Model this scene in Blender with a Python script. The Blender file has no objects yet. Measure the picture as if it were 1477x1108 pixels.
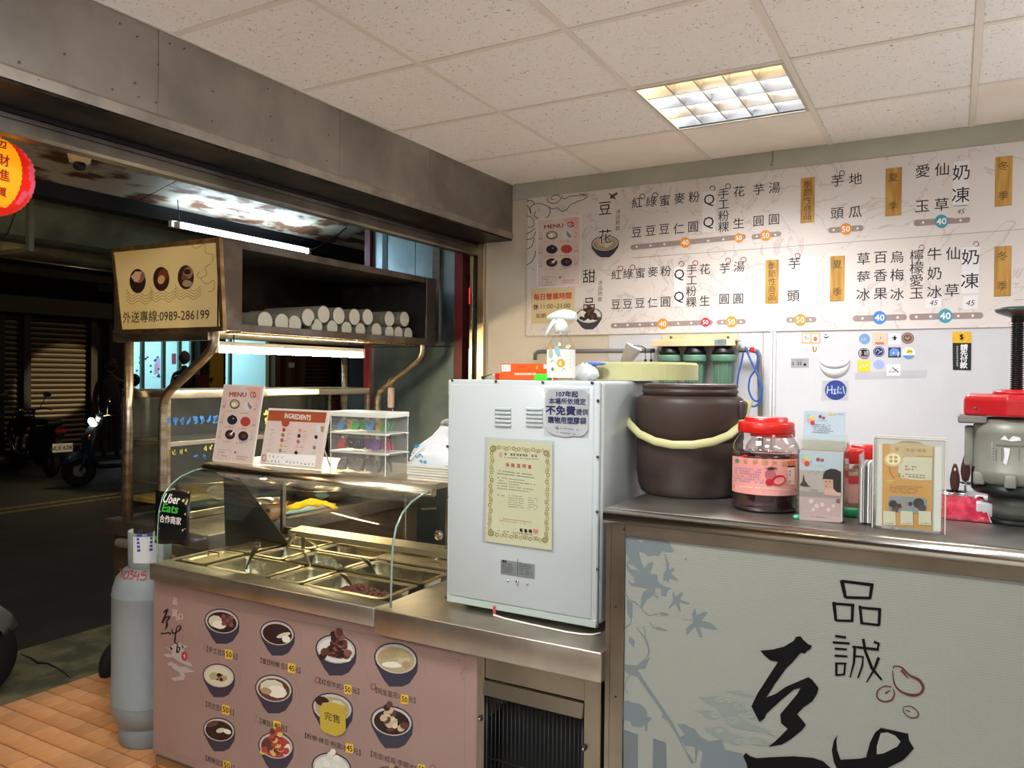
import bpy, bmesh, math, random
from mathutils import Vector, Matrix
random.seed(7)
SC = bpy.context.scene
COL = SC.collection
# ---------------------------------------------------------------- camera
YAW, PITCH, ROLL, FPX, EYE = 0.514317, -0.010807, 0.010434, 1126.24, 1.5
cF = Vector((-math.sin(YAW)*math.cos(PITCH), math.cos(YAW)*math.cos(PITCH), math.sin(PITCH)))
r0 = Vector((math.cos(YAW), math.sin(YAW), 0)); u0 = r0.cross(cF)
cR = r0*math.cos(ROLL)+u0*math.sin(ROLL); cU = u0*math.cos(ROLL)-r0*math.sin(ROLL)
EYEP = Vector((0, 0, EYE))
cd = bpy.data.cameras.new('camera'); cam = bpy.data.objects.new('camera', cd); COL.objects.link(cam)
cd.sensor_width = 36; cd.lens = FPX*36/1477; cd.clip_start = .05; cd.clip_end = 200
M = Matrix((cR, cU, -cF)).transposed().to_4x4(); M.translation = EYEP
cam.matrix_world = M
SC.camera = cam
# ---------------------------------------------------------------- world, exposure
SC.view_settings.view_transform = 'Standard'; SC.view_settings.look = 'None'
SC.view_settings.gamma = 1; SC.view_settings.use_curve_mapping = False
SC.view_settings.exposure = 1.45
w = bpy.data.worlds.new('night'); SC.world = w; w.use_nodes = True
w.node_tree.nodes['Background'].inputs[0].default_value = (.35, .38, .5, 1)
w.node_tree.nodes['Background'].inputs[1].default_value = .012

def lamp_area(name, loc, sx, sy, power, col, rot=(0, 0, 0)):
    l = bpy.data.lights.new(name, 'AREA'); l.shape = 'RECTANGLE'; l.size = sx; l.size_y = sy
    l.energy = power; l.color = col
    o = bpy.data.objects.new(name, l); o.location = loc; o.rotation_euler = rot; COL.objects.link(o)
    return o
# ceiling lamps of the room outside the frame (their fixtures are built below)
ROOM_LAMPS = [(-.85, .88, 16), (.97, .88, 5), (.97, 2.69, 8), (-.85, -1.5, 10), (1.5, -1.5, 7)]
for x, y, p in ROOM_LAMPS:
    lamp_area('ceiling_lamp', (x, y, 2.655), .5, .5, p, (.98, .985, 1))
# unseen fill tubes added behind and beside the viewer (fixtures built below)
FILL_TUBES = [(.35, -.45), (.9, 3.0), (-1.75, -.15)]
BEM = (22, 14, 56)
FXE = 40
# light leaving the louvred lamp in view, cut off at 69 degrees by its blades
lv = lamp_area('louvre_light', (-.853, 3.295, 2.655), .52, .52, 10.5, (.98, .985, 1)); lv.data.spread = math.radians(138)

# ---------------------------------------------------------------- helpers
def lin(h):
    if isinstance(h, str):
        h = h.lstrip('#'); r = [int(h[i:i+2], 16)/255 for i in (0, 2, 4)]
    else:
        r = h
    return tuple((c/12.92 if c <= .04045 else ((c+.055)/1.055)**2.4) for c in r)+(1,)
MATS = {}
def mat(name, col='#888888', rough=.6, metal=0, col2=None, nscale=8, ndetail=4, nlo=.4, nhi=.6, bump=0, bscale=80,
        stretch=(1, 1, 1), emit=0, ecol=None, rough2=None, spec=.5, coat=0, trans=0, ior=1.45, alpha=1):
    if name in MATS: return MATS[name]
    m = bpy.data.materials.new(name); m.use_nodes = True; MATS[name] = m
    nt = m.node_tree; b = nt.nodes['Principled BSDF']
    b.inputs['Base Color'].default_value = lin(col); b.inputs['Roughness'].default_value = rough
    b.inputs['Metallic'].default_value = metal; b.inputs['Specular IOR Level'].default_value = spec
    b.inputs['Coat Weight'].default_value = coat
    b.inputs['Transmission Weight'].default_value = trans; b.inputs['IOR'].default_value = ior
    b.inputs['Alpha'].default_value = alpha
    if emit:
        b.inputs['Emission Color'].default_value = lin(ecol or col); b.inputs['Emission Strength'].default_value = emit
    if col2 or bump or rough2:
        tc = nt.nodes.new('ShaderNodeTexCoord'); mp = nt.nodes.new('ShaderNodeMapping')
        mp.inputs['Scale'].default_value = stretch
        nt.links.new(tc.outputs['Object'], mp.inputs[0])
    if col2 or rough2:
        n = nt.nodes.new('ShaderNodeTexNoise'); n.inputs['Scale'].default_value = nscale; n.inputs['Detail'].default_value = ndetail
        mr = nt.nodes.new('ShaderNodeMapRange'); mr.inputs[1].default_value = nlo; mr.inputs[2].default_value = nhi
        nt.links.new(mp.outputs[0], n.inputs[0]); nt.links.new(n.outputs[0], mr.inputs[0])
        if col2:
            mx = nt.nodes.new('ShaderNodeMix'); mx.data_type = 'RGBA'
            mx.inputs[6].default_value = lin(col); mx.inputs[7].default_value = lin(col2)
            nt.links.new(mr.outputs[0], mx.inputs[0]); nt.links.new(mx.outputs[2], b.inputs['Base Color'])
        if rough2:
            m2 = nt.nodes.new('ShaderNodeMapRange'); m2.inputs[3].default_value = rough; m2.inputs[4].default_value = rough2
            nt.links.new(mr.outputs[0], m2.inputs[0]); nt.links.new(m2.outputs[0], b.inputs['Roughness'])
    if bump:
        n2 = nt.nodes.new('ShaderNodeTexNoise'); n2.inputs['Scale'].default_value = bscale; n2.inputs['Detail'].default_value = 3
        bp = nt.nodes.new('ShaderNodeBump'); bp.inputs['Strength'].default_value = bump; bp.inputs['Distance'].default_value = .01
        nt.links.new(mp.outputs[0], n2.inputs[0]); nt.links.new(n2.outputs[0], bp.inputs['Height'])
        nt.links.new(bp.outputs[0], b.inputs['Normal'])
    return m
def glassmat(name, tint='#f4fbf7', refl=1.0, ior=1.5, rough=.0):
    """thin clear sheet: reflects by Fresnel, else lets light straight through"""
    if name in MATS: return MATS[name]
    m = bpy.data.materials.new(name); m.use_nodes = True; MATS[name] = m
    nt = m.node_tree; nt.nodes.clear()
    o = nt.nodes.new('ShaderNodeOutputMaterial'); mx = nt.nodes.new('ShaderNodeMixShader')
    t = nt.nodes.new('ShaderNodeBsdfTransparent'); t.inputs[0].default_value = lin(tint)
    g = nt.nodes.new('ShaderNodeBsdfGlossy'); g.inputs['Roughness'].default_value = rough
    fr = nt.nodes.new('ShaderNodeFresnel'); fr.inputs[0].default_value = ior
    mu = nt.nodes.new('ShaderNodeMath'); mu.operation = 'MULTIPLY'; mu.inputs[1].default_value = refl
    ge = nt.nodes.new('ShaderNodeNewGeometry'); mr = nt.nodes.new('ShaderNodeMapRange')
    mr.inputs[3].default_value = ior; mr.inputs[4].default_value = 1/ior   # same reflectance from both sides of the sheet
    nt.links.new(ge.outputs['Backfacing'], mr.inputs[0]); nt.links.new(mr.outputs[0], fr.inputs[0])
    nt.links.new(fr.outputs[0], mu.inputs[0]); nt.links.new(mu.outputs[0], mx.inputs[0])
    nt.links.new(t.outputs[0], mx.inputs[1]); nt.links.new(g.outputs[0], mx.inputs[2]); nt.links.new(mx.outputs[0], o.inputs[0])
    return m
def at(px, py, x=None, y=None, z=None):
    d = cF*FPX+cR*(px-738.5)+cU*(554-py)
    if x is not None: t = x/d.x
    elif y is not None: t = y/d.y
    else: t = (z-EYE)/d.z
    return EYEP+d*t
def ray(px, py): return cF*FPX+cR*(px-738.5)+cU*(554-py)

WL = {}
class MB:
    def __init__(s, m=None): s.v = []; s.f = []; s.fm = []; s.sm = []; s.mats = []; s.cur = m
    def mi(s, m):
        m = m or s.cur
        if m not in s.mats: s.mats.append(m)
        return s.mats.index(m)
    def add(s, vs, fs, m=None, smooth=False):
        k = len(s.v); s.v += [tuple(v) for v in vs]; i = s.mi(m)
        for f_ in fs: s.f.append(tuple(a+k for a in f_)); s.fm.append(i); s.sm.append(smooth)
        return s
    def box(s, a, b, m=None, bev=0, rot=None, seg=1):
        x0, y0, z0 = [min(p, q) for p, q in zip(a, b)]; x1, y1, z1 = [max(p, q) for p, q in zip(a, b)]
        vs = [Vector(p) for p in ((x0,y0,z0),(x1,y0,z0),(x1,y1,z0),(x0,y1,z0),(x0,y0,z1),(x1,y0,z1),(x1,y1,z1),(x0,y1,z1))]
        fs = [(3,2,1,0),(4,5,6,7),(0,1,5,4),(1,2,6,5),(2,3,7,6),(3,0,4,7)]
        sm = False
        if bev:
            bm = bmesh.new(); bv = [bm.verts.new(v) for v in vs]
            for f_ in fs: bm.faces.new([bv[i] for i in f_])
            bmesh.ops.bevel(bm, geom=bm.edges[:], offset=bev, segments=seg, affect='EDGES', profile=.5)
            bm.verts.index_update(); vs = [v.co.copy() for v in bm.verts]; fs = [[v.index for v in f_.verts] for f_ in bm.faces]
            bm.free(); sm = seg > 1
        if rot is not None:
            c = Vector(((x0+x1)/2, (y0+y1)/2, (z0+z1)/2)); vs = [c+rot@(v-c) for v in vs]
        return s.add(vs, fs, m, sm)
    def lathe(s, prof, c=(0, 0, 0), m=None, seg=32, ax='z', smooth=True, a0=0, a1=2*math.pi, rot=None, sc=(1, 1)):
        full = abs(a1-a0-2*math.pi) < 1e-6; n = seg if full else seg+1; vs = []; fs = []
        c = Vector(c)
        for r, h in prof:
            for i in range(n):
                a = a0+(a1-a0)*i/seg; p = Vector((r*math.cos(a)*sc[0], r*math.sin(a)*sc[1], h))
                if ax == 'x': p = Vector((p.z, p.x, p.y))
                elif ax == 'y': p = Vector((p.x, p.z, p.y))
                if rot is not None: p = rot@p
                vs.append(c+p)
        for j in range(len(prof)-1):
            for i in range(seg):
                i2 = (i+1) % n
                fs.append((j*n+i, j*n+i2, (j+1)*n+i2, (j+1)*n+i))
        if full:
            if prof[0][0] > 1e-6: fs.append(tuple(range(n))[::-1])
            if prof[-1][0] > 1e-6: fs.append(tuple(range((len(prof)-1)*n, len(prof)*n)))
        return s.add(vs, fs, m, smooth)
    def tube(s, pts, r, m=None, seg=10, cap=True, smooth=True, closed=False):
        pts = [Vector(p) for p in pts]; n = len(pts); vs = []; fs = []
        rs = r if isinstance(r, (list, tuple)) else [r]*n
        t0 = (pts[1]-pts[0]).normalized(); up = Vector((0, 0, 1)) if abs(t0.z) < .9 else Vector((1, 0, 0))
        nx = t0.cross(up).normalized()
        for i in range(n):
            if closed: t = (pts[(i+1) % n]-pts[i-1]).normalized()
            elif i == 0: t = t0
            elif i == n-1: t = (pts[-1]-pts[-2]).normalized()
            else: t = ((pts[i+1]-pts[i]).normalized()+(pts[i]-pts[i-1]).normalized()).normalized()
            nx = (nx-t*nx.dot(t)).normalized(); b = t.cross(nx)
            for k in range(seg):
                a = 2*math.pi*k/seg; vs.append(pts[i]+(nx*math.cos(a)+b*math.sin(a))*rs[i])
        m_ = n if closed else n-1
        for i in range(m_):
            i2 = (i+1) % n
            for k in range(seg):
                k2 = (k+1) % seg; fs.append((i*seg+k, i*seg+k2, i2*seg+k2, i2*seg+k))
        if cap and not closed:
            fs.append(tuple(range(seg))[::-1]); fs.append(tuple(range((n-1)*seg, n*seg)))
        return s.add(vs, fs, m, smooth)
    def prism(s, poly, d, m=None, smooth=False):
        """closed solid: 3-D polygon swept by vector d"""
        n = len(poly); d = Vector(d); vs = [Vector(p) for p in poly]; vs += [v+d for v in vs]
        fs = [tuple(range(n))[::-1], tuple(range(n, 2*n))]
        fs += [(i, (i+1) % n, n+(i+1) % n, n+i) for i in range(n)]
        return s.add(vs, fs, m, smooth)
    def sheet(s, rows, th=0, m=None, smooth=True):
        """grid of points -> sheet, optionally given thickness along its normals by duplicating"""
        nr, nc = len(rows), len(rows[0]); vs = [Vector(p) for r_ in rows for p in r_]
        fs = [(j*nc+i, j*nc+i+1, (j+1)*nc+i+1, (j+1)*nc+i) for j in range(nr-1) for i in range(nc-1)]
        if th:
            me = bpy.data.meshes.new('tmp'); me.from_pydata([tuple(v) for v in vs], [], fs); me.update()
            nn = [v.normal.copy() for v in me.vertices]; bpy.data.meshes.remove(me)
            k = len(vs); vs = vs+[v-n_*th for v, n_ in zip(vs, nn)]
            fs = fs+[tuple(a+k for a in f_[::-1]) for f_ in fs]
            bd = [i for i in range(nc)]+[j*nc+nc-1 for j in range(1, nr)]+[(nr-1)*nc+i for i in range(nc-2, -1, -1)]+[j*nc for j in range(nr-2, 0, -1)]
            for a, b in zip(bd, bd[1:]+bd[:1]): fs.append((b, a, a+k, b+k))
        return s.add(vs, fs, m, smooth)
    def ball(s, c, r, m=None, seg=16, rings=10, sc=(1, 1, 1), rot=None):
        pr = [(r*math.sin(math.pi*i/rings), -r*math.cos(math.pi*i/rings)) for i in range(rings+1)]
        pr[0] = (1e-4*r, -r); pr[-1] = (1e-4*r, r)
        k = len(s.v); s.lathe(pr, (0, 0, 0), m, seg)
        for i in range(k, len(s.v)):
            p = Vector((s.v[i][0]*sc[0], s.v[i][1]*sc[1], s.v[i][2]*sc[2]))
            if rot is not None: p = rot@p
            s.v[i] = tuple(p+Vector(c))
        return s
    def build(s, name, parent=None, label=None, cat=None, group=None, kind=None, origin=None, local=False):
        vs = s.v
        if parent is not None:
            o_ = Vector((0, 0, 0)) if local else WL[parent.name]
        elif origin is not None: o_ = Vector(origin)
        else:
            xs = [v[0] for v in vs]; ys = [v[1] for v in vs]; zs = [v[2] for v in vs]
            o_ = Vector(((min(xs)+max(xs))/2, (min(ys)+max(ys))/2, min(zs)))
        me = bpy.data.meshes.new(name)
        me.from_pydata([(v[0]-o_.x, v[1]-o_.y, v[2]-o_.z) for v in vs], [], s.f)
        for m_ in s.mats: me.materials.append(m_)
        me.polygons.foreach_set('material_index', s.fm); me.polygons.foreach_set('use_smooth', s.sm)
        me.update()
        o = bpy.data.objects.new(name, me); COL.objects.link(o)
        if parent is not None:
            o.parent = parent; WL[o.name] = Vector(o_) if not local else Vector((0, 0, 0))
        else:
            o.location = o_; WL[o.name] = Vector(o_)
        tag(o, label, cat, group, kind)
        return o
def tag(o, label=None, cat=None, group=None, kind=None):
    if label: o['label'] = label
    if cat: o['category'] = cat
    if group: o['group'] = group
    if kind: o['kind'] = kind
    return o
def thing(name, label, cat, loc=(0, 0, 0), group=None):
    o = bpy.data.objects.new(name, None); COL.objects.link(o); o.location = loc; o.empty_display_size = .05
    WL[o.name] = Vector(loc)
    return tag(o, label, cat, group)
def dup(o, loc=None, label=None, parent=None, rot=None):
    c = o.copy(); COL.objects.link(c)
    if parent is not None: c.parent = parent
    if loc is not None: c.location = loc
    if rot is not None: c.rotation_euler = rot
    if label: c['label'] = label
    for ch in list(o.children): dup(ch, parent=c)
    return c

GLY = {}
def glyph(s, bold=0):
    k = (s, bold)
    if k not in GLY:
        c = bpy.data.curves.new('t', 'FONT'); c.body = s; c.resolution_u = 2; c.offset = bold
        o = bpy.data.objects.new('t', c); COL.objects.link(o)
        m = bpy.data.meshes.new_from_object(o.evaluated_get(bpy.context.evaluated_depsgraph_get()))
        vs = [(v.co.x, v.co.y) for v in m.vertices]; fs = [tuple(p.vertices) for p in m.polygons]
        bpy.data.objects.remove(o); bpy.data.curves.remove(c); bpy.data.meshes.remove(m)
        if not vs: vs = [(0, 0), (.01, 0), (0, .01)]
        xs = [v[0] for v in vs]; ys = [v[1] for v in vs]
        GLY[k] = (vs, fs, (min(xs)+max(xs))/2, (min(ys)+max(ys))/2, max(ys)-min(ys), max(xs)-min(xs))
    return GLY[k]
EPS = .00035
class Pr:
    """flat print on a plane; pix: coordinates read off the photograph, else metres on the plane"""
    def __init__(s, o, u, v, pix=True):
        s.o = Vector(o); s.u = Vector(u).normalized(); s.vv = Vector(v).normalized(); s.n = s.u.cross(s.vv).normalized()
        if s.n.dot(EYEP-s.o) < 0 and pix: s.n = -s.n
        s.pix = pix; s.mb = MB(); s.k = 0
    def pt(s, a, b, L=0):
        off = s.n*EPS*(1+L)
        if not s.pix: return s.o+s.u*a+s.vv*b+off
        d = ray(a, b); return EYEP+d*((s.o+off-EYEP).dot(s.n)/d.dot(s.n))
    def poly(s, pts, m, L=0):
        s.k += 1; L += (s.k % 50)*.017; s.mb.add([s.pt(a, b, L) for a, b in pts], [tuple(range(len(pts)))], m); return s
    def ell(s, cx, cy, rx, ry, m, L=0, rot=0, n=22, a0=0, a1=360):
        c_, s_ = math.cos(rot), math.sin(rot); P = []
        for i in range(n+(a1-a0 < 360)):
            a = math.radians(a0+(a1-a0)*i/n); x = rx*math.cos(a); y = ry*math.sin(a); P.append((cx+x*c_-y*s_, cy+x*s_+y*c_))
        return s.poly(P, m, L)
    def ring(s, cx, cy, rx, ry, w_, m, L=0, a0=0, a1=360, rot=0):
        c_, s_ = math.cos(rot), math.sin(rot); P = []
        for i in range(25):
            a = math.radians(a0+(a1-a0)*i/24); x = rx*math.cos(a); y = ry*math.sin(a); P.append((cx+x*c_-y*s_, cy+x*s_+y*c_))
        return s.stroke(P, w_, m, L)
    def stroke(s, pts, w_, m, L=0):
        n = len(pts); ws = w_ if isinstance(w_, (list, tuple)) else [w_]*n; A = []; B = []
        for i in range(n):
            p, q = pts[max(0, i-1)], pts[min(n-1, i+1)]; dx, dy = q[0]-p[0], q[1]-p[1]; l = math.hypot(dx, dy) or 1
            nx, ny = -dy/l*ws[i]/2, dx/l*ws[i]/2
            A.append((pts[i][0]+nx, pts[i][1]+ny)); B.append((pts[i][0]-nx, pts[i][1]-ny))
        s.k += 1; L += (s.k % 50)*.017; V_ = [s.pt(a, b, L) for a, b in A+B]
        s.mb.add(V_, [(i, i+1, n+i+1, n+i) for i in range(n-1)], m); return s
    def spline(s, pts, w_, m, L=0, k=6):
        P = []; W = []; n = len(pts); ws = w_ if isinstance(w_, (list, tuple)) else [w_]*n
        for i in range(n-1):
            p0, p1, p2, p3 = pts[max(i-1, 0)], pts[i], pts[i+1], pts[min(i+2, n-1)]
            for j in range(k):
                t = j/k
                P.append(tuple(.5*((2*p1[d])+(-p0[d]+p2[d])*t+(2*p0[d]-5*p1[d]+4*p2[d]-p3[d])*t*t+(-p0[d]+3*p1[d]-3*p2[d]+p3[d])*t**3) for d in (0, 1)))
                W.append(ws[i]*(1-t)+ws[i+1]*t)
        P.append(pts[-1]); W.append(ws[-1]); return s.stroke(P, W, m, L)
    def text(s, t, cx, cy, h, m, L=0, em=False, bold=0, rot=0, wmax=None, anchor='c', shear=0):
        vs, fs, gx, gy, gh, gw = glyph(t)
        c0 = s.pt(cx, cy, L); hh = h
        if s.pix: hh = (s.pt(cx, cy-h/2, L)-s.pt(cx, cy+h/2, L)).length
        k = hh if em else hh/max(gh, 1e-4)
        kx = k
        if wmax:
            ww = wmax
            if s.pix: ww = (s.pt(cx-wmax/2, cy, L)-s.pt(cx+wmax/2, cy, L)).length
            kx = ww/gw
        if anchor == 'l': gx = gx-gw/2
        c_, s_ = math.cos(rot), math.sin(rot); U_ = s.u if not s.pix else (s.u if s.u.dot(cR) > 0 else -s.u)
        out = []
        for x, y in vs:
            x = (x-gx+shear*(y-gy))*kx; y = (y-gy)*k
            out.append(c0+U_*(x*c_-y*s_)+s.vv*(x*s_+y*c_))
        b_ = bold*.8; kk = 0
        for ox, oy in (((0, 0),) if not b_ else ((b_, 0), (-b_, 0), (0, b_), (0, -b_), (b_*.7, b_*.7), (-b_*.7, -b_*.7), (b_*.7, -b_*.7), (-b_*.7, b_*.7))):
            o_ = U_*(ox*kx)+s.vv*(oy*k)+s.n*kk; kk += .00004; s.mb.add([s.snap(p+o_, L, kk) for p in out], fs, m)
        return s
    def snap(s, p, L, kk): return p
    def col(s, t, pts, h, m, L=0, bold=0):
        """one glyph per given centre"""
        for ch, p in zip(t, pts): s.text(ch, p[0], p[1], h, m, L, em=True, bold=bold)
        return s
    def vtext(s, t, x0, y0, x1, y1, h, m, L=0, bold=0):
        n = len(t)
        for i, ch in enumerate(t):
            q = i/(n-1) if n > 1 else 0
            s.text(ch, x0+(x1-x0)*q, y0+(y1-y0)*q, h, m, L, em=True, bold=bold)
        return s
    def dashes(s, quad, rows, m, L=1, fill=.55, cells=14, margin=.0, seed=1, ragged=.25):
        """small print too small to read: rows of short marks inside a quad (tl,tr,br,bl)"""
        rg = random.Random(seed); tl, tr, br, bl = quad
        def q(a, b):
            x = (tl[0]*(1-a)+tr[0]*a)*(1-b)+(bl[0]*(1-a)+br[0]*a)*b; y = (tl[1]*(1-a)+tr[1]*a)*(1-b)+(bl[1]*(1-a)+br[1]*a)*b
            return (x, y)
        for r_ in range(rows):
            b0 = (r_+.5-fill/2)/rows; b1 = (r_+.5+fill/2)/rows; last = int(cells*(1-rg.random()*ragged))
            for i in range(last):
                if rg.random() < .12: continue
                a0 = (i+.08)/cells; a1 = (i+.8+.1*rg.random())/cells
                bm_ = (b0+b1)/2; t_ = (b1-b0)*.16
                s.poly([q(a0, b0), q(a1, b0), q(a1, b0+t_), q(a0, b0+t_)], m, L)
                s.poly([q(a0, bm_), q(a1, bm_), q(a1, bm_+t_), q(a0, bm_+t_)], m, L)
                am = a0+(a1-a0)*rg.choice((.2, .5, .7)); aw = (a1-a0)*.18
                s.poly([q(am, b0), q(am+aw, b0), q(am+aw, b1), q(am, b1)], m, L)
        return s
    def build(s, name, parent=None, **k): return s.mb.build(name, parent, **k)
def prY(y, pix=True): return Pr((0, y, 1), (1, 0, 0), (0, 0, 1), pix)
def prX(x, pix=True): return Pr((x, 2, 1), (0, 1, 0), (0, 0, 1), pix)

# ---------------------------------------------------------------- shared materials
STEEL = mat('brushed_steel', '#b0a898', .34, 1, col2='#958d7e', nscale=5, stretch=(1, 1, 1), bump=.01, bscale=40)
STEEL_D = mat('old_steel', '#8c847a', .42, 1, col2='#6d655c', nscale=4, ndetail=8, rough2=.6, bump=.03, bscale=30)
STEEL_B = mat('bright_steel', '#cfcac0', .2, 1, rough2=.34, nscale=9)
CHROME = mat('polished_steel', '#d6d2ca', .12, 1)
SCREW = mat('screw_metal', '#6e675c', .35, 1)
BLACK = mat('black_plastic', '#0b0b0c', .45)
RUBBER = mat('tyre_rubber', '#0d0d0e', .8)
WHITE = mat('white_plastic', '#e6e6e0', .4)
INK = mat('black_ink', '#17130f', .6)
PAPER = mat('white_paper', '#e8e6e2', .7)
RED = mat('red_plastic', '#c8180f', .33, coat=.3)
GLASS = glassmat('clear_glass', '#f9fdfa', 1.0)
ACRYL = glassmat('clear_acrylic', '#fbfcfa', 1.2, 1.5, .03)
# ================================================================ SETTING
XO = -2.363      # room face of the shop-front header
YW = 4.17        # back wall
ZC = 2.666       # ceiling
XE = -3.69       # outer edge of the tiled apron
# ---- floor and tiles
TILE = mat('terracotta_tile', '#d8a478', .5, col2='#c88c58', nscale=3, ndetail=6, rough2=.36, bump=.015, bscale=40)
nt = TILE.node_tree; oi = nt.nodes.new('ShaderNodeObjectInfo'); hv = nt.nodes.new('ShaderNodeHueSaturation'); mr_ = nt.nodes.new('ShaderNodeMapRange')
mr_.inputs[3].default_value = .82; mr_.inputs[4].default_value = 1.08; nt.links.new(oi.outputs['Random'], mr_.inputs[0]); nt.links.new(mr_.outputs[0], hv.inputs['Value'])
lk = nt.nodes['Principled BSDF'].inputs['Base Color'].links[0]; nt.links.new(lk.from_socket, hv.inputs['Color']); nt.links.new(hv.outputs[0], nt.nodes['Principled BSDF'].inputs['Base Color'])
MORT = mat('tile_mortar', '#6f4626', .9, col2='#523620', nscale=12)
fl = MB(MORT).box((XE, -3, -.12), (3.5, 4.4, -.006), MORT).build('floor', kind='structure')
n_ = 0
T = .0965
gx, gy = int(1.30/T), 17
proto = None
for i in range(gx+1):
    for j in range(gy):
        x = XE+.004+i*T; y = 1.43+j*T+.0045*(i % 2)*0
        if proto is None:
            proto = MB(TILE).box((-T/2+.0034, -T/2+.0034, -.014), (T/2-.0034, T/2-.0034, 0), TILE, bev=.0015).build('floor_tile', fl, local=True)
            o = proto
        else:
            o = proto.copy(); COL.objects.link(o)
        o.location = Vector((x+T/2, y+T/2, random.uniform(-.0006, .0002)))-WL[fl.name]
INT = mat('indoor_floor_tile', '#cfcbc2', .4, col2='#c4c0b6', nscale=2)
rest = MB(TILE)
for i in range(0, 60):
    for j in range(-12, 28):
        x = XE+.004+i*T; y = 1.43+j*T
        if i <= gx and 0 <= j < gy: continue
        if x > 2 or y > 4.1: continue
        rest.box((x+.0025, y+.0025, -.014), (x+T-.0025, y+T-.0025, 0), TILE if x < -2.4 else INT)
rest.build('tile_field', fl, kind='stuff')
# ---- street
ASPH = mat('asphalt', '#2b2822', .85, col2='#211f1b', nscale=2.5, ndetail=8, bump=.25, bscale=150)
MB(ASPH).box((-40, -20, -.3), (-4.62, 60, -.1), ASPH).build('street', kind='structure')
GUT = mat('gutter_concrete', '#7a7254', .9, col2='#4e4f3a', nscale=5, ndetail=12, nlo=.42, nhi=.6, bump=.3, bscale=60)
MB(GUT).box((-4.62, -20, -.3), (XE, 60, -.098), GUT).build('gutter', kind='structure')
YEL = mat('road_paint', '#8d7a2c', .8, col2='#5f5628', nscale=20)
for dx in (0, .26):
    tag(MB(YEL).box((-9.3-dx, -20, -.105), (-9.18-dx, 60, -.096), YEL).build('road_marking'), kind='structure')
# crack in the gutter concrete
cr = MB(mat('crack_dark', '#15130e', 1))
pts = [at(*p, z=-.097) for p in ((30, 944), (45, 950), (55, 957), (70, 958), (82, 964), (92, 970), (101, 978))]
cr.tube([p+Vector((0, 0, 0)) for p in pts], [.003, .005, .008, .006, .004, .004, .002], seg=6)
cr.build('pavement_crack', kind='structure')
# far pavement
MB(mat('far_pavement', '#201d19', .95)).box((-15.5, -20, -.3), (-13.2, 60, 0)).build('far_pavement', kind='structure')

# ---- back wall
PLAS = mat('wall_plaster', '#cfc5b6', .8, col2='#c2b6a4', nscale=1.6, ndetail=8, bump=.04, bscale=12)
wb = MB(PLAS).box((-2.56, YW, -.01), (3.5, YW+.14, 2.9)).build('wall_back', kind='structure')
PANEL = mat('white_wall_panel', '#c4c3c6', .5, col2='#bebdc0', nscale=3, ndetail=5)
MB(PANEL).box((-1.72, YW-.006, .1), (-.862, YW, 1.742), bev=.001).build('wall_panel', wb)
MB(PANEL).box((-.858, YW-.006, .1), (1.9, YW, 1.742), bev=.001).build('wall_panel', wb)
CROWN = mat('crown_paint', '#b3b2a2', .7, col2='#a7a594', nscale=3)
MB(CROWN).box((XO+.003, YW-.012, 2.57), (3.5, YW, ZC), bev=.001).build('crown_strip', wb)
WPL = mat('white_paint_wall', '#e6e3dc', .8)
MB(WPL).box((3.5, -3.1, 0), (3.6, YW+.1, 2.9)).build('wall_right', kind='structure')
MB(WPL).box((-2.66, -3.1, 0), (3.5, -3, 2.9)).build('wall_front', kind='structure')

# ---- ceiling with tiles
CT = bpy.data.materials.new('fissured_tile'); CT.use_nodes = True; nt = CT.node_tree; b = nt.nodes['Principled BSDF']
b.inputs['Roughness'].default_value = .9; b.inputs['Specular IOR Level'].default_value = .1
tc = nt.nodes.new('ShaderNodeTexCoord'); 
def fiss(sx, sy, sc, thr, off):
    mp = nt.nodes.new('ShaderNodeMapping'); mp.inputs['Scale'].default_value = (sx, sy, 1); mp.inputs['Location'].default_value = (off, off*1.7, 0)
    nz = nt.nodes.new('ShaderNodeTexNoise'); nz.inputs['Scale'].default_value = 30; nz.inputs['Detail'].default_value = 1
    ad = nt.nodes.new('ShaderNodeMix'); ad.data_type = 'RGBA'; ad.blend_type = 'LINEAR_LIGHT'; ad.inputs[0].default_value = .035
    vo = nt.nodes.new('ShaderNodeTexVoronoi'); vo.inputs['Scale'].default_value = sc
    mr = nt.nodes.new('ShaderNodeMapRange'); mr.inputs[1].default_value = thr; mr.inputs[2].default_value = thr+.06
    nt.links.new(tc.outputs['Object'], nz.inputs[0]); nt.links.new(tc.outputs['Object'], ad.inputs[6]); nt.links.new(nz.outputs['Color'], ad.inputs[7])
    nt.links.new(ad.outputs[2], mp.inputs[0]); nt.links.new(mp.outputs[0], vo.inputs['Vector']); nt.links.new(vo.outputs['Distance'], mr.inputs[0])
    return mr
f1 = fiss(.42, 2.6, 44, .14, 0); f2 = fiss(.8, 1.3, 70, .09, 3.1)
mu = nt.nodes.new('ShaderNodeMath'); mu.operation = 'MULTIPLY'
nt.links.new(f1.outputs[0], mu.inputs[0]); nt.links.new(f2.outputs[0], mu.inputs[1])
mx = nt.nodes.new('ShaderNodeMix'); mx.data_type = 'RGBA'
mx.inputs[6].default_value = lin('#b0a293'); nt.links.new(mu.outputs[0], mx.inputs[0])
sp = nt.nodes.new('ShaderNodeTexNoise'); sp.inputs['Scale'].default_value = 2.2; sp.inputs['Detail'].default_value = 5
m3 = nt.nodes.new('ShaderNodeMix'); m3.data_type = 'RGBA'; m3.inputs[6].default_value = lin('#efe8e3'); m3.inputs[7].default_value = lin('#f4eee9')
geo = nt.nodes.new('ShaderNodeNewGeometry'); nt.links.new(geo.outputs['Position'], sp.inputs[0]); nt.links.new(sp.outputs[0], m3.inputs[0])
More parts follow.
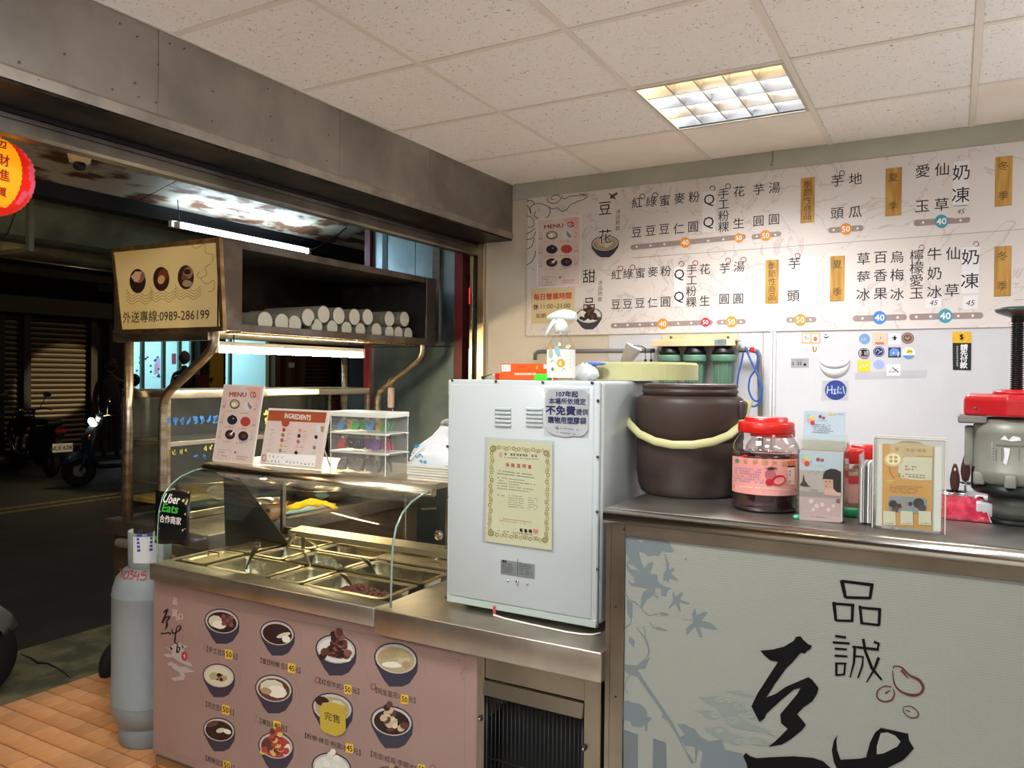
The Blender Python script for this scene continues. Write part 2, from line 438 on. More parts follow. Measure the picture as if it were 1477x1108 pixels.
nt.links.new(m3.outputs[2], mx.inputs[7]); nt.links.new(mx.outputs[2], b.inputs['Base Color'])
bp = nt.nodes.new('ShaderNodeBump'); bp.inputs['Strength'].default_value = .5; bp.inputs['Distance'].default_value = .004
nt.links.new(mu.outputs[0], bp.inputs['Height']); nt.links.new(bp.outputs[0], b.inputs['Normal'])
PAINTED = mat('painted_ceiling_tile', '#f2e8dc', .9, col2='#ebdfd0', nscale=3)
GRID = mat('ceiling_grid_paint', '#e2d8cc', .6)
ce = MB(mat('ceiling_void', '#3a3632', .9)).box((-2.66, -3, ZC+.12), (3.5, YW+.1, ZC+.2)).build('ceiling', kind='structure')
XL = [XO, -1.758]+[-1.758+.605*k for k in range(1, 9)]; YL = [YW-.575-.605*k for k in range(0, 12)][::-1]+[YW]
FIX = {(-1.153, 2.99), }
fixcells = []
for x, y, p in ROOM_LAMPS: fixcells.append((x, y))
for i in range(len(XL)-1):
    for j in range(len(YL)-1):
        x0, x1, y0, y1 = XL[i], XL[i+1], YL[j], YL[j+1]
        cx, cy = (x0+x1)/2, (y0+y1)/2
        if y1 < -3: continue
        y0 = max(y0, -3)
        if abs(cx+.85) < .05 and abs(cy-3.29) < .1: continue
        if any(abs(cx-a) < .31 and abs(cy-b_) < .31 for a, b_ in fixcells): continue
        pl = PAINTED if (cy > 3.6 or (cx > -.3 and cy > 3.2)) and random.random() < .8 and cy > 3.6 else CT
        g = .012
        m_ = MB(pl).box((x0+g, y0+g, ZC-.001+random.uniform(0, .0015)), (x1-g, y1-g, ZC+.014), bev=.0015)
        o = m_.build('ceiling_tile', ce)
for x in XL[1:]:
    MB(GRID).box((x-.012, -3, ZC-.004), (x+.012, YW-.012, ZC+.002), bev=.001).build('grid_bar', ce)
for y in YL[1:-1]:
    if y < -3: continue
    for i in range(len(XL)-1):
        MB(GRID).box((XL[i]+.012, y-.012, ZC-.0035), (XL[i+1]-.012, y+.012, ZC+.002), bev=.001).build('grid_bar', ce)
MB(GRID).box((XO, -3, ZC-.005), (XO+.014, YW, ZC+.002), bev=.001).build('grid_bar', ce)
# ---- louvred ceiling lamp in view
REFL = mat('louvre_reflector', '#b9b7b2', .3, 1)
lx0, lx1, ly0, ly1 = -1.135, -.571, 3.012, 3.577
cl = thing('ceiling_light', 'square recessed ceiling lamp with mirror louvre, lit above the menu board', 'ceiling light', ((lx0+lx1)/2, (ly0+ly1)/2, ZC))
fr = MB(mat('lamp_frame_paint', '#bdb3a3', .5))
for a, b_ in (((lx0-.012, ly0-.012), (lx1+.012, ly0)), ((lx0-.012, ly1), (lx1+.012, ly1+.012)), ((lx0-.012, ly0), (lx0, ly1)), ((lx1, ly0), (lx1+.012, ly1))):
    fr.box((*a, ZC-.006), (*b_, ZC+.004))
fr.build('frame', cl)
MB(mat('lamp_box_white', '#efe9dc', .5)).box((lx0, ly0, ZC+.09), (lx1, ly1, ZC+.1)).box((lx0-.004, ly0, ZC), (lx0, ly1, ZC+.1)).box((lx1, ly0, ZC), (lx1+.004, ly1, ZC+.1)).box((lx0, ly0-.004, ZC), (lx1, ly0, ZC+.1)).box((lx0, ly1, ZC), (lx1, ly1+.004, ZC+.1)).build('housing', cl)
lw = (ly1-ly0)/4
for k in range(4):
    yc = ly0+lw*(k+.5); cool = k % 2 == 1
    tm = mat('tube_cool' if cool else 'tube_warm', '#ffffff', emit=FXE if cool else FXE*.8, ecol='#a8cdff' if cool else '#ffdf9c')
    MB(tm).tube([(lx0+.02, yc, ZC+.068), (lx1-.02, yc, ZC+.068)], .0085, tm).build('lamp_tube', cl)
for k in range(5):
    y = ly0+lw*k; y = min(max(y, ly0+.004), ly1-.004)
    P = [(lx0, y-.004, ZC+.002), (lx0, y+.004, ZC+.002), (lx0, y+.016, ZC+.05), (lx0, y-.016, ZC+.05)]
    MB(REFL).prism(P, (lx1-lx0, 0, 0)).build('louvre_blade', cl)
for k in range(1, 5):
    x = lx0+(lx1-lx0)*k/5
    P = [(x-.003, ly0, ZC+.003), (x+.003, ly0, ZC+.003), (x+.007, ly0, ZC+.046), (x-.007, ly0, ZC+.046)]
    MB(REFL).prism(P, (0, ly1-ly0, 0)).build('louvre_fin', cl)
for k, (x, y, p) in enumerate(ROOM_LAMPS):   # other fixtures, out of frame
    t = thing('ceiling_light', 'square recessed ceiling lamp outside the frame, %s' % ('above and left of the viewer', 'above and right of the viewer', 'over the right end of the tall counter', 'far behind the viewer on the street side', 'far behind the viewer on the right')[k], 'ceiling light', (x, y, ZC))
    m_ = MB(mat('lamp_frame_paint'))
    for a, b_ in (((-.3, -.3), (.3, -.27)), ((-.3, .27), (.3, .3)), ((-.3, -.27), (-.27, .27)), ((.27, -.27), (.3, .27))):
        m_.box((x+a[0], y+a[1], ZC-.006), (x+b_[0], y+b_[1], ZC+.006))
    m_.build('frame', t)
    MB(mat('lamp_box_white')).box((x-.28, y-.28, ZC+.01), (x+.28, y+.28, ZC+.03)).build('housing', t)

for k, (x, y) in enumerate(FILL_TUBES):  # added fill tubes that lift the ceiling, back wall and shop front
    t = thing('tube_lamp', 'added fill tube lamp hung %s, outside the frame' % ('behind the viewer', 'over the far right of the counter', 'left of the viewer by the shop front')[k], 'lamp', (x, y, 2.1))
    tm = mat('fill_tube%d' % k, '#ffffff', emit=BEM[k], ecol='#f0f6ff')
    MB(tm).tube([(x, y-.58, 2.07), (x, y+.58, 2.07)], .013, tm, seg=12).build('lamp_tube', t)
    MB(WHITE).box((x-.008, y-.6, 2.09), (x+.008, y+.6, 2.105)).build('batten', t)
    for s_ in (-.5, .5): MB(WHITE).tube([(x, y+s_, 2.105), (x, y+s_, ZC)], .004, seg=6).build('hanger', t)
# ---- shop-front header (left), clad in old steel
hd = MB(STEEL_D).box((-2.66, -3, 2.345), (XO-.002, YW, 2.9)).build('wall_left', kind='structure')
FASC = mat('fascia_steel', '#aaa49e', .42, 1, col2='#8f8983', nscale=2.2, ndetail=9, rough2=.56, bump=.05, bscale=14)
ys = [-3, -.6, .95, 1.72, 2.62, 3.30, YW-.003]
for a, b_ in zip(ys, ys[1:]):
    MB(FASC).box((XO-.002, a+.0012, 2.372), (XO+.001, b_-.0012, ZC-.006), bev=.0006).build('fascia_panel', hd)
for a, b_ in ((-3, 1.2), (1.2, 3.02), (3.02, YW-.003)):
    MB(mat('fascia_lip', '#b8b2aa', .33, 1, col2='#9c958c', nscale=5, rough2=.5)).prism([(XO-.002, a+.001, 2.333), (XO+.004, a+.001, 2.333), (XO+.006, a+.001, 2.366), (XO+.004, a+.001, 2.374), (XO-.002, a+.001, 2.374)], (0, b_-a-.002, 0)).build('fascia_lip', hd)
rv = random.Random(3)
scr = None
for q in ((28, 90), (55, 115), (93, 78), (195, 120), (198, 53), (228, 93), (225, 148), (266, 70), (307, 132), (306, 175), (390, 168), (392, 203), (474, 195), (200, 140), (162, 129), (173, 34), (245, 63), (386, 128), (425, 135), (471, 232), (330, 217), (710, 320), (640, 268)):
    p = at(*q, x=XO+.003)
    if scr is None:
        scr = MB(SCREW).lathe([(.0035, 0), (.0038, .0015), (.002, .003)], (0, 0, 0), ax='x', seg=8).build('rivet', hd, local=True); o = scr
    else: o = scr.copy(); COL.objects.link(o)
    o.location = p-WL[hd.name]
DARKM = mat('dark_track_metal', '#4a453f', .4, 1, col2='#2f2b28', nscale=6, bump=.04)
MB(DARKM).box((-2.655, -3, 2.325), (XO-.003, YW-.004, 2.336)).build('soffit_sheet', hd)
MB(BLACK).box((-2.66, -3, 2.312), (-2.59, YW-.004, 2.325)).build('shutter_slot', hd)
sb = MB(mat('shutter_bar_metal', '#8d867c', .38, 1, col2='#6f685e', nscale=4)).prism([(-2.645, 0, 2.245), (-2.6, 0, 2.245), (-2.592, 0, 2.256), (-2.592, 0, 2.29), (-2.6, 0, 2.296), (-2.6, 0, 2.31), (-2.645, 0, 2.31)], (0, 4.15, 0))
sb.v = [(a, b_ if b_ > 1 else -3, c) for a, b_, c in sb.v]
sb.build('shutter_bottom_bar', hd)
# shutter guide post at the end of the wall
gp = thing('shutter_guide', 'polished steel shutter channel running down the end of the back wall', 'rail', (-2.6, 4.15, 0))
GOLD = mat('warm_polished_steel', '#cdbb97', .22, 1, rough2=.4, nscale=3, stretch=(1, 1, .5))
def strip(px0, px1, ya, yb, m, name, par, y=4.14, d=.03, z0=0, z1=2.32):
    a = at(px0, 480, y=y).x; b_ = at(px1, 480, y=y).x
    MB(m).box((a, y, z0), (b_, y+d, z1), bev=.001).build(name, par)
strip(677, 681, 0, 0, GOLD, 'channel_flange', gp)
strip(681, 688, 0, 0, BLACK, 'channel_slot', gp, y=4.16, d=.02)
strip(688, 697, 0, 0, GOLD, 'channel_flange', gp, y=4.14)
# corner caulk line under header / hook on crown
hk = MB(mat('dull_hook', '#8d887c', .5, .6))
p = at(1115, 217, y=YW-.013)
hk.box(p+Vector((-.012, -.004, -.002)), p+Vector((.012, 0, .004)))
hk.tube([p+Vector((0, -.004, 0)), p+Vector((.001, -.012, -.03)), p+Vector((0, -.01, -.06)), p+Vector((-.006, -.018, -.075)), p+Vector((.004, -.02, -.08))], .0035, seg=8)
hk.build('ceiling_hook', label='small grey metal hook hanging from the crown strip above the menu board', cat='hook')
# ================================================================ OUTSIDE
# ---- sloping awning ceiling with rusty painted sheets
AWN = mat('flaking_awning_paint', '#b3ab98', .75, col2='#5a3620', nscale=8, ndetail=12, nlo=.48, nhi=.58, bump=.2, bscale=25, stretch=(1, .45, 1))
aw = thing('awning', 'sloping awning of cream sheets with rust and flaking paint', 'awning', (-3.5, 2, 2.75))
sl = math.tan(.22); X1 = -4.42; Z1 = 2.56
ysj = [-1.5, .3, 1.75, 3.08, 4.35, 5.6, 7.2]
for a, b_ in zip(ysj, ysj[1:]):
    MB(AWN).prism([(X1, a+.004, Z1), (-2.67, a+.004, Z1+sl*(-2.67-X1)), (-2.67, a+.004, Z1+sl*(-2.67-X1)+.015), (X1, a+.004, Z1+.015)], (0, b_-a-.008, 0)).build('awning_sheet', aw)
MB(mat('rusty_joint', '#4b2d1a', .9)).prism([(X1, -1.5, Z1+.016), (-2.67, -1.5, Z1+sl*(-2.67-X1)+.016), (-2.67, -1.5, Z1+.04+sl*(-2.67-X1)), (X1, -1.5, Z1+.04)], (0, 8.7, 0)).build('backing_sheet', aw)
MB(mat('dark_beam_paint', '#1c2226', .6, col2='#12161a', nscale=6)).box((-4.56, -2, 2.475), (-4.43, 7.2, 2.565)).build('edge_beam', aw)
GALV = mat('galvanised_sheet', '#7d8272', .45, .7, col2='#5b6052', nscale=3, ndetail=7, rough2=.6, bump=.1, bscale=6)
# stepped front fascia of bent metal + gutter roll
for y0, y1 in ((-2, 2.52), (2.53, 4.9), (4.91, 7.2)):
    pr = [(-4.57, 2.50), (-4.70, 2.50), (-4.70, 2.47), (-4.82, 2.30), (-4.86, 2.28), (-5.02, 2.28), (-5.04, 2.42), (-5.08, 2.42), (-5.08, 2.62), (-4.57, 2.62)]
    MB(GALV).prism([(x, y0, z) for x, z in pr], (0, y1-y0, 0)).build('fascia_sheet', aw)
gt = MB(mat('gutter_metal', '#9a8d62', .3, .9, col2='#6a644c', nscale=4, rough2=.5))
gp_ = [(-5.10+.09*math.cos(a), 2.28+.09*math.sin(a)) for a in [math.pi*2*i/16 for i in range(16)]]
gt.prism([(x, -2, z) for x, z in gp_], (0, 9.2, 0), smooth=True); gt.build('gutter_roll', aw)
for y in (2.52,):
    MB(GALV).box((-5.2, y-.012, 2.18), (-4.57, y+.012, 2.2)).box((-4.6, y-.014, 2.2), (-4.565, y+.014, 2.5)).build('strap', aw)
# lamp socket on the awning
p = at(115, 218, x=-3.3); p.z -= .05
ls = thing('ceiling_socket', 'round cream lamp socket with no shade under the rusty awning', 'lamp socket', p+Vector((0, 0, .03)))
MB(mat('cream_socket', '#d8c9a0', .5)).lathe([(.052, .07), (.047, .03), (.04, .0)], p, seg=20).build('socket_cup', ls)
MB(BLACK).lathe([(.02, .0), (.028, -.012), (.02, -.03), (.004, -.034)], p, seg=14).build('bulb_holder', ls)
# ---- white tube lamp outside
A = at(258, 325, x=-4.25); B = at(443, 359, x=-4.25); B.z = A.z
tl = thing('tube_lamp', 'bright cold white tube lamp hanging under the awning edge', 'lamp', (A+B)/2)
TCE = 24
TCOLD = mat('tube_cold_light', '#ffffff', emit=TCE, ecol='#cfeaff')
MB(TCOLD).tube([A, B], .014, TCOLD, seg=12).build('lamp_tube', tl)
MB(WHITE).box((A.x-.06, A.y-.03, A.z-.01), (A.x-.03, B.y+.03, A.z+.03)).build('batten', tl)
for P_ in (A, B):
    s_ = -1 if P_ is A else 1
    MB(WHITE).box((P_.x-.015, P_.y-.012+s_*.012, P_.z-.02), (P_.x+.015, P_.y+.012+s_*.012, P_.z+.02)).build('end_cap', tl)
MB(BLACK).tube([A+Vector((0, .0, .04)), A+Vector((0, -.01, .16))], .003).build('hanger', tl)
t2_ = thing('tube_lamp', 'warm tube lamp under the awning near the lantern, outside the frame', 'lamp', (-3.2, .7, 2.5))
OWE = 62
TWO = mat('tube_warm_outdoor', '#ffffff', emit=OWE, ecol='#ffe2a8')
MB(TWO).tube([(-3.2, .35, 2.5), (-3.2, 1.05, 2.5)], .014, TWO, seg=12).build('lamp_tube', t2_)
MB(WHITE).box((-3.215, .32, 2.53), (-3.185, 1.08, 2.55)).build('batten', t2_)
for y_ in (.45, .95): MB(WHITE).tube([(-3.2, y_, 2.55), (-3.2, y_, 2.8)], .004, seg=6).build('hanger', t2_)
wire = [at(*q, x=-4.1) for q in ((447, 362), (458, 357), (472, 349), (486, 340), (500, 328), (510, 316))]
MB(BLACK).tube(wire, .005).build('power_wire', label='thin black wire running up from the outside tube lamp to the awning', cat='wire')
# ---- red paper lantern
LAN = thing('paper_lantern', 'glowing red and yellow paper lantern at the left edge', 'lantern', (-2.98, 1.39, 2.05))
cx, cy, cz = -2.98, 1.462, 2.182
R_ = .17
prof = []
for i in range(41):
    a = -1+2*i/40; ang = a*math.pi/2*.86
    r_ = R_*math.cos(ang)**.75; prof.append((r_*(1+.012*(-1)**i), .135*math.sin(ang)/math.sin(math.pi/2*.86)))
LRED = mat('lantern_paper_red', '#d0210d', .6, emit=.22, ecol='#e5220c'); LYEL = mat('lantern_paper_yellow', '#f1a518', .6, emit=.28, ecol='#ff9a12')
LPNK = mat('lantern_print_pink', '#d8506a', .6, emit=.2, ecol='#e0506a')
def lantern_patch(a0, a1, m, name, s_=1.0, sub=None, rows=(0, 40)):
    mb = MB(m); pr_ = [((r_+.004*s_), h) for r_, h in prof[rows[0]:rows[1]+1]]
    mb.lathe(pr_, (cx, cy, cz), m, seg=20, a0=a0, a1=a1); return mb.build(name, LAN)
MB(LRED).lathe(prof, (cx, cy, cz), LRED, seg=48).build('shade', LAN)
va = math.atan2(-cy, -cx)
fa = va-.05
lantern_patch(fa-1.1, fa+.86, LYEL, 'yellow_panel', 1, rows=(5, 35))
for k_ in range(5):
    a_ = fa+.95+.14*(k_ % 2)+.05*k_; lantern_patch(a_, a_+.2, LPNK, 'printed_flower', 1.4, rows=(8+5*k_, 14+5*k_))
MB(LRED).lathe([(.062, 0), (.068, .012), (.062, .03)], (cx, cy, cz+.13), LRED, seg=24).build('top_ring', LAN)
MB(mat('gilt_ring', '#a8741f', .4, .6)).lathe([(.055, -.02), (.062, -.008), (.055, .004)], (cx, cy, cz-.135), seg=24).build('bottom_ring', LAN)
MB(BLACK).tube([(cx, cy, cz+.15), (cx, cy, 2.876)], .004).build('hanging_cord', LAN)
for s_i, (txt, da) in enumerate((('招財進寶', .34), ('闔家平安', .02), ('大吉大利', -.32))):
    for i, ch in enumerate(txt):
        z = .078-.05*i; ang = math.asin(max(-.99, min(.99, z/.135*math.sin(math.pi/2*.86)))); r_ = R_*math.cos(ang)**.75+.0075
        a_ = fa+da+.12; dr = Vector((math.cos(a_), math.sin(a_), 0)); u_ = Vector((-math.sin(a_), math.cos(a_), 0))
        g = Pr(Vector((cx, cy, cz+z))+dr*r_, u_, (0, 0, 1), pix=False)
        g.text(ch, 0, 0, .043, mat('lantern_ink', '#b02008', .7), 0, em=True, bold=.02)
        g.build('lettering', LAN)
# ---- sheet metal partition with red posts beyond the cart
px0, px1 = -3.60, -2.83
ZINC = mat('zinc_sheet', '#b4c6ca', .42, 1, col2='#7d9093', nscale=1.5, ndetail=5, rough2=.4, bump=.03, bscale=5)
REDP = mat('red_painted_post', '#7d2a2a', .4, col2='#64201f', nscale=6)
pt_ = thing('metal_partition', 'zinc sheet partition between two red posts behind the cup shelf', 'partition', ((px0+px1)/2, 4.28, 0))
def zx(px, y=4.25): return at(px, 450, y=y).x
def seg_(pa, pb, z0, z1, name='zinc_sheet', m=ZINC, y=4.25, d=.02): MB(m).box((zx(pa, y), y, z0), (zx(pb, y), y+d, z1), bev=.001).build(name, pt_)
seg_(533, 598, 1.69, 2.95); seg_(598.6, 624, 1.69, 2.95); seg_(633, 655, 1.69, 2.95); seg_(533, 655, -.09, 1.685)
seg_(623, 633.5, 1.69, 2.95, 'angle_bar', STEEL_D, 4.235, .035)
seg_(525, 533, -.09, 2.95, 'red_post', REDP, 4.22, .08)
seg_(655, 667, -.09, 2.95, 'red_post', REDP, 4.22, .08)
MB(mat('dark_tape', '#4d5a5e', .5, .5)).box((zx(551, 4.249), 4.246, 2.14), (zx(558, 4.249), 4.25, 2.5)).build('torn_strip', pt_)
# ---- far side of the street (built at its true distance)
XF = -14
def fY(px): return at(px, 540, x=XF).y
def fZ(py, px=250): return at(px, py, x=XF).z
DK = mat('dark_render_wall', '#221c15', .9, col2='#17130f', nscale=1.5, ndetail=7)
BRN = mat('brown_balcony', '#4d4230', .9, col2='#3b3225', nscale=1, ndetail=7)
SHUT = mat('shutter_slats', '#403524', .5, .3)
b1 = thing('building', 'dark shop building with rolled shutters left of the lit shop across the street', 'building', (XF-2, 7, 0))
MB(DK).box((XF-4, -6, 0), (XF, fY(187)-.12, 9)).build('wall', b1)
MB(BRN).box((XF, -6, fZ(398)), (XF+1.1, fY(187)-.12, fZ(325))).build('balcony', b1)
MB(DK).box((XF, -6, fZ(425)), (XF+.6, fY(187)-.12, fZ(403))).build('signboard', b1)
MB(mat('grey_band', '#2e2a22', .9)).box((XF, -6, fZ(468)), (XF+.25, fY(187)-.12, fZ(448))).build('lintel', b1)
MB(mat('bluish_sign', '#3d5358', .7)).box((XF+.25, fY(127), fZ(433)), (XF+.3, fY(160), fZ(420))).build('small_sign', b1)
def shutter(par, pxa, pxb, zb, zt, n, m, x=XF+.06):
    ya, yb = fY(pxa), fY(pxb)
    for i in range(n):
        z0 = zb+(zt-zb)*i/n; z1 = zb+(zt-zb)*(i+1)/n
        MB(m).prism([(x-.03, ya, z0+.006), (x, ya, z0+.01), (x+.018, ya, (z0+z1)/2), (x, ya, z1-.01), (x-.03, ya, z1-.006)], (0, yb-ya, 0)).build('shutter_slat', par)
shutter(b1, -10, 124, .1, fZ(470), 26, SHUT)
for px in (-12, 27, 124, 150):
    MB(DK).box((XF, fY(px), 0), (XF+.16, fY(px)+.12, fZ(465))).build('shutter_post', b1)
MB(mat('notice_grey', '#8a8a88', .8)).box((XF+.005, fY(153.5), fZ(493)), (XF+.02, fY(160), fZ(484))).build('notice', b1)
# unseen narrow spot, added to throw the lit patch on the shutter
sl_ = bpy.data.lights.new('patch_spot', 'SPOT'); sl_.energy = 1800; sl_.color = (1, .82, .5); sl_.spot_size = .15; sl_.spot_blend = .12; sl_.shadow_soft_size = .06
so = bpy.data.objects.new('patch_spot', sl_); COL.objects.link(so); so.location = (XF+6.5, 12.5, 4.4)
so.rotation_euler = (Vector((XF, fY(80), 1.3))-so.location).to_track_quat('-Z', 'Y').to_euler()
# lit shop
y0, y1 = fY(187), fY(383)
b2 = thing('building', 'lit shopfront with cyan glow seen under the cart sign box', 'building', (XF-2, (y0+y1)/2, 0))
INW = mat('shop_inner_wall', '#bfe3e6', .7)
zt = 3.1
MB(INW).box((XF-3.1, y0, 0), (XF-3, y1, zt)).build('back_wall', b2)
MB(INW).box((XF-3, y0-.1, 0), (XF, y0, zt)).build('side_wall', b2)
MB(INW).box((XF-3, y1, 0), (XF, y1+.1, zt)).build('side_wall', b2)
MB(mat('shop_ceiling', '#d5e8e8', .7)).box((XF-3, y0, zt), (XF, y1, zt+.1)).build('shop_ceiling', b2)
MB(mat('shop_floor', '#4b5050', .7)).box((XF-3, y0, 0), (XF, y1, .02)).build('shop_floor', b2)
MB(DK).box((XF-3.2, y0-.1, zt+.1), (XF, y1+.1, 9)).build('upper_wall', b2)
MB(BRN).box((XF, y0, fZ(398)), (XF+1.1, y1, fZ(325))).build('balcony', b2)
MB(mat('shop_sign', '#3b352a', .8)).box((XF, y0, fZ(460)), (XF+.4, y1, fZ(405))).build('signboard', b2)
FRM = mat('alu_frame', '#7d9794', .5, .3)
for px in (187, 205.5, 236, 259, 276, 332):
    MB(FRM).box((XF-.04, fY(px)-.035, 0), (XF+.02, fY(px)+.035, zt)).build('window_frame', b2)
MB(mat('dark_column', '#1b1512', .8)).box((XF-.1, fY(277), 0), (XF+.25, fY(314), zt)).build('column', b2)
MB(mat('maroon_board', '#4a1513', .7)).box((XF+.26, fY(264), 0), (XF+.3, fY(288), fZ(540))).build('low_board', b2)
nb = MB(mat('yellow_notice', '#9a7a1c', .7)).box((XF+.26, fY(289), fZ(566)), (XF+.29, fY(309), fZ(504))).build('notice_board', b2)
dg = prX(XF+.291)
dg.poly([(295, 551), (297, 543), (299, 546), (304, 546), (306, 543), (308, 546), (306, 549), (306, 553), (304, 553), (303, 550), (299, 550), (298, 553), (296, 553)], INK)
dg.dashes(((291, 525), (307, 525), (307, 538), (291, 538)), 3, INK, cells=6); dg.build('print', nb, kind='stuff')
prn = prX(XF-2.99)
for px, py, m in ((251, 518, '#8c3a4a'), (228, 525, '#b8a0c8'), (226, 533, '#c88aa8')):
    prn.poly([(px-3, py-8), (px+3, py-8), (px+3, py+7), (px-3, py+7)], mat('poster'+m, m, .8))
rg = random.Random(4)
for i in range(26):
    a_, c_ = 196+rg.random()*36, 512+rg.random()*36; prn.ell(a_, c_, 1.6, 1.6, mat('dots'+str(i % 3), ('#35506a', '#2a3b52', '#e4f2f2')[i % 3], .8), 1, n=8)
prn.dashes(((334, 524), (352, 524), (352, 545), (334, 545)), 4, mat('dots0'), cells=5)
prn.poly([(355, 512), (380, 512), (380, 532), (355, 532)], mat('brownposter', '#4a3a30', .8))
prn.poly([(318, 538), (330, 538), (330, 560), (318, 560)], mat('whitebox', '#cfe6e8', .8))
prn.build('posters', b2, kind='stuff')
# hanging lamps in the lit shop
for yy in (y0+.8, (y0+y1)/2, y1-.8):
    lamp_area('shop_lamp', (XF-1.5, yy, zt-.03), 1.2, .3, 13, (.75, .95, 1))
# brown shutter building
y2 = y1+.12; y3 = fY(640)
b3 = thing('building', 'brown building with closed roller shutters right of the lit shop', 'building', (XF-2, (y2+y3)/2, 0))
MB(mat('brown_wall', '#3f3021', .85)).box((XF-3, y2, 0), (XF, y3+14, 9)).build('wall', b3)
BSH = mat('brown_shutter', '#4b3823', .45, .4)
shutter(b3, 427, 520, .1, fZ(487), 22, BSH)
shutter(b3, 528, 640, .1, fZ(487), 22, BSH)
for px in (388, 404, 425, 522):
    MB(mat('brown_post', '#4a3a28', .7)).box((XF, fY(px), 0), (XF+.2, fY(px)+.16, fZ(487))).build('post', b3)
MB(mat('white_notice', '#b9b8ae', .8)).box((XF+.2, fY(407), fZ(527)), (XF+.22, fY(415), fZ(519))).build('notice', b3)
MB(BRN).box((XF, y2, fZ(470)), (XF+.8, y3+14, fZ(400))).build('balcony', b3)
# unseen warm fill lights, added to brighten the far buildings
l2 = bpy.data.lights.new('street_fill', 'POINT'); l2.energy = 70; l2.color = (1, .78, .45); l2.shadow_soft_size = .2
o2 = bpy.data.objects.new('street_fill', l2); COL.objects.link(o2); o2.location = (XF+5, fY(300), 5.5)
l3 = bpy.data.lights.new('street_fill', 'POINT'); l3.energy = 25; l3.color = (1, .85, .55); l3.shadow_soft_size = .2
o3 = bpy.data.objects.new('street_fill', l3); COL.objects.link(o3); o3.location = (-8.5, .5, 5.5)
# neon sign in the gap right of the partition
ng = thing('neon_sign', 'small red neon sign seen in the gap beside the right red post', 'sign', (-7, 13.4, 1))
a_ = at(669, 415, y=13.4); b_ = at(673.5, 437, y=13.4)
MB(mat('neon_red', '#a3121e', .5, emit=2, ecol='#ff2030')).box((a_.x-.25, 13.4, b_.z), (b_.x, 13.6, a_.z)).build('sign_face', ng)
MB(mat('neon_letters', '#e8e8ff', emit=3, ecol='#dfe4ff')).box((a_.x-.02, 13.37, a_.z-.1), (a_.x+.05, 13.39, a_.z-.04)).box((a_.x-.02, 13.37, b_.z+.08), (a_.x+.05, 13.39, b_.z+.16)).build('sign_lettering', ng)
a_ = at(664, 430, y=13.6); b_ = at(684, 700, y=13.6)
MB(mat('purple_wall', '#241a33', .8)).box((a_.x-3, 13.6, 0), (b_.x+3, 13.8, 5)).build('building', label='dark purple house front in the gap beside the shutter post', cat='building')
MB(mat('cyan_window', '#9fd8dc', .5, emit=.7, ecol='#9fe4ea')).box((at(671, 540, y=13.3).x, 13.3, 0), (at(678, 540, y=13.3).x, 13.35, at(671, 503, y=13.3).z)).build('lit_doorway', label='narrow cyan lit doorway in the gap beside the shutter post', cat='doorway')

# ---- people (skin modifier figures)
def figure(name, base, pts, edges, rad, m, par=None, scale=1):
    me = bpy.data.meshes.new(name); me.from_pydata([tuple(Vector(p)*scale) for p in pts], edges, [])
    o = bpy.data.objects.new(name, me); COL.objects.link(o)
    md = o.modifiers.new('s', 'SKIN'); md.use_smooth_shade = True
    for i, r_ in enumerate(rad):
        sv = me.skin_vertices[0].data[i]; sv.radius = (r_[0]*scale, r_[1]*scale) if isinstance(r_, tuple) else (r_*scale, r_*scale); sv.use_root = i == 0
    s2 = o.modifiers.new('u', 'SUBSURF'); s2.levels = s2.render_levels = 1
    dgr = bpy.context.evaluated_depsgraph_get(); nm = bpy.data.meshes.new_from_object(o.evaluated_get(dgr))
    bpy.data.objects.remove(o); o = bpy.data.objects.new(name, nm); COL.objects.link(o); nm.materials.clear(); nm.materials.append(m)
    for p_ in nm.polygons: p_.material_index = 0
    o.location = base if par is None else Vector(base)-WL[par.name]; o.parent = par; return o
SKIN = mat('skin', '#b98a70', .6)
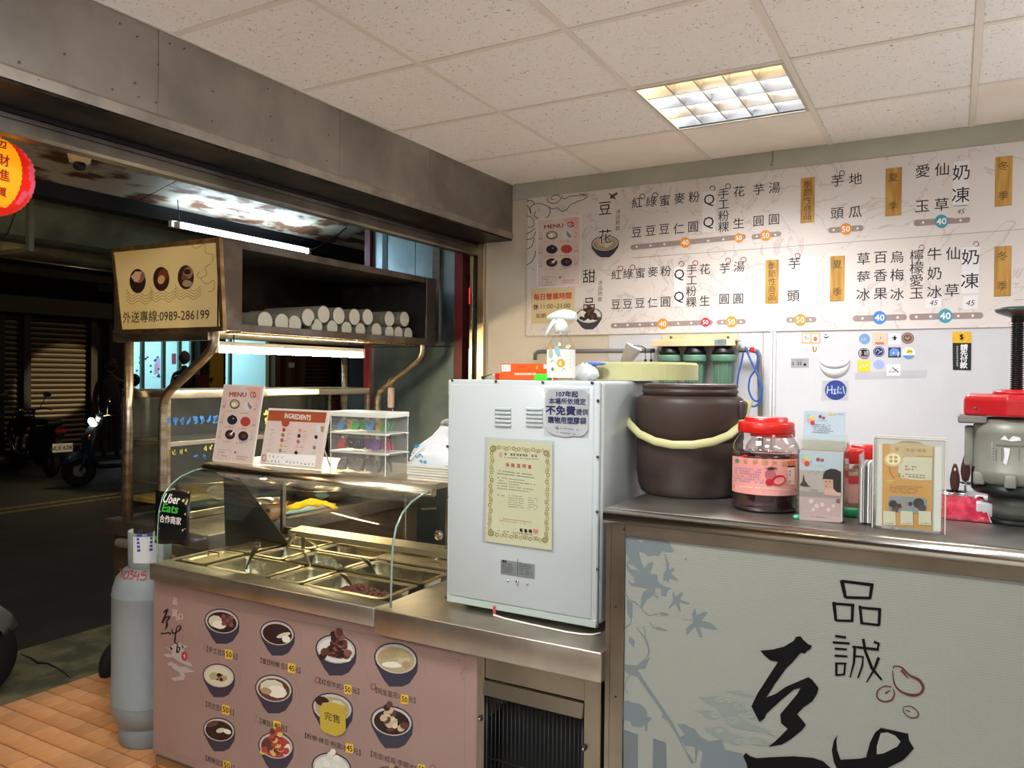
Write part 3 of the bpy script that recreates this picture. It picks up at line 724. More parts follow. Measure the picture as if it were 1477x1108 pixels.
def person(px, py_head, x, face, label, coat, hair, height=1.62, sit=False):
    """face = heading angle of the body"""
    h = at(px, py_head, x=x); base = Vector((x, h.y, 0)); H = height; s_ = H/1.65
    t = thing('person', label, 'person', base)
    fx, fy = math.cos(face), math.sin(face); rx, ry = -fy, fx
    def P(f_, r_, z): return (fx*f_+rx*r_, fy*f_+ry*r_, z)
    pts = [P(0, 0, .92), P(0, 0, 1.15), P(0, 0, 1.36), P(0, 0, 1.46), P(.01, 0, 1.52)]
    ed = [(0, 1), (1, 2), (2, 3), (3, 4)]; rd = [(.15, .1), (.14, .1), (.15, .1), (.06, .055), (.05, .05)]
    for sd in (-1, 1):
        k = len(pts); pts += [P(0, sd*.19, 1.35), P(.02, sd*.24, 1.1), P(.12, sd*.2, .9), P(.17, sd*.17, .84)]
        ed += [(2, k), (k, k+1), (k+1, k+2), (k+2, k+3)]; rd += [.06, .048, .036, .03]
        k = len(pts); pts += [P(0, sd*.1, .86), P(.02, sd*.1, .47), P(0, sd*.1, .09), P(.13, sd*.1, .04)]
        ed += [(0, k), (k, k+1), (k+1, k+2), (k+2, k+3)]; rd += [.09, .06, .045, .035]
    figure('body', base, pts, ed, rd, coat, t, s_)
    hb = MB(SKIN); c = base+Vector(P(.02, 0, 1.64))*s_
    hb.ball(c, .095*s_, SKIN, sc=(.92, .92, 1.2)); f_ = Vector((fx, fy, 0))
    hb.ball(c+f_*.09*s_, .018, SKIN, seg=8, rings=6)
    for sd in (-1, 1): hb.ball(c+Vector((rx, ry, 0))*sd*.09*s_, .022, SKIN, seg=8, rings=6, sc=(.6, .6, 1))
    hb.build('head', t)
    hm = MB(hair); hm.ball(c+Vector((0, 0, .018))-f_*.018, .106*s_, hair, sc=(.95, .95, 1.13)); hm.build('hair', t)
    for sd in (-1, 1): MB(INK).ball(c+f_*.088*s_+Vector((rx, ry, 0))*sd*.033, .009, INK, seg=6, rings=5).build('eye', t)
    return t
HELM = mat('helmet_shell', '#0d0d10', .18, coat=.8)
COATD = mat('dark_jacket', '#12141a', .8); HAIRG = mat('grey_hair', '#5a5a58', .8); HAIRB = mat('black_hair', '#0e0c0b', .7)
person(266, 518, XF+1.0, math.pi, 'grey-haired person in a dark jacket seen from behind at the lit shop', COATD, HAIRG, 1.78)
person(320, 545, XF-.8, -.4, 'person in a pale top with dark hair right of the yellow notice', mat('pale_top', '#a9b8c0', .8), HAIRB, 1.38)
person(347, 547, XF-1.2, math.pi, 'person with dark hair seen from behind under the row of small posters', COATD, HAIRB, 1.40)
person(160, 538, -12.6, 2.6, 'dim figure in dark clothes standing behind the scooter with its headlamp on', COATD, HAIRB, 1.6)
person(194, 558, -11.2, 2.9, 'rider in a shiny black helmet at the left end of the lit shop window', COATD, HELM, 1.36)
person(256, 562, -11.2, 3.1, 'rider in a dark helmet in front of the grey-haired person at the lit shop', COATD, HELM, 1.34)
# ---- scooters
TYRE = RUBBER
def wheel(par, x, z, r, m_rim, name='wheel'):
    w_ = MB(TYRE).lathe([(r-.075, -.035), (r-.02, -.048), (r-.004, -.025), (r, 0), (r-.004, .025), (r-.02, .048), (r-.075, .035)], (x, 0, z), TYRE, seg=28, ax='y').build(name, par, local=True)
    w_.data.materials[0] = TYRE
    h = MB(m_rim).lathe([(.03, -.04), (r-.085, -.03), (r-.07, -.034), (r-.07, .034), (r-.085, .03), (.03, .04)], (x, 0, z), m_rim, seg=28, ax='y').build('rim', w_, local=True)
    for k in range(5):
        a = k*2*math.pi/5; MB(BLACK).box((x+math.cos(a)*.07-.02, -.036, z+math.sin(a)*.07-.02), (x+math.cos(a)*.07+.02, .036, z+math.sin(a)*.07+.02), bev=.006).build('rim_opening', w_, local=True)
    return w_
def scooter(label, loc, heading, body, seat, lamp=None, plate=None, tail=None, group=None):
    t = thing('scooter', label, 'scooter', loc); t.rotation_euler = (0, 0, heading)
    B = lambda mb, n, p=t: mb.build(n, p, local=True)
    rim = mat('scooter_rim', '#8a8a8a', .35, .8)
    wheel(t, .63, .22, .22, rim); wheel(t, -.6, .22, .22, rim)
    # front fender: arched blade
    rows = []
    for j in range(9):
        a = math.radians(28+125*j/8); rr = .255+.02*math.sin(j/8*math.pi)
        wd = .075*math.sin(.35+2.5*j/8)+.02
        rows.append([(.63+(rr-.085*abs(y)**3)*math.cos(a), y*wd, .22+(rr-.085*abs(y)**3)*math.sin(a)) for y in (-1.05, -1, -.8, -.45, 0, .45, .8, 1, 1.05)])
    B(MB(body).sheet(rows, .006), 'front_fender')
    B(MB(mat('fork_metal', '#5a5a5c', .4, .8)).tube([(.63, .07, .22), (.5, .055, .55)], .018).tube([(.63, -.07, .22), (.5, -.055, .55)], .018), 'fork')
    # front apron (leg shield)
    rows = []
    for j, (x, z, wd, bl) in enumerate([(.40, .26, .10, .03), (.47, .36, .16, .06), (.52, .52, .2, .09), (.49, .68, .215, .1), (.42, .82, .19, .09), (.36, .92, .13, .06)]):
        rows.append([(x+bl*(1-y*y), y*wd, z) for y in (-1, -.7, -.35, 0, .35, .7, 1)])
    B(MB(body).sheet(rows, .03), 'front_apron')
    rows = [[(.33+.09*(1-y*y), y*wd, z) for y in (-1, -.5, 0, .5, 1)] for z, wd in ((.90, .12), (.95, .15), (1.0, .12))]
    B(MB(body).sheet(rows, .04), 'handlebar_cover')
    hl = MB(lamp or mat('lamp_lens', '#cfd6da', .1, spec=1)).ball((.475, 0, .9), .06, seg=14, rings=8, sc=(.6, 1.5, .8)); B(hl, 'headlamp')
    for sd in (-1, 1):
        B(MB(mat('amber_lens', '#c46b1c', .25, emit=.3 if lamp else 0, ecol='#ffb060')).ball((.53, sd*.13, .68), .035, seg=10, rings=6, sc=(.6, 1, 1.3)), 'turn_lamp')
        B(MB(BLACK).tube([(.34, sd*.12, .98), (.3, sd*.25, 1.0), (.25, sd*.36, .98)], .014, BLACK, seg=8), 'grip')
        m_ = MB(BLACK).tube([(.32, sd*.2, 1.0), (.33, sd*.26, 1.12), (.32, sd*.3, 1.19)], .006, BLACK, seg=6).ball((.32, sd*.31, 1.22), .06, BLACK, seg=12, rings=8, sc=(.25, 1.1, .7)); B(m_, 'mirror')
    # floor board, body, seat
    B(MB(BLACK).box((-.05, -.15, .24), (.42, .15, .30), bev=.02), 'floorboard')
    rows = []
    for x, w_, zb, zt in ((-.02, .12, .27, .62), (-.2, .17, .30, .7), (-.45, .18, .38, .76), (-.7, .15, .5, .79), (-.92, .07, .62, .78)):
        rows.append([(x, -w_*.6, zb), (x, -w_, (zb+zt)/2), (x, -w_*.75, zt), (x, 0, zt+.01), (x, w_*.75, zt), (x, w_, (zb+zt)/2), (x, w_*.6, zb), (x, 0, zb-.01), (x, -w_*.6, zb)])
    sb_ = MB(body).sheet(rows); k = len(sb_.v); sb_.f.append(tuple(range(0, 8))); sb_.fm.append(0); sb_.sm.append(False)
    sb_.f.append(tuple(range(k-9, k-1))[::-1]); sb_.fm.append(0); sb_.sm.append(False); B(sb_, 'rear_body')
    B(MB(seat).box((-.78, -.13, .79), (.0, .13, .87), bev=.035, seg=3), 'seat')
    B(MB(BLACK).box((-.62, -.09, .16), (-.2, .09, .34), bev=.03), 'engine')
    B(MB(mat('exhaust_metal', '#4b4b4b', .4, .8)).tube([(-.3, -.14, .2), (-.85, -.17, .3)], [.03, .05], seg=12), 'exhaust')
    B(MB(tail or mat('tail_lens', '#6d0f0f', .25)).box((-.95, -.08, .68), (-.90, .08, .74), bev=.012), 'tail_lamp')
    B(MB(BLACK).prism([(-.85, -.05, .62), (-.98, -.05, .42), (-.95, -.05, .38), (-.75, -.05, .5)], (0, .1, 0)), 'rear_fender')
    if plate:
        pl = B(MB(mat('plate_white', '#cfcfc8', .6)).box((-.995, -.14, .40), (-.985, .14, .53), bev=.002), 'licence_plate')
        g = Pr((-.996, 0, .465), (0, -1, 0), (0, 0, 1), pix=False); g.n = Vector((-1, 0, 0))
        g.text(plate, 0, 0, .06, INK, 1, bold=.02); g.build('plate_lettering', pl, local=True)
    return t
SIL = mat('silver_paint', '#a9aba2', .3, .75, coat=.6)
yr = at(23, 962, x=-4.06).y
scooter('silver scooter cut off by the left edge, front wheel showing', (-4.06, yr-.22-.63, -.1), math.pi/2, SIL, BLACK)
p = at(120, 706, z=-.1)
HLON = mat('headlamp_on', '#fff3d8', emit=60, ecol='#ffe2ae')
scooter('dark blue scooter with its headlamp on, parked across the street', (p.x-.1, p.y+.72, -.1), -1.9, mat('dark_blue_paint', '#1d2c40', .3, coat=.6), BLACK, lamp=HLON)
q = at(92, 640, x=p.x-1.2)
scooter('black scooter with a white number plate facing the camera, across the street', (q.x-.98, q.y+.12, -.1), math.radians(172), mat('black_paint', '#0c0c0e', .25, coat=.7), BLACK, plate='NLE·6283')
q = at(8, 640, x=-12.3)
scooter('dark scooter farthest left across the street, mirror against the lit shutter', (q.x-.7, q.y, -.1), math.radians(160), mat('dark_grey_paint', '#151518', .3, coat=.5), BLACK, tail=mat('pale_tail_lens', '#9a5a40', .3))
# ================================================================ STREET CART (sign box, cup shelf, glass case)
CX0, CX1, CY0, CY1 = -3.70, -2.93, 2.40, 4.06
ct = thing('food_cart', 'steel street cart with gold sign box, cup shelf and glass case', 'food cart', (-3.4, 3.2, -.1))
CST = mat('cart_steel', '#c0b39e', .33, 1, col2='#8d7f6a', nscale=6, rough2=.5, stretch=(1, 1, 4), bump=.03, bscale=60)
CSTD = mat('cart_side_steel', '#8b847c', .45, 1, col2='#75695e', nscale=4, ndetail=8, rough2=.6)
MB(CSTD).box((CX0, CY0, .685), (CX1, CY1, .762), bev=.008, seg=2).build('worktop', ct)
MB(mat('cart_body_metal', '#5a4c3b', .55, .6, col2='#493d30', nscale=4)).box((CX0+.03, CY0+.03, .16), (CX1-.03, CY1-.03, .684), bev=.004).build('body', ct)
for x, y in ((CX0+.12, CY0+.06), (CX0+.12, CY1-.2)):
    MB(RUBBER).lathe([(.09, -.025), (.125, -.03), (.135, 0), (.125, .03), (.09, .025)], (x-.03, y, .035), RUBBER, seg=26, ax='x').build('wheel', ct)
    MB(CSTD).lathe([(.02, -.03), (.085, -.02), (.085, .02), (.02, .03)], (x-.03, y, .035), seg=20, ax='x').build('hub', ct)
MB(mat('crumpled_bag_grey', '#6d655a', .5)).box((CX0+.12, CY0-.03, .635), (CX0+.3, CY0+.02, .68), bev=.018, seg=3).build('cloth_roll', ct)
# posts and bent pipes
ZB = 1.675
for y in (CY0+.03, CY1-.06):
    MB(CST).tube([(-3.55, y, .76), (-3.55, y, ZB)], .0215, seg=14).build('post', ct)
def pipe(y, name='bent_pipe'):
    pts = [(-3.29, y, .76), (-3.29, y, 1.26), (-3.288, y, 1.34), (-3.27, y, 1.385), (-3.235, y, 1.415), (-3.0, y, 1.565), (-2.955, y, 1.6), (-2.935, y, 1.635), (-2.93, y, 1.70)]
    P = [];
    for i in range(len(pts)-1):
        for j in range(4):
            P.append(tuple(pts[i][k]*(1-j/4)+pts[i+1][k]*j/4 for k in range(3)))
    P.append(pts[-1]); return MB(CST).tube(P, .0215, seg=14).build(name, ct)
pipe(CY0+.03); pipe(CY1-.03)
# bar beneath sign box
MB(CST).box((-3.63, CY0-.005, 1.645), (-2.93, CY0+.035, 1.685), bev=.003).build('cross_bar', ct)
# ---- sign box / cup shelf : open towards the shop
SX0, SX1 = -3.655, -2.885
SZ0, SZ1 = 1.692, 2.108
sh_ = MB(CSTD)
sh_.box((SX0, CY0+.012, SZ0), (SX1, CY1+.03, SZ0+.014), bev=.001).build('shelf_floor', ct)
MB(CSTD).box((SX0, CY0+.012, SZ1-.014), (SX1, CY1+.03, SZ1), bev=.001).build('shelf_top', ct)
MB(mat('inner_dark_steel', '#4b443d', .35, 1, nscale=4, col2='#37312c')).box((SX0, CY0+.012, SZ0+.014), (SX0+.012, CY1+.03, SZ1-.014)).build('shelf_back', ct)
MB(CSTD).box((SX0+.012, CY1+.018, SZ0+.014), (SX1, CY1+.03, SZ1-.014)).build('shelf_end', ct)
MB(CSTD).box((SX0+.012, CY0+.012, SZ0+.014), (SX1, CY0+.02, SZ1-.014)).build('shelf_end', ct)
CF_ = mat('cart_front_band', '#8f8780', .42, 1, col2='#776a5f', nscale=5, ndetail=8, rough2=.55)
y_a = at(347, 400, x=SX1).y; y_b = at(613, 450, x=SX1).y
MB(CF_).box((SX1, CY0+.004, SZ0), (SX1+.012, y_a, SZ1), bev=.001).build('front_column', ct)
MB(CF_).box((SX1, y_b, SZ0), (SX1+.012, CY1+.03, SZ1), bev=.001).build('front_column', ct)
MB(CF_).box((SX1, y_a, SZ1-.035), (SX1+.012, y_b, SZ1), bev=.001).build('top_band', ct)
MB(CF_).box((SX1, y_a, SZ0-.004), (SX1+.012, y_b, SZ0+.034), bev=.001).build('bottom_band', ct)
MB(mat('gold_trim', '#c9a25c', .25, 1, rough2=.4, nscale=60)).box((SX1-.06, CY0+.1, SZ0-.012), (SX1-.02, CY1-.1, SZ0-.001), bev=.002).build('under_trim', ct)
# sign panel
FR = mat('sign_frame_metal', '#d0b080', .36, 1, col2='#a88660', nscale=14, rough2=.5)
yf = CY0
c_tl, c_tr, c_br, c_bl = [at(*q, y=yf) for q in ((160, 358), (316, 342), (322, 478), (172, 482))]
def quadbar(a, b, wa, name):
    """bar lying between two corner points, width wa inward (vector)"""
    P = [a, b, b+wa[1], a+wa[0]]; MB(FR).prism(P, (0, .02, 0)).build(name, ct)
c = (c_tl+c_tr+c_br+c_bl)/4
def inn(p, k=.022): return Vector((k if p.x < c.x else -k, 0, k if p.z < c.z else -k))
C4 = [c_tl, c_tr, c_br, c_bl]
for i in range(4):
    a, b_ = C4[i], C4[(i+1) % 4]; MB(FR).prism([a, b_, b_+inn(b_), a+inn(a)], (0, .02, 0)).build('sign_frame', ct)
SGN = mat('gold_sign_face', '#f4e0a0', .4, .05, col2='#ecd48e', nscale=1.2)
sp_ = MB(SGN).prism([p+inn(p) for p in C4], (0, .014, 0)); sp_.v = [(x, y+.004, z) for x, y, z in sp_.v]; sp_ = sp_.build('sign_panel', ct)
for a in C4:
    MB(SCREW).lathe([(.005, 0), (.004, -.003), (.001, -.004)], a+inn(a, .01), ax='y', seg=8).build('screw', ct)
g = prY(yf+.004); BR1 = mat('sign_brown', '#3a1d14', .6); SINK = mat('sign_ink', '#4a3a26', .6)
LINE = mat('sign_line', '#a38748', .6)
for cx_, a in ((198, 0), (232, 1), (268, 2)):
    for k in range(4):
        yy = 425+k*4+ (418-425)*(cx_-198)/70
        g.spline([(cx_-16, yy-8+k), (cx_-8, yy+2), (cx_+2, yy-3), (cx_+12, yy+2), (cx_+22, yy-6)], .7, LINE, 0, k=4)
BD = [('#2a1512', '#d8b8a0', '#9a6a58'), ('#3a1a10', '#e0b070', '#7a3a20'), ('#3a1a14', '#7a4a3a', '#a07860')]
for i, (cx_, cy_) in enumerate(((198.5, 405.5), (232.5, 402.5), (268, 400))):
    m0, m1, m2 = [mat('sign_bowl_%d%d' % (i, j), c_, .6) for j, c_ in enumerate(BD[i])]
    g.ell(cx_, cy_, 11.7, 17.5, m0, 1); g.ell(cx_+3, cy_-6, 7, 9, m2, 2, rot=.4); g.ell(cx_-1.5 if i != 1 else cx_, cy_+1-(6 if i == 0 else 0), 5, 6.5 if i < 2 else 4, m1, 3, rot=.3)
    if i == 0: g.poly([(cx_-10, cy_-6), (cx_-3, cy_-14), (cx_+6, cy_-13), (cx_+1, cy_-1), (cx_-6, cy_-2)], m1, 3)
    if i == 2: g.ell(cx_+2, cy_+9, 7, 5, mat('sign_bowl_x', '#b09878', .6), 3); g.ell(cx_+2, cy_-8, 5, 4, m0, 4)
for P in ([(276, 352), (281, 358), (288, 356), (294, 352)], [(296, 352), (297, 365), (307, 368), (306, 378)], [(305, 380), (296, 386), (298, 396), (290, 402), (299, 410), (308, 404), (308, 418), (300, 421)], [(290, 402), (284, 398), (288, 392)]):
    g.spline(P, .8, LINE, 0)
g.text('外送專線:0989-286199', 237, 455.5, 17, SINK, 1, wmax=124, bold=.008)
g.build('sign_print', sp_)
# white sheets lying in the shelf
MB(mat('crumpled_paper', '#a39a8e', .8)).sheet([[(-3.3+.03*math.sin(i*2+j), CY0+.16+.035*i, SZ0+.12+.045*j+.006*math.sin(3*i+j)) for i in range(9)] for j in range(6)], .002).build('paper_sheet', label='folded pale paper sheet at the left end of the cup shelf', cat='paper')
# ---- stacks of paper cups in plastic sleeves
CUPW = mat('cup_white', '#f8f3e4', .55); CUPS = mat('cup_side', '#a7a28e', .6)
SLEEVE = glassmat('plastic_sleeve', '#fdfcf8', .8, 1.4, .15)
stacks = [(382.6, 463.7, .052), (407, 465.4, .051), (425.3, 469.7, .05), (444.8, 457.8, .05), (467, 453.5, .05), (488.8, 455.6, .051), (511.5, 457.4, .05), (530.4, 457.4, .05), (561.8, 460, .05), (583.5, 460.4, .05),
          (457, 478, .045), (479.5, 478, .045), (500, 478.5, .045), (520, 479.5, .045), (543.4, 477.7, .05), (561.8, 480.5, .045), (575, 480.5, .045), (589, 481.6, .045)]
names = ['leftmost big stack of white paper cups lying at the left end of the shelf', 'second big stack of paper cups from the left on the shelf', 'low stack of paper cups with a knotted sleeve, third from left']
names += ['upper stack of sleeved paper cups, %s' % s for s in ('leftmost of the upper row', 'second in the upper row', 'third in the upper row', 'fourth in the upper row', 'fifth in the upper row, beside a gap', 'sixth in the upper row, right of the gap', 'rightmost of the upper row')]
names += ['lower stack of small paper cups, %s' % s for s in ('leftmost of the bottom row', 'second in the bottom row', 'third in the bottom row', 'fourth in the bottom row', 'fifth and largest in the bottom row', 'sixth in the bottom row', 'seventh in the bottom row', 'rightmost of the bottom row')]
xe = -2.97
for i, ((px, py, r), nm) in enumerate(zip(stacks, names)):
    r = r*.955; c = at(px, py, x=xe); zmin = SZ0+.015+r*1.04
    if i < 3 or i >= 10: c.z = zmin if i >= 3 else SZ0+.0145+r
    t = thing('cup_stack', nm, 'cups', (xe-.2, c.y, c.z-r), 'paper cup stacks on the cart shelf')
    pr = [(r*.80, -.0), (r*.83, .0)]
    pf = [(r*.78, -.42)]
    n = 36
    for k in range(n): pf += [(r*.9, -.42+.42*k/n), (r*.96, -.42+.42*(k+.4)/n), (r*.96, -.42+.42*(k+.75)/n)]
    pf += [(r*.95, .0), (r*1.0, .002), (r*1.0, .006), (r*.93, .006)]
    mb = MB(CUPS).lathe(pf, (xe-.006, c.y, c.z), CUPS, seg=20, ax='x'); mb.f.pop(); mb.fm.pop(); mb.sm.pop(); mb.build('cups', t)
    MB(CUPW).lathe([(r*.94, 0), (r*.9, -.003), (r*.86, -.004), (r*.001, -.0045)], (xe, c.y, c.z), CUPW, seg=24, ax='x', smooth=False).build('cup_mouth', t)
    rg = random.Random(i)
    rows = []
    for j in range(6):
        rr = r*1.02*(1-j/5.6); rows.append([(xe+.004+.005*rg.random()*(j > 0), c.y+rr*math.cos(a*.4488), c.z+rr*math.sin(a*.4488)) for a in range(15)])
    MB(SLEEVE).sheet(rows, smooth=False).build('plastic_sleeve', t)
    if i in (2, 9):
        MB(SLEEVE).ball((xe+.02, c.y+.005, c.z-r*.7), .014, SLEEVE, seg=8, rings=6, sc=(1, 1.2, .8)).build('sleeve_knot', t)
# ---- warm tube lamp under the shelf
A = at(313, 509, x=-3.07); B = at(521, 510, x=-3.07); A.z = B.z = 1.61
tw = thing('tube_lamp', 'warm white tube lamp glowing under the cup shelf', 'lamp', (A+B)/2)
TWE = 52
TW = mat('tube_warm_light', '#ffffff', emit=TWE, ecol='#ffecc0')
MB(TW).tube([A, B], .0135, TW, seg=12).build('lamp_tube', tw)
MB(WHITE).box((A.x-.012, A.y, A.z+.02), (A.x+.012, B.y, A.z+.04)).build('batten', tw)
for y in (A.y+.1, B.y-.1): MB(BLACK).tube([(A.x, y, A.z+.04), (A.x, y, SZ0)], .003, seg=6).build('hanger', tw)
for e_, s_ in ((A, -1), (B, 1)): MB(WHITE).box((e_.x-.014, e_.y, e_.z-.015), (e_.x+.014, e_.y+s_*.018, e_.z+.04)).build('end_cap', tw)
# ---- glass case on the cart
GX0, GX1, GY0, GY1 = -3.67, -3.315, CY0+.07, 3.98
top = MB(mat('case_rail_steel', '#d9cfba', .28, 1, rough2=.42, nscale=8)).box((GX0, GY0, 1.37), (GX1, GY1, 1.412), bev=.006, seg=2).build('case_top', ct)
MB(mat('case_shelf_steel', '#cfc9bb', .3, 1)).box((GX0+.02, GY0+.02, 1.135), (GX1-.002, GY1-.02, 1.158), bev=.002).build('case_shelf', ct)
for x, y in ((GX0+.012, GY0+.012), (GX1-.012, GY0+.012), (GX1-.012, GY1-.012), (GX0+.012, GY1-.012)):
    MB(CST).box((x-.012, y-.012, .762), (x+.012, y+.012, 1.37), bev=.002).build('case_post', ct)
MB(CST).box((GX1-.02, GY0+.02, .765), (GX1, GY1-.02, .80), bev=.002).build('case_sill', ct)
MB(GLASS).box((GX1-.006, GY0+.026, .80), (GX1-.002, GY1-.026, 1.135)).build('glass_pane', ct)
gl = MB(GLASS).box((GX1-.006, GY0+.026, 1.158), (GX1-.002, GY1-.026, 1.37)).build('glass_pane', ct)
MB(GLASS).box((GX0+.026, GY0+.004, .80), (GX1-.026, GY0+.008, 1.37)).build('glass_pane', ct)
MB(CST).box((GX0+.02, GY0-.004, 1.135), (GX1-.02, GY0+.012, 1.148), bev=.001).build('case_cross_bar', ct)
MB(CST).box((GX0+.02, GY0-.002, .95), (GX1-.02, GY0+.012, .957), bev=.001).build('case_cross_bar', ct)
MB(mat('yellow_board', '#9a7a3a', .7)).box((GX0+.04, GY0+.04, .84), (GX1-.04, GY0+.3, .87), bev=.004).build('tray', ct)
g = prX(GX1+.0); WB = mat('blue_glass_paint', '#2a6fc0', .6); WY = mat('yellow_glass_paint', '#c9c05a', .6)
rg = random.Random(9)
for i in range(9):
    x = 234+i*9.6; y = 609-i*.6
    for k in range(3):
        P = [(x+rg.uniform(-3.5, 3.5), y+rg.uniform(-6, 6)) for _ in range(4)]; g.spline(P, 1.3, WB, 1, k=3)
for i in range(10):
    x = 233+i*9; y = 655-i*1.2
    if 4 < i < 7: continue
    for k in range(2):
        P = [(x+rg.uniform(-3, 3), y+rg.uniform(-4.5, 4.5)) for _ in range(3)]; g.spline(P, 1.1, WY, 1, k=3)
for i in range(3):
    for k in range(3): g.spline([(385+rg.uniform(-4, 5), 596+i*12+rg.uniform(-6, 6)) for _ in range(4)], 1.3, WY, 1, k=3)
for i in range(4):
    for k in range(2): g.spline([(282+i*13+rg.uniform(-3, 3), 659+rg.uniform(-4, 4)) for _ in range(3)], 1.2, WB, 1, k=3)
g.build('painted_lettering', gl, kind='stuff')
MB(mat('menu_strip', '#d9cfae', .6)).box((GX1+.001, at(385, 565, x=GX1).y, 1.376), (GX1+.006, at(459, 566, x=GX1).y, 1.405), bev=.001).build('pale_strip', ct)
MB(mat('case_back_metal', '#5d5a55', .4, .5, col2='#4a4742', nscale=4)).box((GX0, GY0+.03, .80), (GX0+.006, GY1-.03, 1.37)).build('case_back', ct)
# things hung on the right-hand bent pipe
th = at(564, 575, x=-3.12); 
hm_ = thing('hanging_timer', 'small pinkish box with a ring hanging from the bent pipe', 'timer', th+Vector((0, 0, -.09)))
MB(mat('pale_pink_plastic', '#b8a097', .5)).box(th+Vector((-.02, -.012, -.06)), th+Vector((.02, .012, .07)), bev=.004).build('box', hm_)
MB(CHROME).tube([th+Vector((.012*math.cos(a)+.004, 0, -.08+.02*math.sin(a))) for a in [k*.5236 for k in range(12)]], .003, seg=6, closed=True).build('ring', hm_)
MB(mat('cord_tan', '#a08a60', .8)).tube([th+Vector((-.02, 0, .07)), th+Vector((-.03, -.0, .1)), th+Vector((-.01, 0, .13)), th+Vector((.0, 0, .07))], .003, seg=6).build('cord_loop', hm_)
# steel bowls and a yellow cloth on the cart worktop
def bowl(px, py, r, h, label, m=CHROME, zb=.763, x=None):
    c = at(px, py, z=zb); t = thing('steel_bowl', label, 'bowl', c)
    MB(m).lathe([(r*.45, 0), (r*.7, h*.25), (r*.93, h*.7), (r, h), (r*1.06, h*1.01), (r*1.06, h*1.04), (r*.99, h*1.03), (r*.9, h*.7), (r*.66, h*.28), (r*.4, h*.05), (.001, h*.05)], c, m, seg=36).build('basin', t)
    return t
BOW = mat('bowl_steel', '#cbbfa8', .16, 1)
bowl(300, 735, .17, .16, 'deep steel pot on the cart worktop behind the black sticker', BOW)
bowl(468, 722, .20, .08, 'wide shallow steel bowl left of the yellow cloth', BOW)
bowl(385, 752, .10, .10, 'small steel bowl behind the slanted divider plate', BOW)
YC = mat('yellow_cloth', '#e8c112', .8, col2='#d8ac0a', nscale=10)
P0 = at(413, 741, z=.80); P1 = at(488, 737, z=.80); d = P1-P0; nrm = Vector((-d.y, d.x, 0)).normalized()
rows = [[P0+d*(i/10)+nrm*(.11*j/6)+Vector((0, 0, .012+.045*math.sin(math.pi*min(1, i/10*1.0))*math.sin(math.pi*(.15+.7*j/6))+.008*math.sin(i*1.9+j*1.3))) for i in range(11)] for j in range(7)]
MB(YC).sheet(rows, .004).build('cleaning_cloth', label='crumpled bright yellow cloth on the cart worktop', cat='cloth')
tr = MB(mat('cyan_reflection', '#9fc4c4', .3, .2))  # cyan light reflected in the worktop, put into a pale solid strip
a = at(398, 752, z=.764)
tr.box((-3.1, 2.75, .763), (-2.98, 3.3, .779), bev=.004); tr.build('reflection_strip', label='pale cyan strip standing in for a reflection under the yellow cloth', cat='tray')
# ================================================================ DISPLAY COUNTER (refrigerated, with curved glass case)
FX0, FX1, FY, FYB, FZT = -2.545, -.765, 1.828, 2.56, .80
CTS = mat('counter_steel', '#c4bcae', .4, 1, col2='#aba294', nscale=4, ndetail=6, bump=.008, bscale=30)
CTD = mat('counter_steel_frame', '#a29887', .38, 1, col2='#8a806f', nscale=3)
dc = thing('display_counter', 'long steel refrigerated counter with curved glass case and pink printed front', 'counter', ((FX0+FX1)/2, 2.2, 0))
# rim: front edge band around a sunken well (left) + worktop (right)
WX0, WX1, WY0, WY1 = FX0+.03, -1.50, 1.905, 2.50
MB(CTS).box((FX0, FY, .742), (WX1+.0, WY0, .8), bev=.003, seg=2).build('front_rim', dc)
MB(CTS).box((FX0, WY0, .742), (WX0, FYB, .8), bev=.002).build('side_rim', dc)
MB(CTS).box((FX0, WY1, .742), (WX1, FYB, .8), bev=.002).build('back_rim', dc)
MB(CTS).box((WX1, FY, .722), (FX1, FYB, .8), bev=.004, seg=2).build('worktop', dc)
MB(mat('well_steel', '#8c8678', .3, 1)).box((WX0, WY0, .50), (WX1, WY1, .51)).build('well_floor', dc)
MB(mat('counter_body_dark', '#3c352e', .6, .3)).box((FX0+.012, FY+.035, .08), (-1.17, FYB-.01, .499)).build('body', dc)
MB(CTD).box((FX0+.012, FY+.035, .5), (FX0+.03, FYB-.01, .742)).build('end_panel', dc)
MB(CTD).box((FX0+.01, FY+.02, .06), (-1.14, FY+.05, .092), bev=.002).build('kick_rail', dc)
PINK = mat('pink_vinyl', '#967b72', .5, col2='#90766d', nscale=2)
xa, xb = at(222, 900, y=FY+.03).x, at(689, 950, y=FY+.03).x
YP = FY+.03
fp = MB(PINK).box((xa, YP, .092), (xb, YP+.008, .742)).build('front_panel', dc)
MB(CTD).box((xb, YP-.004, .06), (xb+.024, YP+.03, .73), bev=.002).build('frame_post', dc)
xg0, xg1 = at(699, 1000, y=YP).x, at(842, 1020, y=YP).x
MB(CTD).box((xb+.025, YP, .655), (FX1-.012, YP+.012, .722), bev=.001).build('upper_panel', dc)
MB(mat('grille_trim_steel', '#b6a88f', .3, 1)).prism([(xg0, YP-.001, .648), (xg1, YP-.001, .648), (xg1, YP-.012, .612), (xg0, YP-.012, .612)], (0, .012, 0)).build('grille_hood', dc)
MB(CTD).box((xg1+.001, YP-.002, .06), (FX1-.012, YP+.03, .73), bev=.002).build('frame_post', dc)
MB(mat('compressor_dark', '#101314', .7)).box((xb+.026, YP+.09, .08), (FX1-.02, FYB-.02, .6)).build('compressor_bay', dc)
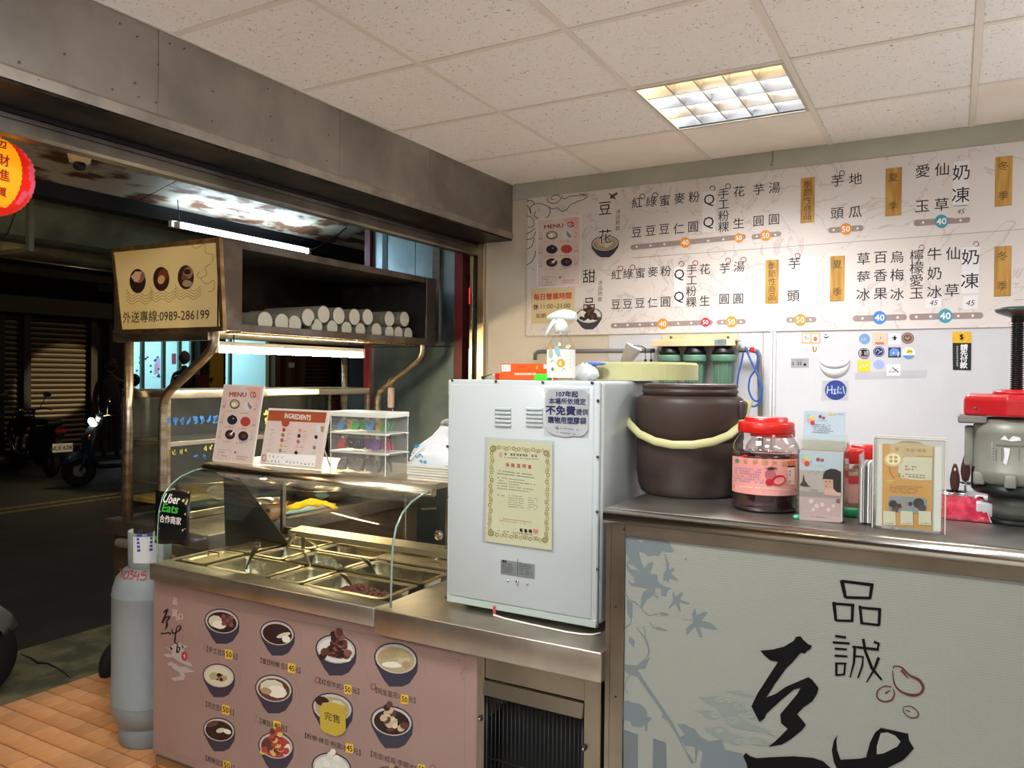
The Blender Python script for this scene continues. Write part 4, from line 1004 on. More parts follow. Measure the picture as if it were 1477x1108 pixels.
# grille of vertical wires
gw = None
nbar = 24
x0, x1 = xg0+.004, xg1-.006
for i in range(nbar):
    x = x0+(x1-x0)*i/(nbar-1)
    if gw is None:
        gw = MB(BLACK).tube([(0, 0, .09), (0, 0, .605)], .0018, seg=6).build('grille_wire', dc, local=True); o = gw
    else: o = gw.copy(); COL.objects.link(o)
    o.location = Vector((x, YP+.012, 0))-WL[dc.name]
for z in (.604, .43, .26):
    MB(BLACK).tube([(x0, YP+.008, z), (x1, YP+.008, z)], .0032, seg=8).build('grille_cross_wire', dc)
MB(BLACK).tube([(x1, YP+.008, .604), (x1, YP+.008, .09)], .004, seg=8).build('grille_frame', dc)
MB(BLACK).tube([(x0, YP+.008, .604), (x0, YP+.008, .09)], .004, seg=8).build('grille_frame', dc)
MB(mat('sticker_grey', '#5f6a6a', .6)).box((at(716, 1005, y=YP+.08).x, YP+.07, .56), (at(730, 1005, y=YP+.08).x, YP+.089, .62)).build('unit_label', dc)
for q in ((693.5, 1036), (842.5, 1079)):
    p = at(*q, y=YP-.005); MB(BLACK).lathe([(.008, 0), (.0075, -.004), (.004, -.006)], p, BLACK, seg=12, ax='y').lathe([(.0035, -.006), (.003, -.009), (.001, -.0095)], p, CHROME, seg=8, ax='y').build('bolt', dc)
for x in (FX0+.12, FX1-.15):
    for y in (FY+.12, FYB-.12):
        MB(RUBBER).lathe([(.012, -.012), (.03, -.014), (.035, 0), (.03, .014), (.012, .012)], (x, y, .035), RUBBER, seg=18, ax='x').build('caster_wheel', dc)
        MB(SCREW).box((x-.018, y-.015, .045), (x+.018, y+.015, .085), bev=.004).build('caster_fork', dc)
# ---- print on the pink panel
g = prY(YP)
VL = mat('vinyl_line', '#8a6a66', .6)
g.stroke([(282, 868), (398, 890), (520, 913), (640, 938)], .8, VL)
g.spline([(640, 938), (652, 944), (643, 948), (655, 950), (668, 952), (672, 946), (660, 950), (668, 966), (664, 974), (672, 962), (670, 982), (666, 976), (671, 985)], .8, VL)
g.stroke([(671, 985), (670, 1106)], .8, VL)
g.stroke([(240, 972), (240, 1070)], .6, VL); g.spline([(240, 1075), (246, 1068), (243, 1085), (252, 1080), (240, 1078), (254, 1090)], .6, VL)
g.stroke([(254, 1088), (300, 1104)], .6, VL)
WV = mat('vinyl_white', '#cdbfb6', .6); BRUSH = mat('brush_ink', '#1d1413', .6); CLD = mat('vinyl_cloud', '#a8a09a', .6)
g.text('品', 252.5, 867.5, 11, WV, 1, em=True); g.text('誠', 252, 884, 12.5, WV, 1, em=True)
g.ring(260.5, 889.5, 3, 3.6, .9, WV, 1); g.ring(256, 893, 1.6, 1.6, .6, WV, 1)
def tile8(x, y): return (220+x*80/591, 840+y*150/1108)
Z = lambda P: [tile8(*p) for p in P]
for P in ([(130, 690), (170, 700), (250, 650), (300, 650), (330, 665), (375, 690), (330, 700), (350, 760), (330, 840), (400, 855), (425, 900), (380, 890), (290, 850), (220, 800), (150, 800), (115, 770), (160, 762), (210, 770), (200, 730)],
          [(150, 865), (200, 848), (240, 870), (290, 900), (350, 900), (400, 930), (455, 955), (400, 960), (330, 965), (350, 1000), (330, 1040), (270, 1045), (230, 1055), (190, 1022), (250, 1012), (300, 1000), (290, 960), (210, 915), (215, 895), (170, 885)]):
    g.poly(Z(P), CLD, 0)
def brush(g, f, parts, m, L):
    for P, W in parts: g.spline([f(*p) for p in P], [w_*f.k for w_ in W], m, L, k=5)
tile8.k = 80/591
brush(g, tile8, [([(115, 325), (140, 305), (168, 288)], [10, 26, 18]), ([(160, 300), (130, 370), (105, 435), (120, 400), (165, 365), (180, 375), (150, 420), (155, 455), (135, 505)], [14, 22, 24, 10, 14, 22, 16, 26, 8]), ([(88, 548), (130, 545), (175, 540), (195, 555)], [22, 12, 16, 22]),
                 ([(205, 495), (215, 540), (245, 535), (260, 480), (290, 462), (295, 500), (250, 540), (240, 600), (235, 650)], [6, 16, 12, 10, 12, 18, 14, 18, 12]), ([(190, 690), (205, 715), (210, 700)], [16, 18, 4]), ([(240, 650), (265, 660), (260, 740), (280, 740), (290, 700), (270, 690)], [10, 12, 20, 12, 14, 8]), ([(315, 670), (325, 705)], [10, 14])], BRUSH, 2)
SEAL = mat('seal_red', '#a31a20', .6)
g.ell(265.8, 946.5, 4.1, 6.6, SEAL, 2); g.stroke([(266, 943), (266, 950)], 1, WV, 3); g.stroke([(264, 946), (268, 946.5)], 1, WV, 3)
BWL = mat('bowl_navy', '#33303e', .5); BWH = mat('bowl_white', '#b9b0a8', .5); TAN = mat('bowl_print_ring', '#927264', .6)
FD = {'dark': '#2c1312', 'cream': '#c9c0a4', 'brown': '#5a3428', 'bean': '#7d4a42', 'pale': '#ddd6c4', 'green': '#6d7a4a', 'olive': '#a59a72', 'red': '#a83a34', 'yellow': '#c9b060', 'ice': '#cfcfc6', 'tan': '#a08a68', 'nut': '#bda58a'}
FM = {k: mat('food_'+k, v, .6) for k, v in FD.items()}
def food_bowl(g, cx, cy, rx, ry, base, blobs, heap=None, seed=0, L=0, slope=.19, dark=True):
    """printed picture of a bowl; pixel frame (y down) or plane frame"""
    rg = random.Random(seed); sg = 1 if g.pix else -1; rr = ry*.62
    ty = cy-sg*ry*.38
    def tilt(x): return slope*(x-cx) if g.pix else 0
    g.poly([(cx-rx, ty+tilt(cx-rx)), (cx-rx*.93, ty+sg*ry*.45+tilt(cx-rx)), (cx-rx*.55, ty+sg*ry*1.1+tilt(cx-rx*.5)), (cx-rx*.3, ty+sg*ry*1.33), (cx+rx*.3, ty+sg*ry*1.33), (cx+rx*.62, ty+sg*ry*1.05+tilt(cx+rx*.6)), (cx+rx*.95, ty+sg*ry*.45+tilt(cx+rx)), (cx+rx, ty+tilt(cx+rx))], BWL if dark else BWH, L)
    rot = math.atan(slope) if g.pix else 0
    g.ell(cx, ty, rx, rr*1.25, BWL, L+1, rot); g.ell(cx, ty, rx*.93, rr*1.13, BWH, L+2, rot); g.ell(cx, ty+sg*rr*.06, rx*.84, rr*.98, FM[base], L+3, rot)
    for bi, (bx, by, bw, bh, c_) in enumerate(blobs): g.ell(cx+bx*rx, ty+sg*by*rr+tilt(cx+bx*rx), bw*rx, bh*rr, FM[c_], L+4+bi*.35, rg.uniform(-.4, .4), n=9)
    if heap:
        hc, n = heap
        for i in range(n):
            t = (i/n)**1.4*.95; a = rg.uniform(-1, 1)*(1-t*.85)
            g.ell(cx+a*rx*.7, ty+sg*(rr*.5-t*rr*2.2), rx*.17*(1.3-t*.5), rr*.3, FM[hc[i % len(hc)]], L+8+i*.2, rg.uniform(-1, 1), n=7)
def blobs(seed, cols, n, w_=.13, h_=.2):
    rg = random.Random(seed); out = []
    for i in range(n):
        a = rg.uniform(0, 6.28); r_ = .72*math.sqrt(rg.random()); out.append((r_*math.cos(a), r_*math.sin(a), w_*rg.uniform(.7, 1.3), h_*rg.uniform(.7, 1.3), cols[i % len(cols)]))
    return out
BOWLS = [(320, 906, 25.5, 24, 'dark', [(-.35, .1, .42, .6, 'cream'), (-.15, .35, .4, .4, 'pale')]+[(.1+.22*(i % 3), -.55+.35*(i//3), .13, .22, ('bean', 'brown')[i % 2]) for i in range(9)], None),
         (400, 923, 25.5, 24, 'dark', [(.35, .05, .42, .22, 'cream'), (.5, .4, .25, .35, 'pale')], None),
         (484.5, 948, 30, 28, 'ice', [(.3, .5, .45, .35, 'pale'), (-.3, .3, .3, .35, 'brown')], (('dark', 'brown', 'dark', 'bean'), 34)),
         (571, 962, 32, 30, 'olive', [(-.3, -.3, .5, .4, 'tan'), (-.15, .5, .5, .25, 'pale'), (.35, 0, .3, .4, 'nut'), (.45, .3, .2, .3, 'tan'), (.3, -.45, .3, .3, 'olive')], None),
         (315.5, 984, 23.5, 23, 'cream', [(.0, .1, .3, .35, 'brown'), (.25, .2, .3, .3, 'tan'), (-.3, .1, .3, .4, 'olive'), (0, -.1, .14, .2, 'dark'), (.15, .3, .1, .2, 'dark')], None),
         (395, 1004, 27.5, 26.5, 'brown', [(-.1, -.1, .65, .7, 'cream'), (.15, .2, .55, .55, 'pale'), (-.4, .3, .3, .3, 'tan')], None),
         (479.5, 1032, 30, 28, 'olive', [(-.5, -.4, .35, .4, 'dark'), (.2, -.2, .45, .5, 'cream'), (.3, .3, .4, .3, 'ice')], None),
         (565, 1052, 31, 29, 'dark', [(-.1, .1, .3, .8, 'brown')]+[(-.25+.2*(i % 3), -.6+.3*(i//3), .14, .22, ('nut', 'cream')[i % 2]) for i in range(12)], (('nut', 'dark', 'brown'), 12)),
         (316, 1062, 23.5, 23, 'dark', [(.1, 0, .3, .25, 'cream'), (.5, 0, .25, .25, 'pale'), (-.4, -.5, .4, .3, 'brown')], None),
         (398, 1086, 26, 26, 'red', [(-.5, .1, .3, .7, 'brown'), (-.15, .1, .25, .9, 'yellow'), (.3, .1, .35, .8, 'red'), (.6, .2, .2, .6, 'pale')], (('yellow', 'red', 'brown', 'red'), 20)),
         (478, 1117, 29, 27, 'ice', [], (('ice', 'pale'), 10)), (563, 1136, 29, 26, 'brown', [], (('brown', 'tan'), 10))]
for i, (cx_, cy_, rx, ry, base, bl, heap) in enumerate(BOWLS):
    b_ = prY(YP)
    b_.ring(cx_+3, cy_-1, rx*1.25, ry*1.3, .9, TAN, 0, -70, 20); b_.ring(cx_-3, cy_+2, rx*1.25, ry*1.3, .9, TAN, 0, 100, 170)  # thin tan arcs printed around the bowl
    food_bowl(b_, cx_, cy_, rx, ry, base, bl, heap, seed=i, L=0)
    b_.build('bowl_picture', fp)
PT = mat('price_yellow', '#d9b13a', .6)
def caption(cx_, cy_, w_, txt, price, px):
    k = prY(YP)
    k.text(txt, cx_, cy_, 8.5, BRUSH, 1, wmax=w_)
    X0, Y0 = px
    k.poly([(X0-5.5, Y0-7.5), (X0-4, Y0-8), (X0+4.5, Y0-6.5), (X0+5.5, Y0-5.5), (X0+5.5, Y0+6.5), (X0+4, Y0+7), (X0-4.5, Y0+5.5), (X0-5.5, Y0+4.5)], PT, 2)
    k.text(price, X0, Y0-.5, 8, BRUSH, 3, bold=.015, wmax=8)
    k.build('caption', fp)
caption(320, 942, 43, '【手工豆花50元】', '50', (330, 944.5))
caption(404, 960, 56, '【蜜豆粉粿·豆花45元】', '45', (420.5, 964.5))
caption(489, 990, 56, '【紅豆牛奶冰50元】', '50', (501.5, 995))
caption(570, 1003, 56, '【花生豆花冰50元】', '50', (583.5, 1009.5))
caption(317, 1022, 39, '【花生豆花50元】', '50', (325.5, 1024.5))
caption(394, 1046, 38, '【凍豆花40元】', '40', (399.5, 1047.5))
caption(479, 1073, 78, '【粉條·綠豆·粉圓冰45元】', '45', (504, 1080))
caption(317, 1101, 40, '【黑糖豆花50元】', '50', (327, 1105))
caption(575, 1100, 80, '【花生·紅豆·芋頭冰50元】', '50', (608, 1110))
RN = mat('maroon_ring', '#7a2528', .6)
for x, y in ((298, 935), (457.5, 981), (538.5, 990.5), (371.5, 1038), (624, 1108)): g.ring(x, y, 3.4, 4.2, .9, RN if x > 440 else VL, 1)
so_ = prY(YP); TP = mat('yellow_tape', '#b59b34', .5)
so_.poly([(465, 1014), (476, 1013), (498, 1019), (499, 1054), (492, 1060), (484, 1062), (468, 1057), (462, 1050), (461, 1024)], TP, 12)
so_.text('完售', 479, 1035, 12, INK, 13, wmax=22); so_.build('sold_out_tape', fp)
g.build('panel_print', fp, kind='stuff')
# ---- curved glass case
GS = mat('glass_edge_green', '#8fa89a', .15, .3)
prof = [(1.852, .802), (1.853, .86), (1.855, .93), (1.860, .99), (1.875, 1.04), (1.905, 1.078), (1.95, 1.105), (2.01, 1.122), (2.08, 1.129)]
GXa, GXb = -2.535, -1.455
fg = MB(GLASS)
n = len(prof)
vs = [(x, y, z) for x in (GXa, GXb) for y, z in prof]
vs += [(x, y+.005, z-.003) for x in (GXa, GXb) for y, z in prof]
fs = [(i, i+1, n+i+1, n+i) for i in range(n-1)]+[(2*n+i, 3*n+i, 3*n+i+1, 2*n+i+1) for i in range(n-1)]
fg.add(vs, fs, GLASS, True).build('curved_glass', dc)
for x in (GXa, GXb):
    P = [(x, y, z) for y, z in prof]+[(x, 2.46, 1.129), (x, 2.46, .802)]
    MB(GLASS).add([tuple(p) for p in P], [tuple(range(len(P)))], GLASS).build('side_glass', dc)
    MB(GS).tube([(x, y, z) for y, z in prof], .0035, seg=8).build('glass_edge', dc)
    MB(CTD).box((x-.008, 2.46, .80), (x+.008, 2.48, 1.13), bev=.001).build('case_post', dc)
CTT = mat('case_top_steel', '#dccfb2', .42, 1, col2='#c8bca2', nscale=3)
MB(CTT).prism([(GXa-.008, 2.07, 1.130), (GXa-.008, 2.07, 1.144), (GXa-.008, 2.078, 1.148), (GXa-.008, 2.48, 1.148), (GXa-.008, 2.48, 1.130)], (GXb-GXa+.016, 0, 0)).build('case_top', dc)
MB(mat('case_light_trim', '#d8c193', .35, .8)).prism([(GXa+.12, 2.08, 1.1295), (GXa+.12, 2.14, 1.1295), (GXa+.12, 2.14, 1.098), (GXa+.12, 2.125, 1.094)], (GXb-GXa-.16, 0, 0)).build('lamp_trim', dc)
MB(CTD).box((GXa, 2.47, .8), (GXb, 2.484, .83), bev=.001).build('back_sill', dc)
MB(mat('case_lip_steel', '#d6cdb4', .24, 1)).prism([(GXa-.008, 2.078, 1.1482)]+[(GXa-.008, 2.078-.034*math.sin(a), 1.116+.032*math.cos(a)) for a in [k*math.pi/16 for k in range(1, 9)]]+[(GXa-.008, 2.048, 1.1155), (GXa-.008, 2.074, 1.142)], (GXb-GXa+.016, 0, 0), smooth=True).build('front_lip', dc)
# narrow shelf inside
MB(CTT).prism([(-2.26, 2.23, .865), (-2.26, 2.23, .885), (-2.26, 2.30, .892), (-2.26, 2.30, .865)], (.79, 0, 0)).build('inner_shelf', dc)
for x in (-2.25, -1.48): MB(CTD).box((x, 2.29, .8), (x+.012, 2.30, .866)).build('shelf_foot', dc)
# slanted dark divider plate at the left
pa, pb, pc = at(326, 672, z=1.14), at(421, 793, z=.81), at(325, 793, z=.81)
Y0_ = 2.19
DV = mat('divider_steel', '#6f6c68', .35, 1, col2='#55524f', nscale=3)
MB(DV).prism([at(*q, y=2.33) for q in ((322, 674), (338, 678), (421, 792), (325, 791))], (0, .005, 0)).build('divider_plate', dc)
# sliding door frames at the back right of the case
for x0, x1 in ((-1.86, -1.66), (-1.64, -1.47)):
    mb = MB(CTD); z0, z1, y = .93, 1.13, 2.45
    P = []
    for cxx, czz, a0 in ((x0+.03, z1-.03, 180), (x1-.03, z1-.03, 90)):
        for k in range(5): a = math.radians(a0-k*22.5); P.append((cxx+.03*math.cos(a), y, czz+.03*math.sin(a)))
    mb.tube([(x0, y, .84)]+P+[(x1, y, .84)], .006, seg=8).build('door_frame', dc)
hp = at(634, 772, y=2.44); MB(CHROME).lathe([(.0, 0), (.018, -.002), (.018, -.01), (.006, -.012)][1:], hp, seg=16, ax='y').build('door_knob', dc)
MB(CTD).tube([at(629, 733, y=2.3), at(608, 734, y=2.25)], .004, seg=8).build('glass_clip', dc)
# ---- pans (lift-out) resting on the divider rails
PANM = mat('pan_steel', '#b5ab98', .24, 1, rough2=.38, nscale=5)
RIMM = mat('pan_rim_steel', '#dccba6', .36, 1)
def rr(x0, x1, y0, y1, r, z, n=4):
    P = []
    for cx_, cy_, a0 in ((x1-r, y1-r, 0), (x0+r, y1-r, 90), (x0+r, y0+r, 180), (x1-r, y0+r, 270)):
        for k in range(n+1): a = math.radians(a0+90*k/n); P.append((cx_+r*math.cos(a), cy_+r*math.sin(a), z))
    return P
def pan(x0, x1, y0, y1, label, depth=.085, z=.792):
    t = thing('food_pan', label, 'food pan', ((x0+x1)/2, (y0+y1)/2, z-depth), 'steel pans in the glass case')
    loops = [rr(x0+.003, x1-.003, y0+.003, y1-.003, .02, z), rr(x0+.018, x1-.018, y0+.018, y1-.018, .018, z+.001), rr(x0+.021, x1-.021, y0+.021, y1-.021, .02, z-.006),
             rr(x0+.028, x1-.028, y0+.028, y1-.028, .025, z-depth+.02), rr(x0+.045, x1-.045, y0+.045, y1-.045, .02, z-depth)]
    n = len(loops[0]); vs = sum(loops, []); mb = MB(RIMM)
    for j in range(4):
        mb.add([], [], None)
    F_ = lambda j: [(j*n+i, j*n+(i+1) % n, (j+1)*n+(i+1) % n, (j+1)*n+i) for i in range(n)]
    outer = [rr(x0+.003, x1-.003, y0+.003, y1-.003, .02, z-.004), rr(x0+.019, x1-.019, y0+.019, y1-.019, .02, z-.005)]
    r_ = MB(RIMM); v2 = loops[0]+loops[1]+loops[2]+outer[0]+outer[1]
    r_.add(v2, F_(0)+F_(1)+[(3*n+i, 3*n+(i+1) % n, (i+1) % n, i) for i in range(n)]+[(4*n+i, 4*n+(i+1) % n, 3*n+(i+1) % n, 3*n+i) for i in range(n)], RIMM, False); r_.build('rim', t)
    b_ = MB(PANM); b_.add(loops[2]+loops[3]+loops[4], F_(0)+F_(1)+[tuple(range(2*n, 3*n))[::-1]], PANM, True); b_.build('basin', t)
    return t
PX = [-2.50, -2.385, -2.06, -1.905, -1.545]
pan(-2.375, -2.062, 1.925, 2.135, 'large empty steel pan in the front row, left of the middle')
pan(-2.055, -1.905, 1.925, 2.135, 'small steel pan in the middle of the front row')
pan(-1.898, -1.55, 1.925, 2.135, 'steel pan of red beans in the front row at the right')
pan(-2.375, -2.215, 2.145, 2.325, 'small dark steel pan in the middle row at the left')
pan(-2.208, -1.915, 2.145, 2.325, 'steel pan with pale cubes left in it, middle row')
pan(-1.905, -1.55, 2.145, 2.325, 'large steel pan in the middle row at the right')
pan(-2.49, -2.25, 2.335, 2.49, 'steel pan in the back row beside the divider plate', .11)
pan(-2.24, -1.92, 2.335, 2.49, 'steel pan in the back row under the narrow shelf', .11)
def lid(x0, x1, y0, y1, label, z=.794, knob=None):
    t = thing('pan_lid', label, 'lid', ((x0+x1)/2, (y0+y1)/2, z))
    P0, P1 = rr(x0, x1, y0, y1, .015, z), rr(x0, x1, y0, y1, .015, z+.004); P2 = rr(x0+.018, x1-.018, y0+.018, y1-.018, .012, z+.004); P3 = rr(x0+.025, x1-.025, y0+.025, y1-.025, .012, z+.001)
    n = len(P0); m_ = MB(RIMM)
    F_ = [(j*n+i, j*n+(i+1) % n, (j+1)*n+(i+1) % n, (j+1)*n+i) for j in range(3) for i in range(n)]
    m_.add(P0+P1+P2+P3, F_+[tuple(range(3*n, 4*n)), tuple(range(n))[::-1]], RIMM); m_.build('plate', t)
    if knob: MB(CHROME).lathe([(.012, 0), (.006, .006), (.008, .014), (.022, .018), (.02, .024), (.002, .026)], (*knob, z+.004), CHROME, seg=20).build('knob', t)
    else: MB(CHROME).tube([((x0+x1)/2-.03, (y0+y1)/2, z+.004), ((x0+x1)/2-.026, (y0+y1)/2, z+.02), ((x0+x1)/2+.026, (y0+y1)/2, z+.02), ((x0+x1)/2+.03, (y0+y1)/2, z+.004)], .003, seg=8).build('handle', t)
    return t
lid(-2.51, -2.385, 1.93, 2.13, 'flat steel pan lid at the front left corner of the case')
lid(-2.51, -2.385, 2.145, 2.325, 'flat steel pan lid in the middle row at the far left')
lid(-1.905, -1.52, 2.335, 2.49, 'steel lid with a round knob at the back right of the case', knob=(at(606, 817, z=.8).x, 2.41))
# food left in the pans
def stuff(label, x0, x1, y0, y1, z, n, r, m, cat, seed, name):
    rg = random.Random(seed); mb = MB(m)
    for _ in range(n):
        k = len(mb.v); u_ = rg.random(); v_ = rg.random(); c_ = (x0+(x1-x0)*u_, y0+(y1-y0)*v_, z+rg.random()**.5*(.03+.036*math.sin(3.14*u_))); mb.ball(c_, r*rg.uniform(.8, 1.2), m, seg=7, rings=5, sc=(1.25, .9, .85))
    mb.build(name, label=label, cat=cat, kind='stuff')
stuff('heap of cooked red beans in the front right pan', -1.86, -1.60, 1.965, 2.085, .712, 700, .0085, mat('red_bean', '#6b3a31', .35), 'beans', 1, 'red_beans')
stuff('a few pale taro cubes left in the middle row pan', -2.16, -1.98, 2.19, 2.28, .712, 260, .009, mat('pale_cube', '#a39a88', .5), 'food', 2, 'taro_cubes')
# spoons standing in the pans
SPN = mat('spoon_steel', '#efe6cf', .34, 1)
def spoon(q0, z0, q1, z1, label, wide=.011):
    a = at(*q0, z=z0); b_ = at(*q1, z=z1); t = thing('serving_spoon', label, 'spoon', b_, 'serving spoons in the pans')
    d_ = (b_-a); mid = (a+b_)/2+Vector((0, 0, .006)); s_ = d_.cross(Vector((0, 0, 1))).normalized()
    rows = []
    for k, wd in enumerate((.7, 1, .8, .45, .35, .35)):
        p_ = a+d_*(k/5*.86)+Vector((0, 0, .006*math.sin(k/5*3.1))); rows.append([p_-s_*wide*wd, p_+s_*wide*wd])
    MB(SPN).sheet(rows, .0018).build('handle', t)
    c_ = a+d_*.93
    MB(SPN).ball(c_, .022, SPN, seg=12, rings=8, sc=(1, 1.2, .35)).build('scoop', t)
spoon((371, 787), .87, (352, 827), .725, 'steel serving spoon leaning in the large front left pan')
spoon((424, 770), .885, (408, 806), .725, 'steel serving spoon in the small dark pan of the middle row')
spoon((440, 797), .85, (454, 841), .725, 'steel serving spoon leaning right over the small middle front pan', .009)
spoon((492, 827), .83, (516, 857), .73, 'steel serving spoon resting in the red bean pan')
spoon((525, 805), .84, (547, 836), .725, 'steel serving spoon in the large middle row pan at the right')
spoon((443, 779), .85, (469, 798), .74, 'steel serving spoon lying towards the back row under the shelf', .008)
# ---- black delivery sticker on the left of the curved glass
sx = prof
def on_glass(px, py):
    # walk the glass profile: nearest y-plane for the flat lower part
    p = at(px, py, y=1.853)
    if p.z > .861:
        for _ in range(8):
            z = p.z; yy = 1.853
            for (ya, za), (yb_, zb) in zip(prof, prof[1:]):
                if za <= z <= zb: yy = ya+(yb_-ya)*(z-za)/(zb-za)
            p = at(px, py, y=yy)
    return p
class Curved(Pr):
    def pt(s, a, b, L=0): return on_glass(a, b)+Vector((0, -.0006*(1+L), .0003*L))
    def snap(s, p, L, kk):
        y_ = 1.853
        for (ya, za), (yb_, zb_) in zip(prof, prof[1:]):
            if za <= p.z <= zb_: y_ = ya+(yb_-ya)*(p.z-za)/(zb_-za)
        return Vector((p.x, y_-.0016-.0008*L-kk, p.z+.0003*L))
g = Curved((0, 1.853, 1), (1, 0, 0), (0, 0, 1)); SB = mat('sticker_black', '#0c0d0d', .35)
rows = []
for j in range(9):
    t = j/8; y0_ = 707+t*76; xl, xr = 225-t*1.5, 275-t*3; rows.append([g.pt(xl+(xr-xl)*i/6, y0_+(1.2*math.sin(i*1.3) if j in (0, 8) else 0)+i*.7, 0) for i in range(7)])
st_ = MB(SB).sheet(rows, .0008).build('delivery_sticker', label='black delivery-partner sticker with white and green lettering on the curved glass', cat='sticker')
GRN = mat('sticker_green', '#3fae3c', .5); BEI = mat('sticker_beige', '#cbbf92', .5)
g.text('Uber', 248.5, 720, 10.5, PAPER, 1, bold=.03, wmax=24); g.text('Eats', 246.5, 733.5, 11, GRN, 1, bold=.035, wmax=23); g.text('合作商家', 246.5, 750, 11, PAPER, 1, bold=.02, wmax=31)
g.poly([(222, 766), (234, 768), (232, 785), (222, 782)], BEI, 1); g.poly([(224, 773), (228, 774), (227, 780), (224, 779)], GRN, 2); g.ring(228.5, 766, 2.6, 4, .9, BEI, 1, 180, 360)
g.spline([(264, 724), (268, 716), (273, 709)], [3.5, 1.5, 1.2], BEI, 1); g.spline([(268, 728), (271, 721), (274, 714)], [3.2, 1.4, 1.2], BEI, 1)
g.poly([(262, 783), (266, 776), (271, 772), (270, 786), (262, 786)], mat('sticker_grey2', '#b9bcb8', .5), 1)
for x, y in ((227.5, 734), (231, 738), (267.5, 742), (267, 762), (264, 765)): g.poly([(x-1.4, y), (x, y-1.8), (x+1.4, y), (x, y+1.8)], BEI, 1)
g.build('sticker_print', st_, kind='stuff')
# ================================================================ SERVICE COUNTER (right)
RX0, RX1, RY, RYB, RZ = -.768, 1.7, 1.832, 2.47, 1.165
sc = thing('service_counter', 'tall steel-topped counter with a pale printed front, shop name brushed in black', 'counter', (.4, 2.15, 0))
RTOP = mat('counter_top_steel', '#b5b2aa', .42, 1, col2='#84807a', nscale=3, ndetail=7, )
MB(RTOP).box((RX0, RY+.02, RZ-.03), (RX1, RYB, RZ), bev=.002).build('countertop', sc)
P = [(RX0, RY+.019+.019*math.cos(a), RZ-.019+.019*math.sin(a)) for a in [math.radians(90+i*20) for i in range(10)]]
MB(mat('rolled_edge_steel', '#c6c3bb', .22, 1, )).prism(P, (RX1-RX0, 0, 0), smooth=True).build('rolled_edge', sc)
FRS = mat('frame_steel', '#a39a8b', .35, 1, col2='#857b6c', nscale=3)
MB(mat('carcass_dark', '#57534c', .6, .4)).box((RX0+.01, RY+.06, .05), (RX1, RYB, RZ-.03)).build('carcass', sc)
MB(FRS).box((RX0+.002, RY+.022, .02), (RX0+.016, RY+.058, RZ-.035), bev=.001).build('frame_post', sc)
MB(FRS).box((RX0+.018, RY+.016, .02), (-.714, RY+.058, RZ-.035), bev=.001).build('frame_post', sc)
MB(FRS).box((-.713, RY+.016, 1.1), (RX1, RY+.058, RZ-.035), bev=.001).build('frame_rail', sc)
yq = RY+.022
PAN = bpy.data.materials.new('ribbed_print_board'); PAN.use_nodes = True; nt = PAN.node_tree; b = nt.nodes['Principled BSDF']
b.inputs['Roughness'].default_value = .45
tc = nt.nodes.new('ShaderNodeTexCoord'); wv = nt.nodes.new('ShaderNodeTexWave'); wv.bands_direction = 'Z'; wv.inputs['Scale'].default_value = 55; wv.inputs['Distortion'].default_value = .3
nz = nt.nodes.new('ShaderNodeTexNoise'); nz.inputs['Scale'].default_value = 1.4
mx = nt.nodes.new('ShaderNodeMix'); mx.data_type = 'RGBA'; mx.inputs[6].default_value = lin('#8d9086'); mx.inputs[7].default_value = lin('#888b83')
bp = nt.nodes.new('ShaderNodeBump'); bp.inputs['Strength'].default_value = .08; bp.inputs['Distance'].default_value = .002
nt.links.new(tc.outputs['Object'], wv.inputs[0]); nt.links.new(tc.outputs['Object'], nz.inputs[0]); nt.links.new(nz.outputs[0], mx.inputs[0]); nt.links.new(mx.outputs[2], b.inputs['Base Color'])
nt.links.new(wv.outputs[0], bp.inputs['Height']); nt.links.new(bp.outputs[0], b.inputs['Normal'])
pb = MB(PAN).box((-.713, yq, .03), (RX1, yq+.01, 1.099)).build('print_board', sc)
for q in ((888, 875), (888, 1005), (900, 764)):
    p = at(*q, y=RY+.016); MB(BLACK).lathe([(.0028, 0), (.0026, -.0012), (.001, -.0016)], p, BLACK, seg=8, ax='y').build('rivet', sc)
def pZ(y): return prY(y)
LF = mat('print_leaf_grey', '#6a7476', .5); LF2 = mat('print_leaf_light', '#7b8480', .5); BRK = mat('brush_black', '#0b0a0b', .9, spec=.2); LIN = mat('print_white_line', '#999c92', .5)
f8 = lambda x, y: (890+x*200/1477, 770+y*150/1108)
f9 = lambda x, y: (890+x*240/1477, 940+y*168/1034)
g = pZ(yq)
def P8(L, pts, m=LF, f=f8): g.poly([f(*p) for p in pts], m, L)
# leaves and branches, upper left
P8(0, [(85, 20), (240, 25), (430, 60), (560, 85), (575, 130), (610, 190), (560, 200), (480, 185), (440, 240), (400, 230), (330, 240), (290, 205), (230, 190), (250, 270), (290, 370), (340, 310), (385, 300), (375, 370), (350, 425), (430, 440), (435, 510), (500, 560), (580, 580), (530, 620), (525, 670), (470, 660), (470, 590), (410, 575), (400, 640), (445, 680), (430, 695), (390, 650), (310, 710), (270, 800), (250, 780), (255, 690), (280, 620), (330, 590), (240, 570), (150, 555), (110, 500), (190, 480), (120, 400), (85, 330), (130, 270), (90, 200)])
P8(1, [(110, 320), (180, 340), (230, 395), (150, 380)], PAN); P8(1, [(90, 410), (150, 450), (190, 520), (160, 530), (110, 490)], PAN); P8(1, [(210, 70), (300, 60), (260, 95)], PAN)
P8(0, [(500, 190), (530, 250), (555, 320), (552, 385), (600, 365), (618, 385), (575, 420), (650, 490), (640, 505), (560, 475), (545, 530), (520, 490), (490, 510), (495, 420), (525, 390), (520, 300)])
